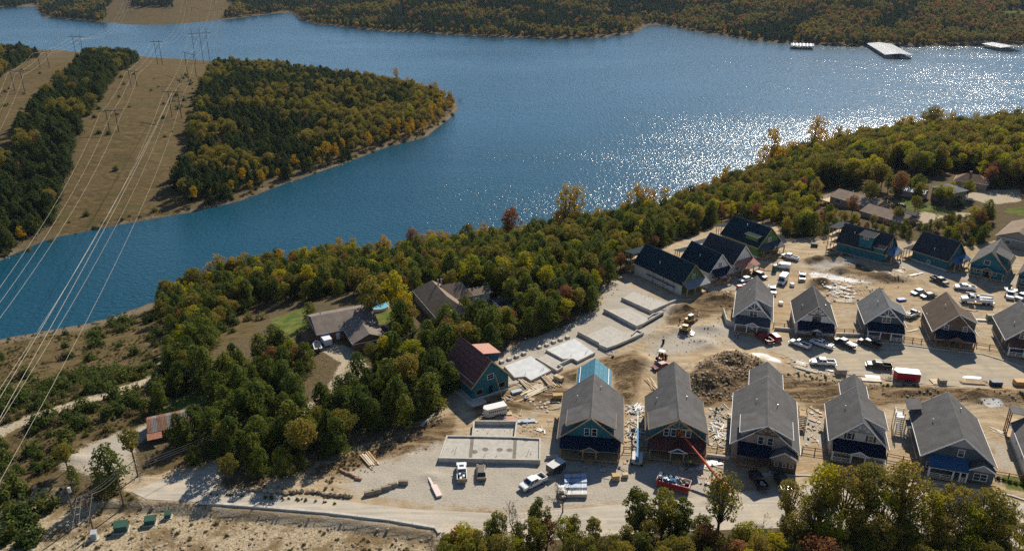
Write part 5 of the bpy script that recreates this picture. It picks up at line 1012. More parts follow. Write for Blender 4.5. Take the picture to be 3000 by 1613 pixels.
def van(label, rear, front, tall=True):
    c, h = spot(rear, front); t = thing('cargo_van', label, 'van', c, h); p = Mpaint((0.76, 0.76, 0.75)); L, zt = (5.9, 2.6) if tall else (4.9, 1.95); W = 1.0; f, r = L / 2, -L / 2
    partm('body', bev(MB().prism([(r, .42), (f - .1, .4), (f, .6), (f - .05, 1.0), (f - .75, 1.2), (f - 1.45 - (.2 if tall else 0), zt - .1), (f - 1.8, zt), (r + .08, zt)], -W, W, 'y'), .09), p, t)
    a, b = (f - .8, 1.24), (f - 1.42 - (.2 if tall else 0), zt - .2); glass_quad('windshield', [(a[0], -.88, a[1]), (a[0], .88, a[1]), (b[0], .8, b[1]), (b[0], -.8, b[1])], t, (1, 0, .3))
    for s in (-1, 1): glass_quad('side_window', [(f - 1.0, s * W, 1.25), (f - 1.9, s * W, 1.25), (f - 1.9, s * W, 1.75), (f - 1.35, s * W, 1.75)], t, (0, s, 0)); part('mirror', MB().box(f - 1.2, f - 1.05, s * (W + .14) - .1, s * (W + .14) + .1, 1.2, 1.5), mPLAST, t)
    lights(t, f, r, W, .82, 1.2); part('front_bumper', MB().box(f - .06, f + .08, -W + .06, W - .06, .38, .62), mPLAST, t); part('grille', MB().box(f - .02, f + .03, -.5, .5, .68, .95), mPLAST, t)
    for x in (f - .95, r + 1.1):
        for s in (-1, 1): wheel(t, x, s * (W - .1), .36, .24)
    return t
WH = (0.74, 0.74, 0.72)
pickup('white two tone crew cab pickup with sunroof parked nose in to the wide foundation', (1354, 1414), (1352, 1368), WH, two=(0.35, 0.26, 0.14), sunroof=True, load='junk')
car('dusty bronze sedan parked beside the white two tone pickup', (1411, 1408), (1409, 1372), (0.13, 0.095, 0.065))
pickup('white crew cab pickup parked on the gravel near the small dark trailer', (1590, 1406), (1532, 1436), WH, load='box')
car('dark red sedan beside the orange loader', (1952, 1072), (1920, 1082), (0.20, 0.012, 0.02))
pickup('dark red pickup in the shade of the grey cottage', (2254, 1008), (2222, 985), (0.24, 0.010, 0.015))
car('bright red suv parked beside the dark red pickup', (2280, 1004), (2256, 984), (0.40, 0.015, 0.02), 'suv')
pickup('white single cab pickup in front of the white cottage', (2366, 1022), (2320, 1005), WH, crew=False, L=5.3)
pickup('white crew cab pickup with dark sunroof in front of the white cottage', (2432, 1023), (2378, 1004), WH, sunroof=True, load='junk')
pickup('black pickup carrying a white board parked at the kerb', (2497, 1022), (2448, 1001), (0.02, 0.02, 0.024), load='flat')
pickup('black crew cab pickup at the kerb by the slate blue cottage', (2574, 1023), (2518, 1002), (0.022, 0.02, 0.02))
pickup('white crew cab pickup parked along the street near stacked siding', (2444, 1070), (2376, 1066), WH)
pickup('black pickup with ladder rack parked ahead of the red trailer', (2607, 1081), (2540, 1073), (0.016, 0.022, 0.018), rack=True)
pickup('white pickup in front of the green house', (2333, 763), (2293, 753), WH)
van('small white cargo van beside the green portable toilet', (2310, 788), (2272, 784), False)
van('tall white cargo van in the turning area', (2300, 818), (2284, 838))
pickup('silver pickup facing the white cottage roof across the turning area', (2350, 808), (2349, 826), (0.35, 0.36, 0.38))
car('black suv half hidden behind the grey cottage roof', (2212, 806), (2240, 817), (0.02, 0.02, 0.022), 'suv')
car('white sedan near the porch posts of the white gabled house', (2202, 818), (2165, 828), (0.7, 0.7, 0.68))
pickup('white pickup half hidden behind the grey cottage dormer', (2260, 846), (2264, 866), WH)
pickup('black pickup parked below the plain teal house', (2730, 818), (2773, 837), (0.018, 0.02, 0.022))
pickup('white crew cab pickup behind the digger truck', (2858, 851), (2794, 845), WH, load='box')
car('pearl white sedan behind the brown cottage', (2706, 856), (2672, 864), (0.68, 0.66, 0.60))
car('dark purple sedan next to the pearl white sedan', (2738, 868), (2699, 873), (0.035, 0.02, 0.05))
pickup('white pickup at the far end of the back lane', (3012, 866), (2976, 884), WH)
pickup('old white pickup with an open bed between the slate blue and brown cottages', (2654, 934), (2690, 918), (0.62, 0.60, 0.55), crew=False, L=5.4, load='junk')
pickup('black pickup with loaded bed in the shade of the beige house', (2238, 1442), (2203, 1388), (0.014, 0.014, 0.016), load='junk')
pickup('dark green pickup beside the black loaded pickup in the shade', (2302, 1446), (2279, 1396), (0.014, 0.022, 0.02), load='junk')
car('dark maroon car beside the ranch house gable', (1139, 982), (1132, 956), (0.06, 0.01, 0.015)); car('silver car under the trees by the ranch drive', (1150, 1034), (1112, 1040), (0.4, 0.41, 0.42))
car('dark suv under the carport of the long ranch house', (2650, 612), (2618, 604), (0.03, 0.04, 0.05), 'suv'); car('blue grey sedan under the trees beside the rusty barn', (570, 1278), (520, 1292), (0.10, 0.12, 0.14))
def trailer(name, label, rear, front, L, Wd, zt, col, top, vn=True, axles=2):
    c, h = spot(rear, front); t = thing(name, label, 'trailer', c, h); W = Wd / 2; f, r = L / 2, -L / 2; n = .55 if vn else .02
    prof = [(r, -W), (f - n, -W), (f, -.25), (f, .25), (f - n, W), (r, W)]
    part('body', MB().prism(prof, .5, zt - .06, 'z'), col, t); part('roof', MB().prism([(x * 1.004, y * 1.01) for x, y in prof], zt - .06, zt, 'z'), top, t); part('rear_door', MB().box(r - .04, r, -W + .08, W - .08, .55, zt - .12), col, t)
    part('drawbar', MB().beam((f - .2, -.5, .5), (f + 1.1, 0, .5), .08).beam((f - .2, .5, .5), (f + 1.1, 0, .5), .08).tube((f + 1.0, 0, 0), (f + 1.0, 0, .7), .04), mBLACK, t); part('frame_rail', MB().box(r, f - .3, -W + .1, W - .1, .38, .5), mBLACK, t)
    for i in range(axles):
        for s in (-1, 1): wheel(t, -.3 - (i - (axles - 1) / 2) * .8, s * (W - .02), .33, .2)
    for s in (-1, 1): part('fender', MB().box(-1.1 if axles > 1 else -.75, .55 if axles > 1 else .2, s * W - .03, s * W + .16 * s if s > 0 else s * W + .03, .68, .74), mBLACK, t); part('taillight', MB().box(r - .06, r - .02, s * (W - .12) - .06, s * (W - .12) + .06, .7, .9), mTAIL, t)
    return t
mREDP = Mpaint((0.33, 0.012, 0.022))
trailer('cargo_trailer', 'red enclosed cargo trailer with white roof parked along the street', (2688, 1117), (2616, 1110), 5.6, 2.5, 2.6, mREDP, M((0.8, 0.8, 0.79), .4, .05))
trailer('small_trailer', 'small dark enclosed trailer in front of the teal house', (1648, 1368), (1608, 1392), 3.6, 2.0, 2.1, Mpaint((0.05, 0.05, 0.052)), M((0.52, 0.50, 0.46), .5, .1), False, 1)
_ht = trailer('livestock_trailer', 'white livestock trailer with slatted sides near the red sheathed house', (1474, 1210), (1424, 1222), 5.2, 2.1, 2.5, M((0.50, 0.46, 0.38), .6, .12), M((0.72, 0.70, 0.66), .4, .06), True)
for i in range(9):
    for s in (-1, 1): part('side_slot', MB().box(-2.2 + i * .45, -1.9 + i * .45, s * 1.05 - .02, s * 1.05 + .02, 1.55, 1.85), mHOLE, _ht)
trailer('white_camper', 'white trailer parked on the ranch house drive', (962, 1014), (950, 1000), 4.2, 2.1, 2.2, M((0.74, 0.74, 0.72), .5, .05), M((0.74, 0.74, 0.72), .5, .05), True)
bt = thing('motor_boat', 'red and white motor boat on the ranch house drive', 'boat', *spot((934, 1032), (926, 1008))); _hp2 = [(-2.6, -1.0), (1.2, -1.0), (2.6, 0), (1.2, 1.0), (-2.6, 1.0)]
part('hull', MB().hexa([(x * .85, y * .55, .45) for x, y in _hp2], [(x, y, 1.25) for x, y in _hp2]), M((0.68, 0.66, 0.63), .35, .05), bt); part('stripe', MB().hexa([(x * .985, y * .95, 1.0) for x, y in _hp2], [(x * 1.005, y * 1.01, 1.14) for x, y in _hp2]), Mpaint((0.35, 0.02, 0.02)), bt); part('cockpit', MB().hexa([(x * .7 - .3, y * .75, 1.2) for x, y in _hp2], [(x * .7 - .3, y * .75, 1.27) for x, y in _hp2]), mBLACK, bt); part('outboard_motor', MB().box(-3.1, -2.6, -.2, .2, .6, 1.5), mBLACK, bt); part('trailer_frame', MB().box(-2.2, 2.8, -.5, .5, .3, .42), mSTEEL, bt)
for s in (-1, 1): wheel(bt, -.8, s * .95, .3, .2)
# ---- site machines
mYEL, mORG, mBLUE, mRED = Mpaint((0.48, 0.25, 0.02)), Mpaint((0.50, 0.20, 0.03)), M((0.04, 0.26, 0.52), .65, .1), M((0.52, 0.075, 0.025), .6, .1)
def track(t, x0, x1, y, w=.4, h=.7):
    o = partm('track', bev(MB().prism([(x0 + .25, 0), (x1 - .25, 0), (x1, h * .45), (x1 - .25, h), (x0 + .25, h), (x0, h * .45)], y - w / 2, y + w / 2, 'y'), .04), mTYRE, t)
    for i in range(4): x = x0 + .4 + (x1 - x0 - .8) * i / 3; part('roller', MB().tube((x, y - w / 2 - .02, h * .45), (x, y + w / 2 + .02, h * .45), h * .25, n=10), mSTEEL, o)
def loader(label, rear, front, col):
    t = thing('track_loader', label, 'loader', *spot(rear, front)); partm('body', bev(MB().prism([(-1.6, .5), (.6, .5), (.9, 1.0), (-.3, 1.25), (-1.6, 1.45)], -.55, .55, 'y'), .06), col, t)
    for s in (-1, 1):
        track(t, -1.5, 1.2, s * .78); part('lift_arm', MB().beam((-1.4, s * .62, 1.7), (.6, s * .62, 1.5), .14, .26).beam((.6, s * .62, 1.5), (1.6, s * .62, .45), .14, .22), col, t); part('hydraulic_ram', MB().tube((-.9, s * .6, .9), (.5, s * .6, 1.4), .05), mSTEEL, t)
    cb = MB()
    for x in (-.75, .55):
        for s in (-.5, .5): cb.box(x - .05, x + .05, s - .05, s + .05, 1.1, 2.1)
    part('cab_frame', cb, mBLACK, t); part('cab_roof', MB().box(-.85, .65, -.6, .6, 2.1, 2.2), col, t); part('cab_glass', MB().box(-.7, .5, -.46, .46, 1.25, 2.08), Mglass(), t)
    part('bucket', MB().prism([(1.55, .05), (2.35, .02), (2.35, .1), (1.75, .18), (1.65, .75), (1.55, .75)], -1.0, 1.0, 'y'), mSTEEL, t); return t
loader('yellow track loader with steel bucket below the gravel foundations', (1992, 968), (2022, 978), mYEL)
def excavator(label, rear, front, col):
    t = thing('mini_excavator', label, 'excavator', *spot(rear, front))
    for s in (-1, 1): track(t, -1.3, 1.3, s * .75, .4, .6)
    part('undercarriage', MB().box(-.6, .6, -.6, .6, .25, .6), mBLACK, t); partm('body', bev(MB().box(-1.3, .9, -.85, .85, .65, 1.35), .08), col, t); cb = MB()
    for x in (-.6, .7):
        for y in (-.7, .1): cb.box(x - .05, x + .05, y - .05, y + .05, 1.35, 2.4)
    part('cab_frame', cb, mBLACK, t); part('cab_glass', MB().box(-.55, .65, -.65, .05, 1.4, 2.38), Mglass(), t); part('cab_roof', MB().box(-.75, .85, -.8, .2, 2.4, 2.5), mWHITE, t)
    part('boom', MB().beam((.8, .3, 1.2), (2.0, .3, 2.9), .22, .28).beam((2.0, .3, 2.9), (3.1, .3, 2.6), .2, .24), col, t); part('stick', MB().beam((3.1, .3, 2.7), (3.6, .3, 1.2), .16, .2), col, t); part('bucket', MB().prism([(3.3, .6), (3.8, .55), (3.9, 1.2), (3.5, 1.3)], 0, .6, 'y'), mSTEEL, t); part('hydraulic_ram', MB().tube((1.2, .3, 1.2), (2.0, .3, 2.5), .05), mSTEEL, t); part('dozer_blade', MB().box(-1.75, -1.6, -1, 1, .1, .55), col, t); return t
excavator('yellow excavator with white cab roof digging the open trench', (2003, 950), (2035, 938), mYEL)
def roller(label, rear, front):
    t = thing('wheel_loader', label, 'loader', *spot(rear, front)); partm('body', bev(MB().prism([(-1.9, .7), (.2, .7), (.2, 1.3), (-.4, 1.75), (-1.9, 1.7)], -.6, .6, 'y'), .07), mORG, t); part('front_frame', MB().box(.2, 1.3, -.4, .4, .6, 1.1), mORG, t)
    for x in (-1.2, 1.0):
        for s in (-1, 1): wheel(t, x, s * .85, .62, .42)
    cb = MB()
    for x in (-.5, .55):
        for s in (-.55, .55): cb.box(x - .05, x + .05, s - .05, s + .05, 1.2, 2.6)
    part('cab_frame', cb, mBLACK, t); part('canopy', MB().box(-.7, .75, -.75, .75, 2.6, 2.72), M((0.5, 0.5, 0.48), .5, .1), t); part('seat', MB().box(-.4, .1, -.25, .25, 1.3, 1.6).box(-.45, -.3, -.25, .25, 1.6, 2.0), mBLACK, t); part('steering_column', MB().beam((.3, 0, 1.2), (.5, 0, 1.8), .1), mBLACK, t)
    for s in (-1, 1): part('lift_arm', MB().beam((.6, s * .45, 1.2), (2.1, s * .45, .5), .12, .22), mORG, t)
    part('bucket', MB().prism([(2.0, .05), (2.8, .02), (2.8, .1), (2.2, .2), (2.1, .85), (2.0, .85)], -1.05, 1.05, 'y'), mSTEEL, t); return t
roller('orange wheel loader with open canopy beside the dark red sedan', (1946, 1044), (1928, 1066))
def boom_lift(label, base, toward, tip, ztip, zb, col, col2, knee, basket=True):
    p = ground(*base); q = ground(*toward); d = q - p; t = thing('boom_lift', label, 'boom lift', p, math.atan2(d.y, d.x)); inv = Matrix.Rotation(-math.atan2(d.y, d.x), 3, 'Z')
    T = inv @ (at(*tip, ztip) - p); partm('chassis', bev(MB().box(-1.5, 1.5, -1.0, 1.0, .45, .95), .06), col2, t)
    for x in (-1.05, 1.05):
        for s in (-1, 1): wheel(t, x, s * 1.0, .5, .36)
    partm('turntable', bev(MB().box(-1.9, 1.0, -1.1, -.35, 1.0, 1.85), .1), col2, t); partm('counterweight', bev(MB().box(-1.9, 1.0, .35, 1.1, 1.0, 1.85), .1), col2, t); part('turntable_base', MB().tube((0, 0, .9), (0, 0, 1.05), .7, n=16), mBLACK, t)
    S = Vector((-1.2, 0, 1.9)); Kp = S.lerp(T, knee); part('boom', MB().beam(S, Kp, .34, .42), col, t); part('boom_extension', MB().beam(Kp, T, .22, .28), M((0.62, 0.60, 0.50), .5, .1) if col is mBLUE else col, t); part('boom_mast', MB().beam((-1.2, 0, 1.0), S, .4, .4), col, t); part('hydraulic_ram', MB().tube((.2, 0, 1.2), S.lerp(T, .25), .09), mSTEEL, t)
    if basket:
        dd = (T - S).normalized(); B = T + Vector((dd.x, dd.y, 0)).normalized() * .8 - Vector((0, 0, .6)); m = MB()
        for (a, b) in ((-.9, -.45), (.9, -.45), (.9, .45), (-.9, .45)):
            m.box(B.x + a - .03, B.x + a + .03, B.y + b - .03, B.y + b + .03, B.z, B.z + 1.1)
        for z in (.35, .75, 1.1):
            for (a, b, c, e) in ((-.9, -.45, .9, -.45), (.9, -.45, .9, .45), (.9, .45, -.9, .45), (-.9, .45, -.9, -.45)): m.beam((B.x + a, B.y + b, B.z + z), (B.x + c, B.y + e, B.z + z), .05)
        part('basket', m, mORG if col is mRED else mSTEEL, t); part('basket_floor', MB().box(B.x - .92, B.x + .92, B.y - .47, B.y + .47, B.z - .08, B.z), mBLACK, t); part('jib', MB().beam(T, B + Vector((0, 0, .3)), .16, .2), col, t)
        return t, t.matrix_basis @ B
    return t, None
bpy.context.view_layer.update()
boom_lift('blue boom lift with grey counterweights between the teal house and the boom lift house', (1866, 1352), (1870, 1290), (1869, 1208), 3.2, 0, mBLUE, M((0.42, 0.41, 0.38), .5, .1), .62)
_bl2, _bk = boom_lift('red boom lift with long raised boom behind the roadside tree', (2108, 1432), (2060, 1370), (1996, 1268), 6.0, 0, mRED, mRED, .55)
def dumpster():
    c, h = spot((1918, 1412), (2028, 1440)); t = thing('dumpster', 'long red steel dumpster heaped with plastic and packaging', 'dumpster', c, h); W, L = 1.25, 6.2
    part('side', MB().box(-L / 2, L / 2, -W, -W + .07, .15, 1.6), mREDP, t); part('side', MB().box(-L / 2, L / 2, W - .07, W, .15, 1.6), mREDP, t); part('end', MB().box(-L / 2, -L / 2 + .07, -W + .07, W - .07, .15, 1.6), mREDP, t); part('end', MB().box(L / 2 - .07, L / 2, -W + .07, W - .07, .15, 1.6), mREDP, t); part('floor', MB().box(-L / 2, L / 2, -W, W, .1, .15), mREDP, t)
    part('top_rim', MB().box(-L / 2 - .05, L / 2 + .05, -W - .05, -W + .02, 1.6, 1.7).box(-L / 2 - .05, L / 2 + .05, W - .02, W + .05, 1.6, 1.7).box(L / 2 - .02, L / 2 + .05, -W, W, 1.6, 1.7).box(-L / 2 - .05, -L / 2 + .02, -W, W, 1.6, 1.7), mREDP, t)
    for i in range(8): x = -L / 2 + .4 + i * .77; part('rib', MB().box(x - .05, x + .05, -W - .08, -W, .15, 1.6), mREDP, t)
    mt = [M((0.55, 0.62, 0.68), .5, .2), M((0.20, 0.42, 0.55), .5, .2), M((0.70, 0.69, 0.66), .6, .1), M((0.45, 0.36, 0.24), .8, .2), M((0.10, 0.24, 0.36), .5, .2)]
    for i in range(60):
        x, y = random.uniform(-2.8, 2.8), random.uniform(-1.0, 1.0); s = random.uniform(.25, .6); z = 1.25 + .7 * (1 - (abs(y) / 1.3) ** 2) * random.uniform(.4, 1.1); rot = Matrix.Rotation(random.uniform(0, 3), 3, Vector((random.uniform(-1, 1), random.uniform(-1, 1), random.uniform(-.4, .4))))
        b = [Vector((x, y, z)) + rot @ Vector((a * s, e * s * .8, k)) for k in (0, .08) for a, e in ((-1, -.6), (.7, -1), (1, .5), (.1, 1), (-.9, .6))]; part('rubbish_piece', MB().hexa(b[:5], b[5:]), mt[i % 5] if x < 1 else mt[random.choice((2, 3))], t)
dumpster()
def digger_truck():
    c, h = spot((2913, 893), (2808, 884)); t = thing('digger_truck', 'large white utility digger truck with stowed boom behind the brown cottage', 'truck', c, h); p = Mpaint(WH)
    partm('hood', bev(MB().prism([(2.6, .8), (4.2, .8), (4.2, 1.6), (2.6, 1.9)], -1.0, 1.0, 'y'), .1), p, t); partm('cab', bev(MB().hexa([(1.0, -1.15, .8), (2.65, -1.15, .8), (2.65, 1.15, .8), (1.0, 1.15, .8)], [(1.05, -1.05, 2.8), (2.2, -1.05, 2.8), (2.2, 1.05, 2.8), (1.05, 1.05, 2.8)]), .08), p, t)
    glass_quad('windshield', [(2.52, -.95, 1.95), (2.52, .95, 1.95), (2.28, .9, 2.6), (2.28, -.9, 2.6)], t, (1, 0, 0))
    for s in (-1, 1): glass_quad('side_window', [(1.3, s * 1.11, 1.8), (2.3, s * 1.11, 1.8), (2.15, s * 1.06, 2.55), (1.3, s * 1.06, 2.55)], t, (0, s, 0))
    part('frame_rail', MB().box(-4.4, 4.0, -.5, .5, .65, .85), mBLACK, t)
    for s in (-1, 1):
        for i in range(4): part('tool_locker', MB().box(-3.9 + i * 1.1, -2.85 + i * 1.1, s * .65 if s > 0 else -1.2, 1.2 if s > 0 else -.65, .95, 1.75), p, t)
    part('flatbed', MB().box(-4.4, .7, -1.2, 1.2, .86, .94), mSTEEL, t); part('turret', MB().tube((-.1, 0, .95), (-.1, 0, 2.6), .4, n=12), p, t); part('boom', MB().beam((-.4, 0, 3.0), (-4.0, 0, 2.7), .36, .42), M((0.66, 0.66, 0.62), .5, .08), t); part('boom_tip', MB().beam((-4.0, 0, 2.7), (3.4, 0, 3.25), .22, .26), mWHITE, t); part('operator_seat', MB().box(.1, .7, .45, .9, 2.0, 2.7), mBLACK, t); part('outrigger', MB().beam((-4.2, -1.0, .9), (-4.2, -1.5, .1), .16).beam((-4.2, 1.0, .9), (-4.2, 1.5, .1), .16), mYEL, t); part('auger', MB().tube((-1.0, .8, 2.1), (-3.8, .8, 2.1), .18, n=8), mSTEEL, t)
    for x in (3.3, -2.2, -3.4):
        for s in (-1, 1): wheel(t, x, s * .98, .5, .34)
    lights(t, 4.2, -4.4, 1.0, 1.2, 1.0); part('front_bumper', MB().box(4.15, 4.35, -1.1, 1.1, .5, .85), mCHROME, t)
digger_truck()
def service_truck():
    c, h = spot((2957, 856), (2958, 882)); t = thing('service_truck', 'white service truck with open tool lockers below the framed porch house', 'truck', c, h); p = Mpaint(WH)
    partm('hood', bev(MB().prism([(1.4, .5), (2.9, .5), (2.9, 1.05), (1.4, 1.25)], -1, 1, 'y'), .08), p, t); greenhouse(t, p, -.3, 1.6, 0, 1.0, 1.1, 2.0, .95, .8); part('lower_cab', MB().box(-.35, 1.5, -.98, .98, .5, 1.15), p, t); part('flatbed', MB().box(-3.0, -.4, -1.1, 1.1, .75, .9), mSTEEL, t)
    for s in (-1, 1):
        part('tool_locker', MB().box(-3.0, -.4, s * .75 if s > 0 else -1.15, 1.15 if s > 0 else -.75, .9, 1.7), p, t); part('locker_door', MB().slab([(-2.6, s * 1.15, 1.7), (-.8, s * 1.15, 1.7), (-.8, s * 1.7, 1.95), (-2.6, s * 1.7, 1.95)], .05), p, t)
        for x in (1.9, -1.8): wheel(t, x, s * .92, .4, .28)
    part('crane', MB().beam((-.7, 0, .9), (-.7, 0, 2.3), .25).beam((-.7, 0, 2.3), (-2.9, .2, 2.0), .2), mWHITE, t); lights(t, 2.9, -3.0, 1, .85, .85); part('front_bumper', MB().box(2.85, 3.05, -.95, .95, .42, .68), mCHROME, t)
service_truck()
def toilet(label, px, col):
    p = ground(*px); t = thing('portable_toilet', label, 'portable toilet', p, math.radians(-70)); partm('body', bev(MB().box(-.55, .55, -.55, .55, .1, 2.1), .05), M(col, .5, .1), t); part('base', MB().box(-.6, .6, -.6, .6, 0, .1), mBLACK, t)
    part('roof', MB().hexa([(-.6, -.6, 2.1), (.6, -.6, 2.1), (.6, .6, 2.1), (-.6, .6, 2.1)], [(-.35, -.45, 2.35), (.35, -.45, 2.35), (.35, .45, 2.35), (-.35, .45, 2.35)]), M((0.72, 0.74, 0.72), .5, .05), t); part('door', MB().box(.55, .58, -.4, .4, .2, 2.0), M([k * 1.3 for k in col], .5, .1), t); part('vent_pipe', MB().tube((-.4, .4, 2.0), (-.4, .4, 2.7), .05), mBLACK, t)
toilet('green portable toilet with pale roof beside the small white van', (2268, 796), (0.02, 0.075, 0.045))
# ---------------------------------------------------------------- rocks, timber, small site things
def rock_mesh(name, seed, sq=.7):
    rng = np.random.default_rng(seed); bm = bmesh.new(); bmesh.ops.create_icosphere(bm, subdivisions=1, radius=.5)
    sc = rng.uniform(.7, 1.25, 3)
    for v in bm.verts: v.co = Vector((v.co.x * sc[0], v.co.y * sc[1], v.co.z * sc[2] * sq)) * rng.uniform(.78, 1.15)
    me = bpy.data.meshes.new(name); bm.to_mesh(me); bm.free(); return me
def Mrock(name, lo, hi):
    t = NT(name); co = t.n('TexCoord').outputs['Object']; r = t.n('ObjectInfo').outputs['Random']; n = t.noise(co, 3, 4)
    t.base(t.mix(t.math('ADD', t.math('MULTIPLY', r, .6), t.math('MULTIPLY', n, .4)), lo, hi), .95, .2); t.bump(n, .1); return t.m
mROCK = Mrock('limestone', (0.20, 0.135, 0.075), (0.50, 0.385, 0.245))
_lib['rock'] = bpy.data.collections.new('lib_rock'); PROTO['rock'] = []
for i in range(4):
    me = rock_mesh('rock', 300 + i); me.materials.append(mROCK); PROTO['rock'].append((me, None, me)); _lib['rock'].objects.link(bpy.data.objects.new('rock_%d' % i, me))
def rocks(name, px, n, lo, hi, label, pw=2.5):
    q = poly(px); a, b = q.min(0), q.max(0); P = RNG.uniform(a, b, (n * 5, 2)); P = P[seg_dist(P, q) > 0][:n]; s = lo + (hi - lo) * RNG.uniform(0, 1, len(P)) ** pw
    scatter(name, 'rock', np.c_[P, height(P[:, 0], P[:, 1]) + .05], s, label, 'rubble', .3)
rocks('rubble', [(2015, 1130), (2040, 1065), (2100, 1040), (2190, 1035), (2235, 1060), (2200, 1110), (2150, 1170), (2060, 1180)], 1150, .15, .85, 'heaped limestone rubble between the boom lift house and the beige house')
rocks('rubble', [(430, 1475), (600, 1492), (960, 1518), (1260, 1565), (1280, 1640), (900, 1640), (400, 1640), (150, 1640), (200, 1560)], 1500, .08, .75, 'loose limestone scattered over the bank below the road', 6)
rocks('rubble', [(2240, 1100), (2330, 1090), (2480, 1120), (3050, 1150), (3050, 1200), (2700, 1165), (2350, 1180)], 800, .12, .7, 'loose stone along the dirt bank behind the front row houses', 4)
rocks('rubble', [(1300, 1215), (1480, 1018), (1640, 962), (1760, 860), (1850, 790), (1870, 800), (1770, 900), (1640, 990), (1480, 1050), (1330, 1230)], 500, .1, .6, 'loose stone along the edge of the cedar thicket', 4)
rocks('rubble', [(900, 1400), (1100, 1320), (1250, 1300), (1500, 1230), (1640, 1230), (1640, 1290), (1300, 1300), (1000, 1420)], 600, .06, .4, 'loose stone on the churned soil beside the wide foundation', 4)
rocks('rubble', [(1980, 870), (2160, 850), (2150, 1000), (1900, 1060), (1880, 1000)], 600, .08, .5, 'loose stone round the open trench', 4)
rocks('rubble', [(2360, 740), (2700, 800), (2640, 850), (2380, 860)], 500, .1, .6, 'loose stone on the spoil heaps in the turning area', 4)
rocks('rubble', [(0, 768), (330, 666), (700, 594), (1000, 486), (1270, 384), (1265, 376), (1000, 474), (700, 580), (330, 650), (0, 750)], 900, .3, 1.2, 'stony waterline along the peninsula', 3)
# small offcuts, wrappers and boards lying about the site
_lib['scrap'] = bpy.data.collections.new('lib_scrap'); PROTO['scrap'] = []
for i, (l, w, h, mm) in enumerate(((1.6, .14, .05, (0.55, 0.5, 0.42)), (.9, .2, .05, (0.55, 0.42, 0.26)), (2.4, .12, .05, (0.50, 0.36, 0.2)), (.7, .6, .04, (0.5, 0.48, 0.44)), (1.1, .8, .03, (0.45, 0.3, 0.2)), (.5, .35, .25, (0.25, 0.3, 0.36)))):
    me = MB().box(-l / 2, l / 2, -w / 2, w / 2, 0, h).mesh('scrap'); me.materials.append(M(mm, .75, .2)); PROTO['scrap'].append((me, None, me)); _lib['scrap'].objects.link(bpy.data.objects.new('scrap_%d' % i, me))
def litter(px, n, label):
    q = poly(px); a, b = q.min(0), q.max(0); P = RNG.uniform(a, b, (n * 6, 2)); P = P[seg_dist(P, q) > 0][:n]; scatter('debris', 'scrap', np.c_[P, height(P[:, 0], P[:, 1]) + .12], RNG.uniform(.5, 1.3, len(P)), label, 'debris', .2)
litter([(1400, 1200), (1480, 1110), (1640, 1120), (1650, 1230), (1540, 1270), (1420, 1230)], 110, 'offcuts and wrappers strewn behind the teal house'); litter([(1835, 1190), (1885, 1190), (1890, 1310), (1835, 1310)], 90, 'offcuts strewn in the passage by the blue boom lift'); litter([(2075, 1190), (2140, 1190), (2140, 1330), (2080, 1310)], 100, 'offcuts strewn in the passage by the beige house'); litter([(2350, 1190), (2405, 1190), (2425, 1300), (2360, 1310)], 45, 'offcuts strewn beside the white farmhouse')
litter([(2400, 815), (2540, 830), (2560, 880), (2420, 890)], 120, 'scrap strewn behind the white cottage'); litter([(2040, 790), (2200, 760), (2230, 830), (2080, 860)], 90, 'offcuts strewn before the unfinished porches'); litter([(2360, 700), (2460, 710), (2640, 780), (2720, 800), (2640, 830), (2480, 770)], 90, 'offcuts strewn below the teal dormer house'); litter([(1960, 1340), (2110, 1340), (2110, 1420), (2030, 1420)], 60, 'packaging strewn round the dumpster'); litter([(1660, 1330), (1840, 1345), (1840, 1410), (1720, 1400)], 35, 'offcuts strewn before the teal house porch'); litter([(2280, 1040), (2480, 1080), (2500, 1115), (2330, 1100)], 50, 'offcuts strewn along the street edge')
tufts_px = [(0, 762), (330, 660), (560, 620), (700, 588), (1000, 480), (1260, 396), (1330, 335), (1320, 326), (1250, 376), (1000, 462), (700, 570), (560, 604), (330, 642), (0, 742)]
# tufts of dry grass on the open slopes
def tufts(name, px, n, lo, hi, kind, label):
    q = poly(px); a, b = q.min(0), q.max(0); P = RNG.uniform(a, b, (n * 4, 2)); P = P[(seg_dist(P, q) > 0)]; k = vnoise(P[:, 0], P[:, 1], 7, 77) + RNG.uniform(-.25, .25, len(P)) > .5
    k &= (area('gravel', P[:, 0], P[:, 1], 1) < .4) & (area('path', P[:, 0], P[:, 1], 1) < .4) & ((seg_dist(P, LOWER) < 0) | (RNG.uniform(0, 1, len(P)) < .22)); P = P[k][:n]
    scatter(name, kind, np.c_[P, height(P[:, 0], P[:, 1])], RNG.uniform(lo, hi, len(P)), label, 'grass', .3)
tufts('dry_grass', AREAS['field'][0], 3500, .16, .45, 'dry', 'dry grass tufts on the slope under the power lines'); tufts('green_grass', AREAS['field'][0], 700, .15, .4, 'shrub', 'green weeds on the slope under the power lines')
tufts('shore_scrub', tufts_px, 500, .5, 1.4, 'dry', 'straw coloured scrub along the peninsula waterline'); tufts('shore_scrub', tufts_px, 160, .5, 1.3, 'shrub', 'green scrub along the peninsula waterline'); tufts('dry_grass', [(680, 1430), (860, 1390), (1150, 1275), (1200, 1290), (1000, 1400), (960, 1460)], 260, .12, .3, 'dry', 'weeds on the strip beside the cedar thicket')
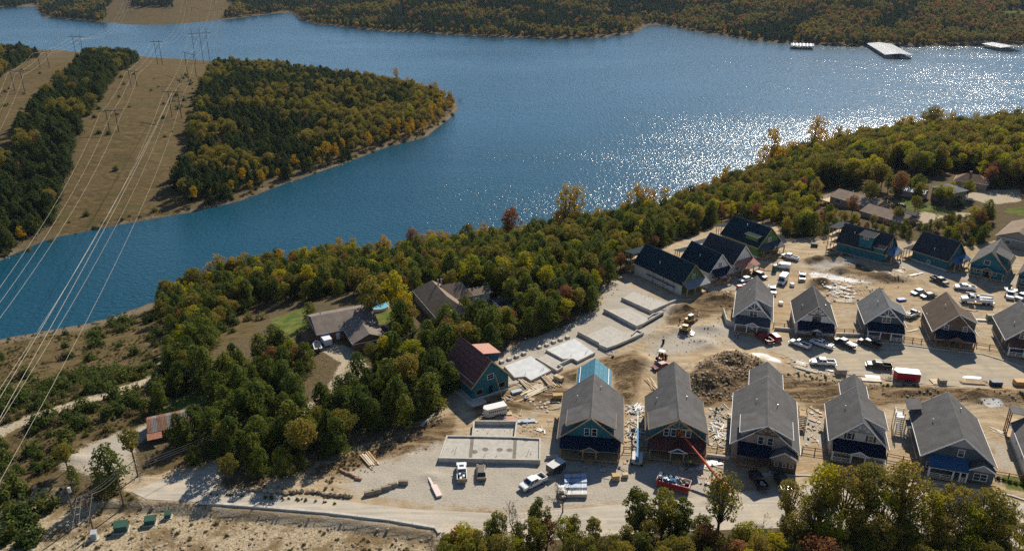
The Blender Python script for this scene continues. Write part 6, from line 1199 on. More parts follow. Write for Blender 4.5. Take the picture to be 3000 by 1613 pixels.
tufts('dry_grass', [(1290, 1590), (1500, 1600), (1900, 1570), (2300, 1560), (2700, 1570), (3000, 1640), (3000, 1750), (1290, 1750)], 500, .3, .9, 'shrub', 'undergrowth on the near side of the lower road'); tufts('dry_grass', [(600, 1440), (1000, 1470), (990, 1478), (600, 1446)], 60, .15, .3, 'shrub', 'weeds along the boulder row'); tufts('dry_grass', [(2300, 1085), (2480, 1110), (3050, 1160), (3050, 1170), (2480, 1122), (2300, 1098)], 220, .12, .32, 'shrub', 'weeds along the street bank')
for (x, y) in ((555, 850), (605, 855), (675, 862), (735, 870), (795, 865), (830, 872), (900, 875), (960, 870), (1005, 865), (1060, 870), (1110, 868), (1160, 880), (1205, 890), (1255, 898), (1300, 900), (1340, 905), (1385, 908), (1420, 912), (860, 885), (930, 880)):
    me = random.choice(PROTO['rock'])[0]; o = bpy.data.objects.new('boulder', me); COL.objects.link(o); o.location = ground(550 + x / 2.991, 1150 + y / 2.991) + Vector((0, 0, .25)); o.scale = (random.uniform(1.3, 2.1), random.uniform(.9, 1.2), random.uniform(.9, 1.3)); o.rotation_euler = (0, 0, random.uniform(-.5, .3)); tag(o, 'pale limestone boulder in the row edging the gravel road', 'boulder', 'boulders edging the road')
for i, (x, y, rz) in enumerate(((1590, 892, .35), (1655, 875, .3), (1742, 845, .38), (1795, 822, .38), (1890, 797, .02))):
    o = link('concrete_block', bev(MB().hexa([(-.95, -.35, 0), (.95, -.35, 0), (.95, .35, 0), (-.95, .35, 0)], [(-.92, -.3, .85), (.92, -.3, .85), (.92, .3, .85), (-.92, .3, .85)]), .04), M((0.27, 0.22, 0.15), .9, .25, 1)); o.location = ground(550 + x / 2.991, 1150 + y / 2.991); o.rotation_euler = (0, 0, rz); tag(o, 'stained concrete barrier block at the end of the boulder row', 'concrete block', 'concrete blocks by the boulder row')
WOODS = [mPLY, M((0.58, 0.44, 0.27), .8, .2, 1.5), M((0.46, 0.31, 0.16), .8, .2, 1.5), M((0.66, 0.57, 0.44), .8, .15, 1.5)]; WHITES = [mWHITE, M((0.68, 0.66, 0.60), .7, .1), WOODS[3], WOODS[1]]
def lumber(label, a, b, n, w, mats=WOODS, layers=2, jit=.06, wd=.2, th=.1, name='lumber_pile', cat='lumber'):
    """a pile of separate planks lying from pixel a to pixel b"""
    p, q = ground(*a), ground(*b); c = (p + q) / 2; d = q - p; L = Vector((d.x, d.y, 0)).length; t = thing(name, label, cat, c, math.atan2(d.y, d.x)); k = 0
    for ly in range(layers):
        m = max(1, math.ceil(n / layers))
        for i in range(m):
            messy = jit > .22; y = random.uniform(-w / 2, w / 2) if messy else (i - (m - 1) / 2) * w / max(m, 1) + random.uniform(-.04, .04); l = (min(L, 3.2) * random.uniform(.25, .9)) if messy else L * random.uniform(.72, 1.0); x = random.uniform(-.5, .5) * L if messy else random.uniform(-.12, .12) * L; r = random.gauss(0, jit); z = .04 + ly * (th + .015)
            o = part('plank', MB().box(-l / 2, l / 2, -wd / 2, wd / 2, 0, th), random.choice(mats), t); o.location = (x, y, z); o.rotation_euler = (0, random.gauss(0, .01), r)
    return t
lumber('long stacked joists on the dirt beside the red sheathed house', (1522, 1112), (1562, 1144), 12, 1.6, layers=3)
lumber('fanned out pale boards in front of the bare slabs', (1535, 1160), (1594, 1130), 18, 3.2, [WOODS[3], WOODS[1]], 2, .05, .28)
lumber('thick strapped stack of joists next to the poured slab', (1592, 1104), (1621, 1138), 15, 1.3, layers=4, jit=.01)
lumber('loose joists beside the plywood bundle', (1610, 1104), (1643, 1134), 7, 1.5)
lumber('short offcut boards at the corner of the red sheathed house', (1478, 1160), (1498, 1172), 9, 2.4, jit=.25); lumber('thin loose studs crossing behind the pale boards', (1488, 1130), (1516, 1118), 7, 1.6, jit=.2); lumber('single long beam lying in front of the pale boards', (1510, 1176), (1552, 1164), 2, .4, jit=.02, layers=1, wd=.3)
lumber('planks lying behind the boom lift house', (1898, 1110), (1925, 1146), 9, 1.6, jit=.12); lumber('tangled white and tan offcuts beside the blue boom lift', (1852, 1240), (1866, 1285), 30, 2.6, WHITES, 3, .6, .16); lumber('pale scraps and sheeting near the teal house corner', (1844, 1205), (1880, 1192), 16, 2.4, WHITES, 2, .5, .25); lumber('broken pallets and offcuts between the boom lift house and the beige house', (2090, 1250), (2130, 1290), 28, 4, WHITES, 3, .8, .18); lumber('loose offcuts in the passage of the boom lift house', (2095, 1215), (2122, 1232), 10, 2.5, WOODS, 2, .8, .14)
lumber('long trim boards lying by the street near the parked white crew cab', (2324, 1072), (2404, 1094), 8, 1.2, [WOODS[0], WOODS[3]], 2, .01); lumber('long white trim pieces piled at the street edge', (2325, 1058), (2366, 1070), 9, 2.0, WHITES, 1, .06, .22); lumber('short pale boards in front of the stacked siding', (2418, 1080), (2442, 1088), 5, 1.0, WHITES, 1, .05)
lumber('scattered white boards and scrap behind the white cottage', (2420, 834), (2490, 846), 26, 5, WHITES, 2, .35, .3); lumber('demolition scrap heap of boards behind the white cottage', (2440, 858), (2500, 872), 30, 4.5, WHITES, 3, .7, .3); lumber('tan planks lying at the edge of the scrap heap', (2430, 878), (2510, 884), 9, 2.4, WOODS, 1, .06)
lumber('stacked tan lumber with a board across it at the street edge', (2816, 1118), (2896, 1124), 14, 1.9, WOODS, 3, .015); lumber('white foam boards behind the stacked tan lumber', (2822, 1104), (2876, 1108), 4, 1.2, [mWHITE], 1, .03, .5); lumber('loose boards beside the red trailer', (2588, 1110), (2614, 1113), 6, 1.4, WOODS, 2, .06)
lumber('old lumber on the dirt behind the blue grey house', (2898, 1255), (2945, 1275), 9, 2.6, WHITES, 1, .4, .2); lumber('boards by the spoil heap below the plain teal house', (2655, 808), (2700, 800), 4, 1.0, WHITES, 1, .1, .3); lumber('pale planks leaning on the ground by the teal dormer house', (2620, 792), (2650, 796), 6, 2, WHITES, 1, .2, .3); lumber('beam lying between the slate blue and brown cottages', (2656, 972), (2690, 965), 2, .4, WHITES, 1, .02, .25); lumber('reddish boards behind the brown cottage', (2825, 905), (2866, 912), 4, .9, [WOODS[2]], 1, .03, .25)
lumber('timber bundle on the strip below the cedar thicket', (1068, 1330), (1098, 1366), 14, 2.2, WOODS, 3, .03, .3); lumber('bleached planks in the cleared ground below the thicket', (1230, 1250), (1275, 1208), 3, .5, WOODS, 1, .05); lumber('boards lying by the porch of the framed porch house', (2225, 790), (2262, 795), 8, 2, [WOODS[2], mOSB], 1, .5, .25); lumber('scrap boards behind the wide foundation', (1560, 1250), (1600, 1262), 7, 2, WHITES, 1, .5, .3)
lumber('plank lying in front of the teal house shade', (1656, 1386), (1700, 1380), 3, .5, [WOODS[2]], 2, .01); lumber('dark trim boards on the ground by the dumpster', (2000, 1372), (2052, 1352), 7, 1.6, [M((0.10, 0.11, 0.12), .7, .2)], 1, .12); lumber('white trim and packaging beside the dumpster', (2050, 1372), (2080, 1356), 8, 2.5, WHITES, 1, .4, .3); lumber('white boards lying by the fence corner of the boom lift house', (2055, 1362), (2110, 1352), 6, 1.6, [mWHITE], 1, .05, .35)
for i, (u, v) in enumerate(((1003, 1381), (1012, 1385), (1022, 1389), (1032, 1393), (1042, 1398), (1050, 1404))):
    o = link('log', MB().tube((-.7, 0, .25), (.7, 0, .25), .26, .24, 9).mesh('log'), M((0.42, 0.24, 0.14), .9, .25, 2)); o.location = ground(u, v); o.rotation_euler = (0, 0, -.45 + .2 * (i % 3 - 1)); tag(o, 'short reddish log in the line below the cedar thicket', 'log', 'logs in a line')
def pack(name, label, cat, px, L, Wd, h, rz, mat, strap=None, base=True, group=None):
    p = ground(*px); t = thing(name, label, cat, p, rz, group); partm('load', bev(MB().box(-L / 2, L / 2, -Wd / 2, Wd / 2, .12, .12 + h), .03), mat, t)
    if base:
        for k in (-.38, 0, .38): part('bearer', MB().box(L * k - .06, L * k + .06, -Wd / 2, Wd / 2, 0, .12), mWOOD, t)
    if strap:
        for k in (-.3, .3): part('strap', MB().box(L * k - .05, L * k + .05, -Wd / 2 - .012, Wd / 2 + .012, .1, .13 + h), strap, t)
mWRAP = M((0.36, 0.44, 0.56), .45, .35, 1.2)
for i, (v, mm, lab) in enumerate(((1402, mWRAP, 'blue and white wrapped siding pack, farthest from the road of three'), (1416, mWRAP, 'blue and white wrapped siding pack, middle one of three'), (1432, mWRAP, 'blue and white wrapped siding pack next to the bare white pack'), (1452, M((0.62, 0.58, 0.50), .7, .1), 'bare white siding pack beside the wrapped packs'))): pack('siding_pack', lab, 'pallet', (1686, v), 4.3, 1.15, .75, .02, mm, mWHITE)
pack('plywood_stack', 'strapped plywood bundle at the end of the joist piles', 'plywood', (1637, 1112), 2.4, 1.25, .9, -.75, mPLY, mSTEEL); pack('plywood_stack', 'plywood bundle alone on the soil behind the teal house', 'plywood', (1634, 1166), 2.4, 1.25, 1.0, .12, M((0.46, 0.31, 0.13), .8, .2)); pack('foam_pack', 'grey foam insulation pack among the pale boards', 'insulation', (1513, 1150), 2.6, 1.2, .5, .45, M((0.42, 0.45, 0.47), .7, .1)); pack('siding_stack', 'grey stacked siding pallet at the street edge', 'pallet', (2462, 1094), 2.4, 1.6, 1.3, .0, M((0.32, 0.27, 0.20), .8, .2)); pack('crate', 'open wooden crate on the gravel in front of the boom lift', 'crate', (1803, 1404), 1.4, 1.2, 1.1, .1, M((0.48, 0.34, 0.15), .8, .2)); pack('crate', 'small wooden crate beside the open crate', 'crate', (1831, 1396), 1.1, .9, .7, .1, WOODS[1]); pack('crate', 'tan crate at the edge of the street near stacked tan lumber', 'crate', (2759, 1122), 1.7, 1.3, 1.0, 0, M((0.30, 0.25, 0.17), .8, .2)); pack('plywood_sheets', 'plywood sheets lying beside the tan crate', 'plywood', (2739, 1119), 1.8, 2.4, .15, 0, WOODS[1], None, False); pack('plywood_sheets', 'pale sheets lying behind the white farmhouse ridge', 'plywood', (2552, 1113), 4.5, 1.6, .1, -.12, WOODS[3], None, False); pack('metal_sheets', 'pale blue sheets behind the black ladder pickup', 'sheets', (2556, 1104), 3.4, 1.3, .08, -.15, M((0.5, 0.56, 0.6), .5, .1), None, False)
pack('steel_bin', 'dark blue steel bin at the street edge', 'bin', (2916, 1128), 2.4, 1.5, 1.1, -.05, M((0.02, 0.035, 0.07), .5, .15), None, False); pack('orange_bin', 'orange steel bin past the dark blue bin', 'bin', (2993, 1128), 3.6, 1.7, 1.2, -.05, M((0.45, 0.22, 0.05), .6, .15), None, False); pack('foam_board', 'pale pink foam board stack on the gravel near the barrier blocks', 'insulation', (1279, 1440), 3.6, 1.1, .35, -.98 - .2, M((0.72, 0.58, 0.50), .7, .06), None, False); pack('foam_board', 'narrow pale pink board joined to the foam board stack', 'insulation', (1262, 1412), 3.0, .45, .22, -.98 - .2, M((0.72, 0.60, 0.53), .7, .06), None, False)
pack('red_toolbox', 'red job box behind the grey cottage roof', 'toolbox', (2166, 846), 1.6, 1.1, 1.1, .3, Mpaint((0.34, 0.02, 0.03))); pack('red_toolbox', 'smaller red job box beside the larger red one', 'toolbox', (2181, 842), 1.2, 1.0, 1.0, .3, Mpaint((0.36, 0.03, 0.04))); pack('white_tank', 'white cube tank on the gravel by the tall van', 'tank', (2320, 838), 1.1, 1.1, .9, .2, mWHITE); pack('white_tank', 'white cube tank between the grey and white cottages', 'tank', (2287, 892), 1.1, 1.1, .8, .1, mWHITE); pack('tarp_bundle', 'blue tarp bundle behind the slate blue cottage', 'tarp', (2640, 880), 2.4, 1.5, .5, .2, M((0.03, 0.06, 0.32), .5, .3, 2)); pack('scrap_bin', 'dark scrap bin behind the teal dormer house heap', 'bin', (2385, 722), 2.2, 1.4, 1.1, -.3, M((0.06, 0.06, 0.06), .7, .2)); pack('plywood_sheets', 'plywood sheet beside the livestock trailer', 'plywood', (1486, 1212), 2.2, 1.3, .1, .1, WOODS[0], None, False); pack('plywood_sheets', 'reddish sheets behind the wide foundation', 'plywood', (1494, 1228), 3.2, 1.4, .1, -.2, M((0.46, 0.26, 0.18), .8, .15), None, False); pack('metal_sheets', 'blue grey sheet lying behind the wide foundation', 'sheets', (1540, 1234), 4.0, 1.2, .15, .12, M((0.38, 0.42, 0.47), .6, .15), None, False); pack('steel_skid', 'glass crate skid between the brown and charcoal cottages', 'crate', (2902, 938), 2.4, 1.2, 1.6, -.1, M((0.16, 0.19, 0.10), .6, .3)); pack('white_pipe', 'long white box beside the glass crate skid', 'box', (2872, 940), 3.4, .6, .4, -.12, mWHITE, None, False)
for i, (px, cat_) in enumerate((((1943, 1006), 'black riser pipe standing in the pale dirt'), ((1795, 1046), 'black pipe stub by the buried pipe coil'))):
    o = link('riser_pipe', MB().tube((0, 0, -.2), (0, 0, 1.5 - i * .9), .33, n=14).mesh('riser_pipe'), mBLACK); o.location = ground(*px); tag(o, cat_, 'pipe')
for (px, lab) in (((1787, 1034), 'coiled blue pipe beside the stepped foundation'), ((1947, 905), 'coiled blue pipe by the spoil heap')):
    m = MB(); 
    for r in (.8, 1.0):
        for i in range(16): a, b = i * math.pi / 8, (i + 1) * math.pi / 8; m.tube((r * math.cos(a), r * math.sin(a), .08), (r * math.cos(b), r * math.sin(b), .08), .05, n=5)
    o = link('pipe_coil', m.mesh('pipe_coil'), M((0.30, 0.33, 0.48), .5, .1)); o.location = ground(*px); tag(o, lab, 'pipe coil')
ct = thing('utility_cart', 'small white roofed utility cart beside the wrapped siding packs', 'cart', ground(1645, 1452), math.radians(95)); part('body', MB().box(-1.2, 1.1, -.6, .6, .35, .75), M((0.35, 0.33, 0.28), .6, .15), ct); part('roof', MB().box(-.9, .8, -.65, .65, 1.85, 1.93), mWHITE, ct); part('seat', MB().box(-.5, .1, -.5, .5, .75, .95), mBLACK, ct)
for x in (-.8, .7):
    for s in (-.58, .58): part('roof_post', MB().box(x - .03, x + .03, s - .03, s + .03, .7, 1.86), mBLACK, ct)
    for s in (-1, 1): wheel(ct, x, s * .58, .28, .2)
def cabinet(label, px, L, Wd, h, col, rz):
    t = thing('transformer_box', label, 'transformer', ground(*px), rz); part('pad', MB().box(-L / 2 - .2, L / 2 + .2, -Wd / 2 - .2, Wd / 2 + .2, -.2, .12), mCONC, t); m = M(col, .5, .15)
    part('housing', MB().prism([(-Wd / 2, .12), (Wd / 2, .12), (Wd / 2, h), (-Wd / 2, h * .82)], -L / 2, L / 2, 'x'), m, t); part('lid', MB().slab([(-L / 2 - .05, -Wd / 2 - .08, h * .82 + .03), (L / 2 + .05, -Wd / 2 - .08, h * .82 + .03), (L / 2 + .05, Wd / 2 + .05, h + .06), (-L / 2 - .05, Wd / 2 + .05, h + .06)], .05), M([k * 1.4 for k in col], .5, .15), t); part('padlock', MB().box(-.05, .05, -Wd / 2 - .06, -Wd / 2, h * .4, h * .5), mSTEEL, t)
cabinet('largest green transformer box on the bank below the road', (357, 1552), 2.2, 1.5, 1.6, (0.03, 0.075, 0.05), .25); cabinet('middle sized green transformer box between the other two on the bank', (441, 1532), 1.8, 1.2, 1.3, (0.03, 0.075, 0.05), .2); cabinet('smallest green box beside the stony edge of the road', (493, 1514), 1.0, .9, 1.1, (0.03, 0.075, 0.05), .2); cabinet('pale grey cabinet at the foot of the double arm pole', (278, 1576), .9, .8, 1.6, (0.42, 0.44, 0.42), .2)
pt = thing('propane_tank', 'white propane tank in the yard of the grey roofed house', 'tank', ground(2838, 588), -.5); partm('tank', bev(MB().tube((-1.3, 0, .75), (1.3, 0, .75), .5, n=14), .12), mWHITE, pt); part('leg', MB().box(-.9, -.7, -.3, .3, 0, .4), mSTEEL, pt); part('leg', MB().box(.7, .9, -.3, .3, 0, .4), mSTEEL, pt)
pl = thing('swimming_pool', 'round blue swimming pool behind the ranch house trees', 'pool', ground(1108, 902), 0); part('pool_wall', MB().tube((0, 0, 0), (0, 0, 1.1), 3.2, n=28), mWHITE, pl); part('pool_water', MB().tube((0, 0, 1.1), (0, 0, 1.12), 3.05, n=28), M((0.16, 0.48, 0.62), .1, .1, spec=.6), pl)
for (pxy, w, h2, lab) in (((2352, 1252), 1.4, 2.6, ''),):
    st = thing('side_stair', 'timber landing with steps along the side of the beige house', 'stair', at(2352, 1216, 2.6).xy.to_3d(), math.radians(-16)); part('landing', MB().box(-.9, .9, -.2, 2.0, 2.45, 2.6), mWOOD, st)
    for x in (-.85, .8):
        for y in (-.15, 1.9): part('post', MB().box(x, x + .12, y, y + .12, -.2, 3.6), mTIMBER, st)
    for i in range(9): part('step', MB().box(-.7, .7, -.5 - i * .3, -.2 - i * .3, 2.2 - i * .26, 2.27 - i * .26), mWOOD, st)
ws = thing('white_stair', 'white post stair beside the blue grey house', 'stair', at(2640, 1206, 4.5).xy.to_3d(), math.radians(-17))
for x in (-.9, .8):
    for y in (-2.5, -.2, 2.0): part('post', MB().box(x, x + .18, y, y + .18, -.2, 4.4 if y > -1 else 3.2), mWHITE, ws)
part('landing', MB().box(-.9, .98, -.2, 2.1, 3.1, 3.3), mWHITE, ws); rails(ws, (-.8, 2.05, 3.3), (.9, 2.05, 3.3), mWHITE, 1.0); rails(ws, (-.8, -.1, 3.3), (-.8, 2.0, 3.3), mWHITE, 1.0)
for i in range(8): part('step', MB().box(-.7, .8, -.5 - i * .3, -.2 - i * .3, 2.8 - i * .33, 2.88 - i * .33), mWHITE, ws)
# garden bed shrubs and turf by the end fence
for i, (u, v) in enumerate(((2924, 1402), (2940, 1406), (2958, 1412), (2975, 1416), (2992, 1420))): tree('shrub', ground(u, v), .38, 'small clipped shrub in the garden bed by the end fence', 'garden bed shrubs')
# ---------------------------------------------------------------- people
def person(label, pos, rz, shirt, legs, hat=None, pose='stand', skin=(0.42, 0.25, 0.17)):
    em, bend = BODY[pose]; em = em.copy()
    mats = [M(skin, .6, .1), M(shirt, .8, .15), M(legs, .85, .2), M((0.03, 0.025, 0.02), .8, .2), M((0.04, 0.025, 0.015), .8, .2)]
    for m_ in mats: em.materials.append(m_)
    for p_ in em.polygons:
        c = p_.center; arm = abs(c.y) > .21
        p_.material_index = 3 if c.z < .12 else (2 if c.z < .98 and not (arm and c.z > .7) else ((1 if not (arm and c.z < 1.12 and not bend) and not (bend and c.x > .3) else 0) if c.z < 1.49 else (4 if c.z > 1.69 or (c.x < .0 and c.z > 1.56) else 0))); p_.use_smooth = True
    t = thing('person', label, 'person', pos, rz); b = link('body', em, None, t)
    part('nose', MB().hexa([(.135, -.018, 1.60), (.15, 0, 1.595), (.135, .018, 1.60)], [(.135, -.01, 1.645), (.14, 0, 1.645), (.135, .01, 1.645)]), mats[0], t)
    if hat: part('hard_hat', MB().tube((.04, 0, 1.70), (.04, 0, 1.80), .135, .09, 12).tube((.06, 0, 1.69), (.06, 0, 1.705), .165, n=12), M(hat, .4, .05), t)
    return t
person('worker in a neon yellow shirt standing on the shaded gravel by the red porch roof', ground(2021, 1366), 1.8, (0.45, 0.75, 0.03), (0.05, 0.06, 0.09), pose='work')
person('worker in an orange shirt in front of the grey cottage', ground(2153, 988), -.4, (0.62, 0.09, 0.03), (0.05, 0.06, 0.09)); person('worker in dark clothes talking to the orange shirted worker', ground(2161, 993), 2.6, (0.03, 0.035, 0.04), (0.04, 0.045, 0.06), (0.7, 0.7, 0.7)); person('worker in black standing in the passage beside the boom lift house', ground(2097, 1210), -1.2, (0.03, 0.03, 0.03), (0.03, 0.03, 0.035)); person('worker in dark clothes beside the yellow excavator', ground(1991, 948), .6, (0.03, 0.03, 0.035), (0.03, 0.035, 0.04)); person('worker in dark blue near the porch posts of the white gabled house', ground(2142, 818), -1.0, (0.02, 0.04, 0.10), (0.03, 0.035, 0.05), pose='work')
bpy.context.view_layer.update()
if _bk is not None: person('worker in a bright blue shirt in the boom lift basket at the upper windows', _bk, 1.5, (0.02, 0.08, 0.55), (0.05, 0.05, 0.07), pose='work')
# ---------------------------------------------------------------- power lines
mPOLE = M((0.10, 0.075, 0.055), .9, .25, 1.5); mWIRE = M((0.36, 0.31, 0.24), .5, .1, metal=.3); mINS = M((0.30, 0.32, 0.33), .4, .1)
def pole_h(base, top_v):
    lo, hi = 2., 60.
    for _ in range(40):
        m = (lo + hi) / 2; v = proj(np.array([[base.x, base.y, base.z + m]]))[1][0]
        if v > top_v: lo = m
        else: hi = m
    return lo
ATT = {}
def hframe(key, label, bases, top_v, arm=.92, over=4.2, xb=True):
    """transmission structure: tall wooden poles, crossarm, braces and hanging insulators"""
    B = [ground(*b) for b in bases]; B = [Vector(b) for b in B]; h = sum(pole_h(b, top_v) for b in B) / len(B); o = B[0]; t = thing('transmission_tower', label, 'power pylon', o)
    L = [b - o for b in B]
    for b in L: part('pole', MB().tube((b.x, b.y, b.z - 1), (b.x, b.y, h), .27, .18, 8), mPOLE, t)
    d = (L[-1] - L[0]); d.z = 0; d.normalize(); z = h * arm; a, c = L[0] - d * over, L[-1] + d * over; a.z = c.z = z; part('crossarm', MB().beam(a, c, .3, .4), mPOLE, t)
    if xb:
        for p, q in zip(L, L[1:]): part('cross_brace', MB().beam((p.x, p.y, z * .93), (q.x, q.y, z * .62), .16).beam((q.x, q.y, z * .93), (p.x, p.y, z * .62), .16), mPOLE, t)
    ATT[key] = []
    for k in (0, .5, 1):
        p = a.lerp(c, .04 + .92 * k); part('insulator', MB().tube((p.x, p.y, z), (p.x, p.y, z - 1.6), .12, n=6), mINS, t); ATT[key].append(o + Vector((p.x, p.y, z - 1.6)))
    return t
hframe('A1', 'two pole wooden pylon at the far end of the first clearing by the lake', ((224, 168), (246, 169)), 103); hframe('A2', 'two pole wooden pylon second along the first clearing', ((118, 200), (145, 200)), 147); hframe('A3', 'two pole wooden pylon standing beside the edge of the first clearing', ((43, 266), (73, 270)), 204)
hframe('B1', 'two pole wooden pylon at the lake end of the wide clearing', ((462, 189), (476, 190)), 117); hframe('B2', 'two pole wooden pylon in the middle of the wide clearing', ((384, 253), (402, 255)), 204); hframe('B3', 'two pole wooden pylon halfway down the wide clearing near the tree strip', ((321, 385), (348, 385)), 320)
hframe('C1', 'tall three pole wooden pylon with cross braces at the lake edge', ((574, 186), (597, 186), (616, 187)), 85, .86); hframe('C2', 'short two pole pylon in front of the three pole pylon', ((550, 219), (576, 226)), 153, .95); hframe('C3', 'two pole pylon among the bushes of the wide clearing', ((504, 342), (532, 346)), 269, .97)
hframe('FA', 'wooden pylon at the start of the clearing on the far shore', ((372, 40), (384, 41)), -2); hframe('FB', 'wooden pylon in the broad clearing on the far shore', ((548, 36), (562, 36)), -12); hframe('FC', 'wooden pylon near the woods of the far shore clearing', ((632, 30), (648, 30)), -22)
def ends(key, pts, z): ATT[key] = [at(u, v, z) for u, v in pts]
ends('B4', ((-200, 1103), (-200, 1146), (-200, 1192)), 12); ends('C4', ((-150, 1358), (-150, 1470), (-140, 1658)), 14); ends('A4', ((-260, 640), (-260, 690), (-260, 745)), 8)
for k, lab in (('B4', 'two pole wooden pylon on the near slope carrying the wide clearing line'), ('C4', 'two pole wooden pylon on the near slope carrying the three pole line'), ('A4', 'two pole wooden pylon on the near slope carrying the first clearing line')):
    a, c = ATT[k][0], ATT[k][2]; t = thing('transmission_tower', lab, 'power pylon', (a.x, a.y, 0))
    for q in (.25, .75): p = (c - a) * q; g = gz(a.x + p.x, a.y + p.y); part('pole', MB().tube((p.x, p.y, g - 1), (p.x, p.y, a.z + 3.4), .34, .22, 8), mPOLE, t)
    part('crossarm', MB().beam((0, 0, a.z + 1.7), ((c - a).x, (c - a).y, c.z + 1.7), .3, .4), mPOLE, t)
    for q in (0.0, .5, 1.0): p = (c - a) * q; part('insulator', MB().tube((p.x, p.y, a.z + 1.6), (p.x, p.y, a.z), .12, n=6), mINS, t)
def wire(a, b, sag, r, label, group, name='power_line', mat=None, n=22):
    P = [a.lerp(b, i / n) - Vector((0, 0, 4 * sag * (i / n) * (1 - i / n))) for i in range(n + 1)]; V, Fc = [], []
    d = (b - a).normalized(); s = d.cross(Vector((0, 0, 1))).normalized(); u = s.cross(d)
    for p in P: V += [p + s * r - u * r * .6, p - s * r - u * r * .6, p + u * r]
    for i in range(n):
        for j in range(3): k = (j + 1) % 3; Fc.append((3 * i + j, 3 * i + k, 3 * i + 3 + k, 3 * i + 3 + j))
    me = bpy.data.meshes.new(name); me.from_pydata([tuple(v) for v in V], [], Fc); o = link(name, me, mat or mWIRE); tag(o, label, 'power line', group)
for ln, seq, what in (('A', ('FA', 'A1', 'A2', 'A3', 'A4'), 'first clearing'), ('B', ('FB', 'B1', 'B2', 'B3', 'B4'), 'wide clearing'), ('C', ('FC', 'C1', 'C2', 'C3', 'C4'), 'three pole pylon')):
    for i, (p, q) in enumerate(zip(seq, seq[1:])):
        near = i == 3
        for k in range(3): L = (ATT[q][k] - ATT[p][k]).length; wire(ATT[p][k], ATT[q][k], L * (.018 if near else .03 if i == 0 else .015), .036 if near else .036, 'pale cable of the %s line %s' % (what, ('crossing the lake', 'between its far pylons', 'between its middle pylons', 'running over the channel to the near slope')[i]), '%s line cables %d' % (what, i))
for (p, q) in ((0, .35), (2, .6)):
    wire(ATT['C3'][0].lerp(ATT['C3'][2], .5) + Vector((0, 0, 2.2)), ATT['C4'][0].lerp(ATT['C4'][2], q) + Vector((0, 0, 2)), 3, .045, 'thin shield cable above the three pole line', 'shield cables')
def utility_pole(key, label, base, top_v, arms=1, rz=.5, can=False):
    b = Vector(ground(*base)); h = pole_h(b, top_v); t = thing('utility_pole', label, 'utility pole', b, rz); part('pole', MB().tube((0, 0, -.5), (0, 0, h), .17, .11, 8), M((0.14, 0.09, 0.06), .9, .25, 1.5), t); ATT[key] = []; m3 = Matrix.Rotation(rz, 3, 'Z')
    for i in range(arms):
        z = h - .4 - i * .7; part('crossarm', MB().beam((-1.3, 0, z), (1.3, 0, z), .12, .14), mPOLE, t)
        for x in (-1.2, -.5, .5, 1.2):
            part('insulator', MB().tube((x, 0, z + .07), (x, 0, z + .3), .06, n=6), mINS, t)
            if i == 0 and x != .5: ATT[key].append(b + m3 @ Vector((x, 0, z + .3)))
    if not arms: ATT[key] = [b + Vector((0, 0, h - .2 - .6 * k)) for k in range(3)]
    if can: part('transformer_can', MB().tube((.35, 0, h - 2.2), (.35, 0, h - 1.2), .28, n=12), M((0.5, 0.5, 0.5), .5, .1), t)
    return t
utility_pole('P1', 'wooden pole with one crossarm in the bushes of the slope', (224, 1540), 1412, 1, .35, True); utility_pole('P2', 'wooden pole with double crossarms above the grey cabinet', (277, 1566), 1449, 2, .45); utility_pole('P3', 'plain wooden pole at the bend of the gravel drive', (361, 1473), 1376, 0); utility_pole('P4', 'short wooden pole beside the gravel drive fork', (404, 1394), 1344, 0)
utility_pole('P5', 'wooden pole with transformer can in front of the hipped house', (1320, 962), 897, 1, 1.0, True); utility_pole('P6', 'wooden pole in the woods beyond the cedar row', (1670, 880), 796, 1, 1.0); ends('P0', ((190, 1660), (214, 1660), (236, 1660)), 9.5)
for (p, q, g, s) in (('P2', 'P0', 'out over the bank', .4), ('P1', 'P2', 'between the pole in the bushes and the double arm pole', .25), ('P2', 'P3', 'from the double arm pole to the plain pole', .6), ('P3', 'P5', 'from the plain pole over the thicket', 3.5), ('P5', 'P6', 'from the transformer pole over the cedars', 2.5)):
    for k in range(3): wire(ATT[p][k], ATT[q][k], s, .02, 'thin local service wire ' + g, 'service wires ' + g, 'service_wire', M((0.25, 0.22, 0.19), .6, .1), 14)
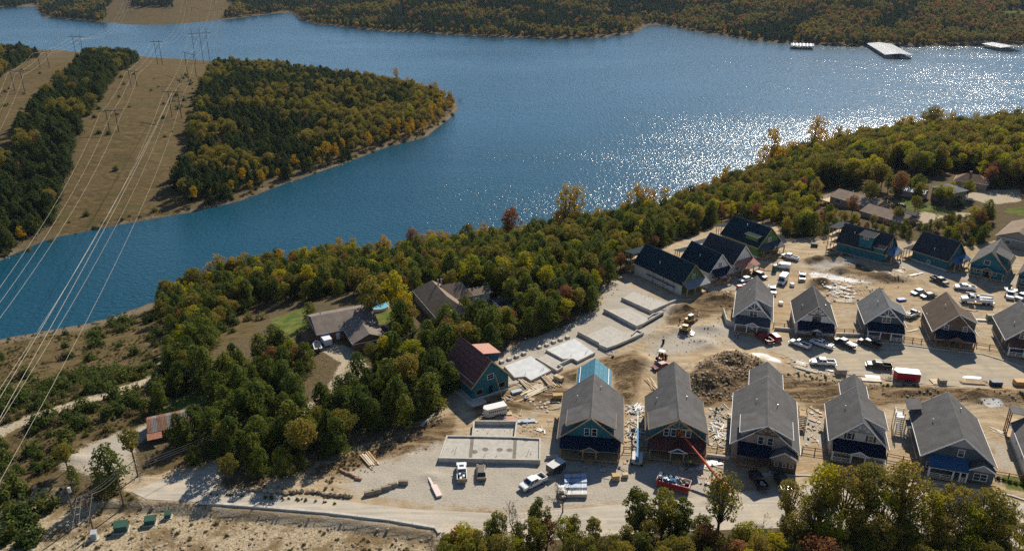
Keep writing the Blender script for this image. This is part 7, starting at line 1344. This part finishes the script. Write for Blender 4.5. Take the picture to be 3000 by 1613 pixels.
# ---------------------------------------------------------------- boat docks
def dock(label, a, b, width, zt=4.0):
    p, q = at(*a, WATER), at(*b, WATER); d = q - p; L = d.length; c = (p + q) / 2; t = thing('boat_dock', label, 'boat dock', (c.x, c.y, WATER), math.atan2(d.y, d.x)); w = width / 2; x0, x1 = -L / 2, L / 2; mm = M((0.46, 0.455, 0.44), .8, .12, .3, spec=.1)
    m = MB(); m.slab([(x0 - 1, -w - 1, zt), (x1 + 1, -w - 1, zt), (x1 + 1, 0, zt + 1.6), (x0 - 1, 0, zt + 1.6)], .2); m.slab([(x1 + 1, w + 1, zt), (x0 - 1, w + 1, zt), (x0 - 1, 0, zt + 1.6), (x1 + 1, 0, zt + 1.6)], .2); part('roof', m, mm, t)
    for i in range(int(L / 4)):
        x = x0 + (i + .5) * 4; part('roof_rib', MB().beam((x, -w - 1, zt + .02), (x, 0, zt + 1.62), .25, .12).beam((x, w + 1, zt + .02), (x, 0, zt + 1.62), .25, .12), mSTEEL, t)
    part('walkway', MB().box(x0, x1, -1, 1, .3, .6).box(x0, x0 + 1.5, -w, w, .3, .6).box(x1 - 1.5, x1, -w, w, .3, .6), M((0.30, 0.28, 0.25), .8, .2), t); n = max(3, round(L / 7)); mb_ = M((0.45, 0.47, 0.5), .4, .1)
    for i in range(n + 1):
        x = x0 + (x1 - x0) * i / n
        for s in (-1, 1):
            part('post', MB().box(x - .15, x + .15, s * w - .15, s * w + .15, 0, zt), mSTEEL, t); part('finger_pier', MB().box(x - .5, x + .5, s * 1 if s > 0 else -w, w if s > 0 else -1, .3, .55), M((0.30, 0.28, 0.25), .8, .2), t)
            if i < n and (i * 3 + s) % 4: xm = x + (x1 - x0) / n / 2; part('moored_boat', MB().hexa([(xm - .7, s * w * .25, .1), (xm + .7, s * w * .25, .1), (xm + .7, s * w * .7, .1), (xm, s * w * .95, .1), (xm - .7, s * w * .7, .1)], [(xm - 1.1, s * w * .22, 1.2), (xm + 1.1, s * w * .22, 1.2), (xm + 1.1, s * w * .72, 1.2), (xm, s * w * 1.0, 1.3), (xm - 1.1, s * w * .72, 1.2)]), mb_, t)
    part('fascia', MB().beam((x0 - 1, -w - 1, zt - .3), (x1 + 1, -w - 1, zt - .3), .2, .5).beam((x0 - 1, -w - 1, zt - .3), (x0 - 1, w + 1, zt - .3), .2, .5), M((0.12, 0.2, 0.3), .5, .1), t)
    for p2 in (-.7, .7): part('float', MB().box(x0, x1, p2 * w - 1.2, p2 * w + 1.2, -.3, .28), mBLACK, t)
dock('small covered boat dock nearest the wooded inlet', (2318, 140), (2380, 142), 24); dock('longest white roofed boat dock on the lake', (2574, 138), (2632, 172), 27); dock('white roofed boat dock past the longest one', (2905, 138), (2960, 150), 24)
# ---------------------------------------------------------------- single trees
def hero(u, v, h, kind, label, group=None, z0=0.0, ph=None, w=1.0):
    H0 = {'sparse': 13., 'hero': 13., 'herolime': 12., 'heropine': 10., 'cedar': 8.5, 'oak': 10., 'gold': 10.5, 'lime': 10., 'rust': 8., 'bare': 8.}[kind]
    p = at(u, v, h + z0); g = gz(p.x, p.y); p = at(u, v, h + g); return tree(kind, (p.x, p.y, g), h / H0 * w, label, group, h / H0)
def hero_shore(u, v, kind, label, group, d=5.0):
    a = at(u, v, 0).xy.normalized(); r = np.arange(150, 700, 1.0); P = np.stack([a.x * r, a.y * r], 1); k = np.nonzero(seg_dist(P, NEAR) > d)[0][-1]; p = Vector((P[k][0], P[k][1], gz(*P[k]))); h = pole_h(p, v)
    tree(kind, p, h / {'oak': 10., 'gold': 10.5, 'rust': 8.}[kind] * .85, label, group, h / {'oak': 10., 'gold': 10.5, 'rust': 8.}[kind])
ROADSIDE = 'trees along the near side of the lower road'
hero(2128, 1372, 16, 'sparse', 'lone round olive tree standing in front of the red boom lift', ROADSIDE, w=.85)
for (u, v, h, kd, w) in ((2327, 1400, 12, 'hero', .8), (2411, 1425, 13, 'hero', .9), (2428, 1352, 16, 'herolime', .8), (2499, 1356, 16, 'hero', .85), (2574, 1350, 16, 'hero', .9), (2676, 1340, 17, 'hero', 1.0), (2610, 1425, 13, 'herolime', .7), (2809, 1412, 14, 'hero', .95), (2915, 1420, 14, 'hero', .95), (2756, 1428, 13, 'herolime', .8), (2964, 1450, 12, 'hero', .9), (2344, 1491, 10, 'hero', .9), (2870, 1470, 12, 'herolime', .8), (2690, 1470, 12, 'hero', .9), (2530, 1480, 11, 'hero', .9), (2450, 1490, 11, 'herolime', .8), (2600, 1500, 11, 'hero', .9), (2780, 1500, 11, 'hero', .9), (2950, 1520, 11, 'hero', .9)):
    hero(u, v, h, kd, ('yellow green tree' if kd == 'herolime' else 'olive leaved oak') + ' along the lower road below the blue grey house', ROADSIDE, w=w)
for (u, v, h, kd, w) in ((1872, 1425, 10, 'heropine', 1.1), (1952, 1428, 10.5, 'heropine', 1.15), (2002, 1450, 9, 'heropine', 1.1), (1458, 1490, 8, 'heropine', .9), (1578, 1452, 10, 'heropine', .95), (1683, 1503, 7, 'heropine', .9), (1740, 1510, 7, 'heropine', 1), (1890, 1470, 8, 'heropine', 1.1), (1980, 1490, 8, 'heropine', 1.1), (2060, 1500, 7, 'heropine', 1.1)):
    hero(u, v, h, kd, 'bushy green cedar along the lower road below the dumpster', ROADSIDE, w=w)
for (u, v, h) in ((1511, 1475, 9), (1600, 1500, 8), (2230, 1500, 8), (1420, 1520, 7), (1260, 1550, 5)): hero(u, v, h, 'bare', 'leafless grey tree among the cedars of the lower road', ROADSIDE)
hero(1652, 1388, 8.5, 'bare', 'bare tree with a forked dark trunk in front of the wrapped siding packs', w=1.1)
hero(1339, 1540, 6, 'rust', 'rusty red bush at the end of the lower road kerb', ROADSIDE); hero(1388, 1548, 6, 'rust', 'rusty red bush at the end of the lower road kerb', ROADSIDE); hero(1300, 1560, 5, 'heropine', 'small green cedar beside the rusty bushes', ROADSIDE)
_rg = np.random.default_rng(77)
for u in range(1320, 3080, 40):
    for v0 in (1545, 1600):
        v = v0 + _rg.uniform(-35, 25) - (20 if u > 2300 else 0); kd = _rg.choice(['hero', 'heropine', 'herolime', 'rust', 'bare'], p=[.40, .14, .30, .06, .10] if u > 2100 else [.34, .30, .16, .08, .12]); h = _rg.uniform(6, 9.5)
        hero(u + _rg.uniform(-14, 14), v, h, str(kd), {'hero': 'olive oak', 'heropine': 'green cedar', 'herolime': 'yellow green tree', 'rust': 'rusty brown tree', 'bare': 'bare grey tree'}[str(kd)] + ' in the low woods on the near side of the lower road', 'low woods on the near side of the lower road')
for (u, v, h, kd, lab) in ((1152, 788, 15, 'lime', 'large bright yellow tree behind the ranch house'), (1180, 850, 11, 'gold', 'amber yellow tree next to the large yellow one'), (1079, 810, 14, 'oak', 'tall olive tree leaning over the ranch house roof'), (1384, 737, 13, 'lime', 'large yellow green tree behind the hipped house'), (1478, 770, 11, 'oak', 'olive tree behind the garden shed'), (1536, 728, 12, 'lime', 'tall slim yellow green tree past the hipped house'), (1600, 775, 10, 'lime', 'yellow green tree among the cedars past the hipped house'), (1186, 886, 8, 'rust', 'orange brown tree beside the hipped house gable'), (1311, 883, 6.5, 'cedar', 'dark evergreen at the corner of the hipped house'), (1363, 859, 7.5, 'cedar', 'dark evergreen in front of the hipped house garage'), (1375, 905, 5, 'lime', 'small yellow green tree by the hipped house drive'),
                           (753, 970, 8.5, 'cedar', 'single cedar on the ranch house lawn'), (676, 1000, 7, 'cedar', 'cedar at the edge of the lawn track'), (641, 1044, 8, 'cedar', 'broad cedar beside the lawn track'), (820, 1010, 7, 'cedar', 'cedar in front of the ranch house deck'), (905, 880, 7, 'cedar', 'cedar on the lawn behind the ranch house'), (1090, 1000, 8, 'oak', 'thin olive tree by the ranch house drive'), (491, 1104, 4.3, 'cedar', 'small round tree pair member by the grass track'), (526, 1098, 4.6, 'cedar', 'small round tree beside its twin on the grass track'), (412, 1180, 3.2, 'cedar', 'grey green small tree near the rusty barn'), (512, 1205, 7.5, 'cedar', 'dense dark tree standing against the rusty barn roof'), (535, 1225, 6.5, 'cedar', 'smaller dark tree beside the dense one at the rusty barn'), (560, 1180, 8, 'cedar', 'cedar behind the rusty barn'), (610, 1185, 10, 'cedar', 'tall cedar between the barn and the drive'), (700, 1130, 10, 'cedar', 'tall cedar above the ranch drive'), (640, 1250, 7, 'cedar', 'cedar beside the blue grey sedan'), (560, 1300, 5, 'cedar', 'low cedar on the verge by the drive fork'), (420, 1315, 4.5, 'bare', 'bare reedy tree at the drive fork'),
                           (2948, 445, 14, 'lime', 'very large round yellow topped tree by the wooded lots'), (2985, 460, 13, 'oak', 'large oak beside the round yellow topped tree'), (2645, 500, 12, 'rust', 'orange brown tree in front of the white roofed house'), (2560, 525, 11, 'oak', 'thin olive tree beside the long ranch house'), (2505, 570, 9, 'rust', 'russet tree in front of the long ranch house'), (2700, 590, 8, 'bare', 'bare tree by the grey roofed house lawn'), (2750, 600, 8, 'bare', 'bare tree in front of the grey roofed house'), (2840, 530, 8, 'oak', 'olive tree beside the chimney house'), (2880, 610, 8, 'rust', 'red brown bush near the wide roofed house'), (2905, 580, 9, 'cedar', 'dark cedar near the wide roofed house'), (2860, 600, 7, 'lime', 'yellow shrubby tree near the wide roofed house'), (2640, 600, 7, 'oak', 'olive tree on the lawn by the dark suv'), (2690, 570, 7, 'oak', 'thin tree on the lawn by the white roofed house'), (1348, 285, 7, 'bare', 'leafless tree at the tip of the peninsula'), (1362, 300, 5, 'bare', 'leafless bush in the water at the peninsula tip'), (1275, 235, 15, 'gold', 'tallest golden tree near the peninsula tip'), (1160, 195, 13, 'gold', 'golden tree on the back edge of the peninsula')): hero(u, v, h, kd, lab)
for (u, v, h, kd) in ((1660, 530, 13, 'gold'), (1690, 535, 13, 'gold'), (1872, 530, 13, 'gold'), (1895, 540, 12, 'gold'), (2270, 360, 15, 'gold'), (2400, 330, 16, 'gold'), (2740, 305, 16, 'oak'), (2760, 310, 15, 'gold'), (2985, 312, 15, 'oak'), (1498, 600, 9, 'rust'), (1205, 665, 8, 'rust'), (675, 745, 8, 'gold')): hero_shore(u, v, kd, ('golden' if kd == 'gold' else 'rusty' if kd == 'rust' else 'olive') + ' tree rising above the lakeside woods against the water', 'trees standing tall on the near lakeshore', random.uniform(4, 10))

# ---------------------------------------------------------------- thin blue air over the lake
hz = NT('haze_air'); hz.t.nodes.remove(hz.b); _pv = hz.n('VolumePrincipled'); _pv.inputs['Color'].default_value = (0.62, 0.76, 1.0, 1); _pv.inputs['Density'].default_value = 0.000025; _pv.inputs['Anisotropy'].default_value = 0.2
hz.t.links.new(_pv.outputs[0], hz.out.inputs['Volume'])
haze = link('haze', MB().box(-6500, 6500, -300, 9500, -29, 118).mesh('haze'), hz.m); tag(haze, 'thin blue haze over the far hills', 'haze'); struct(haze, 'stuff')
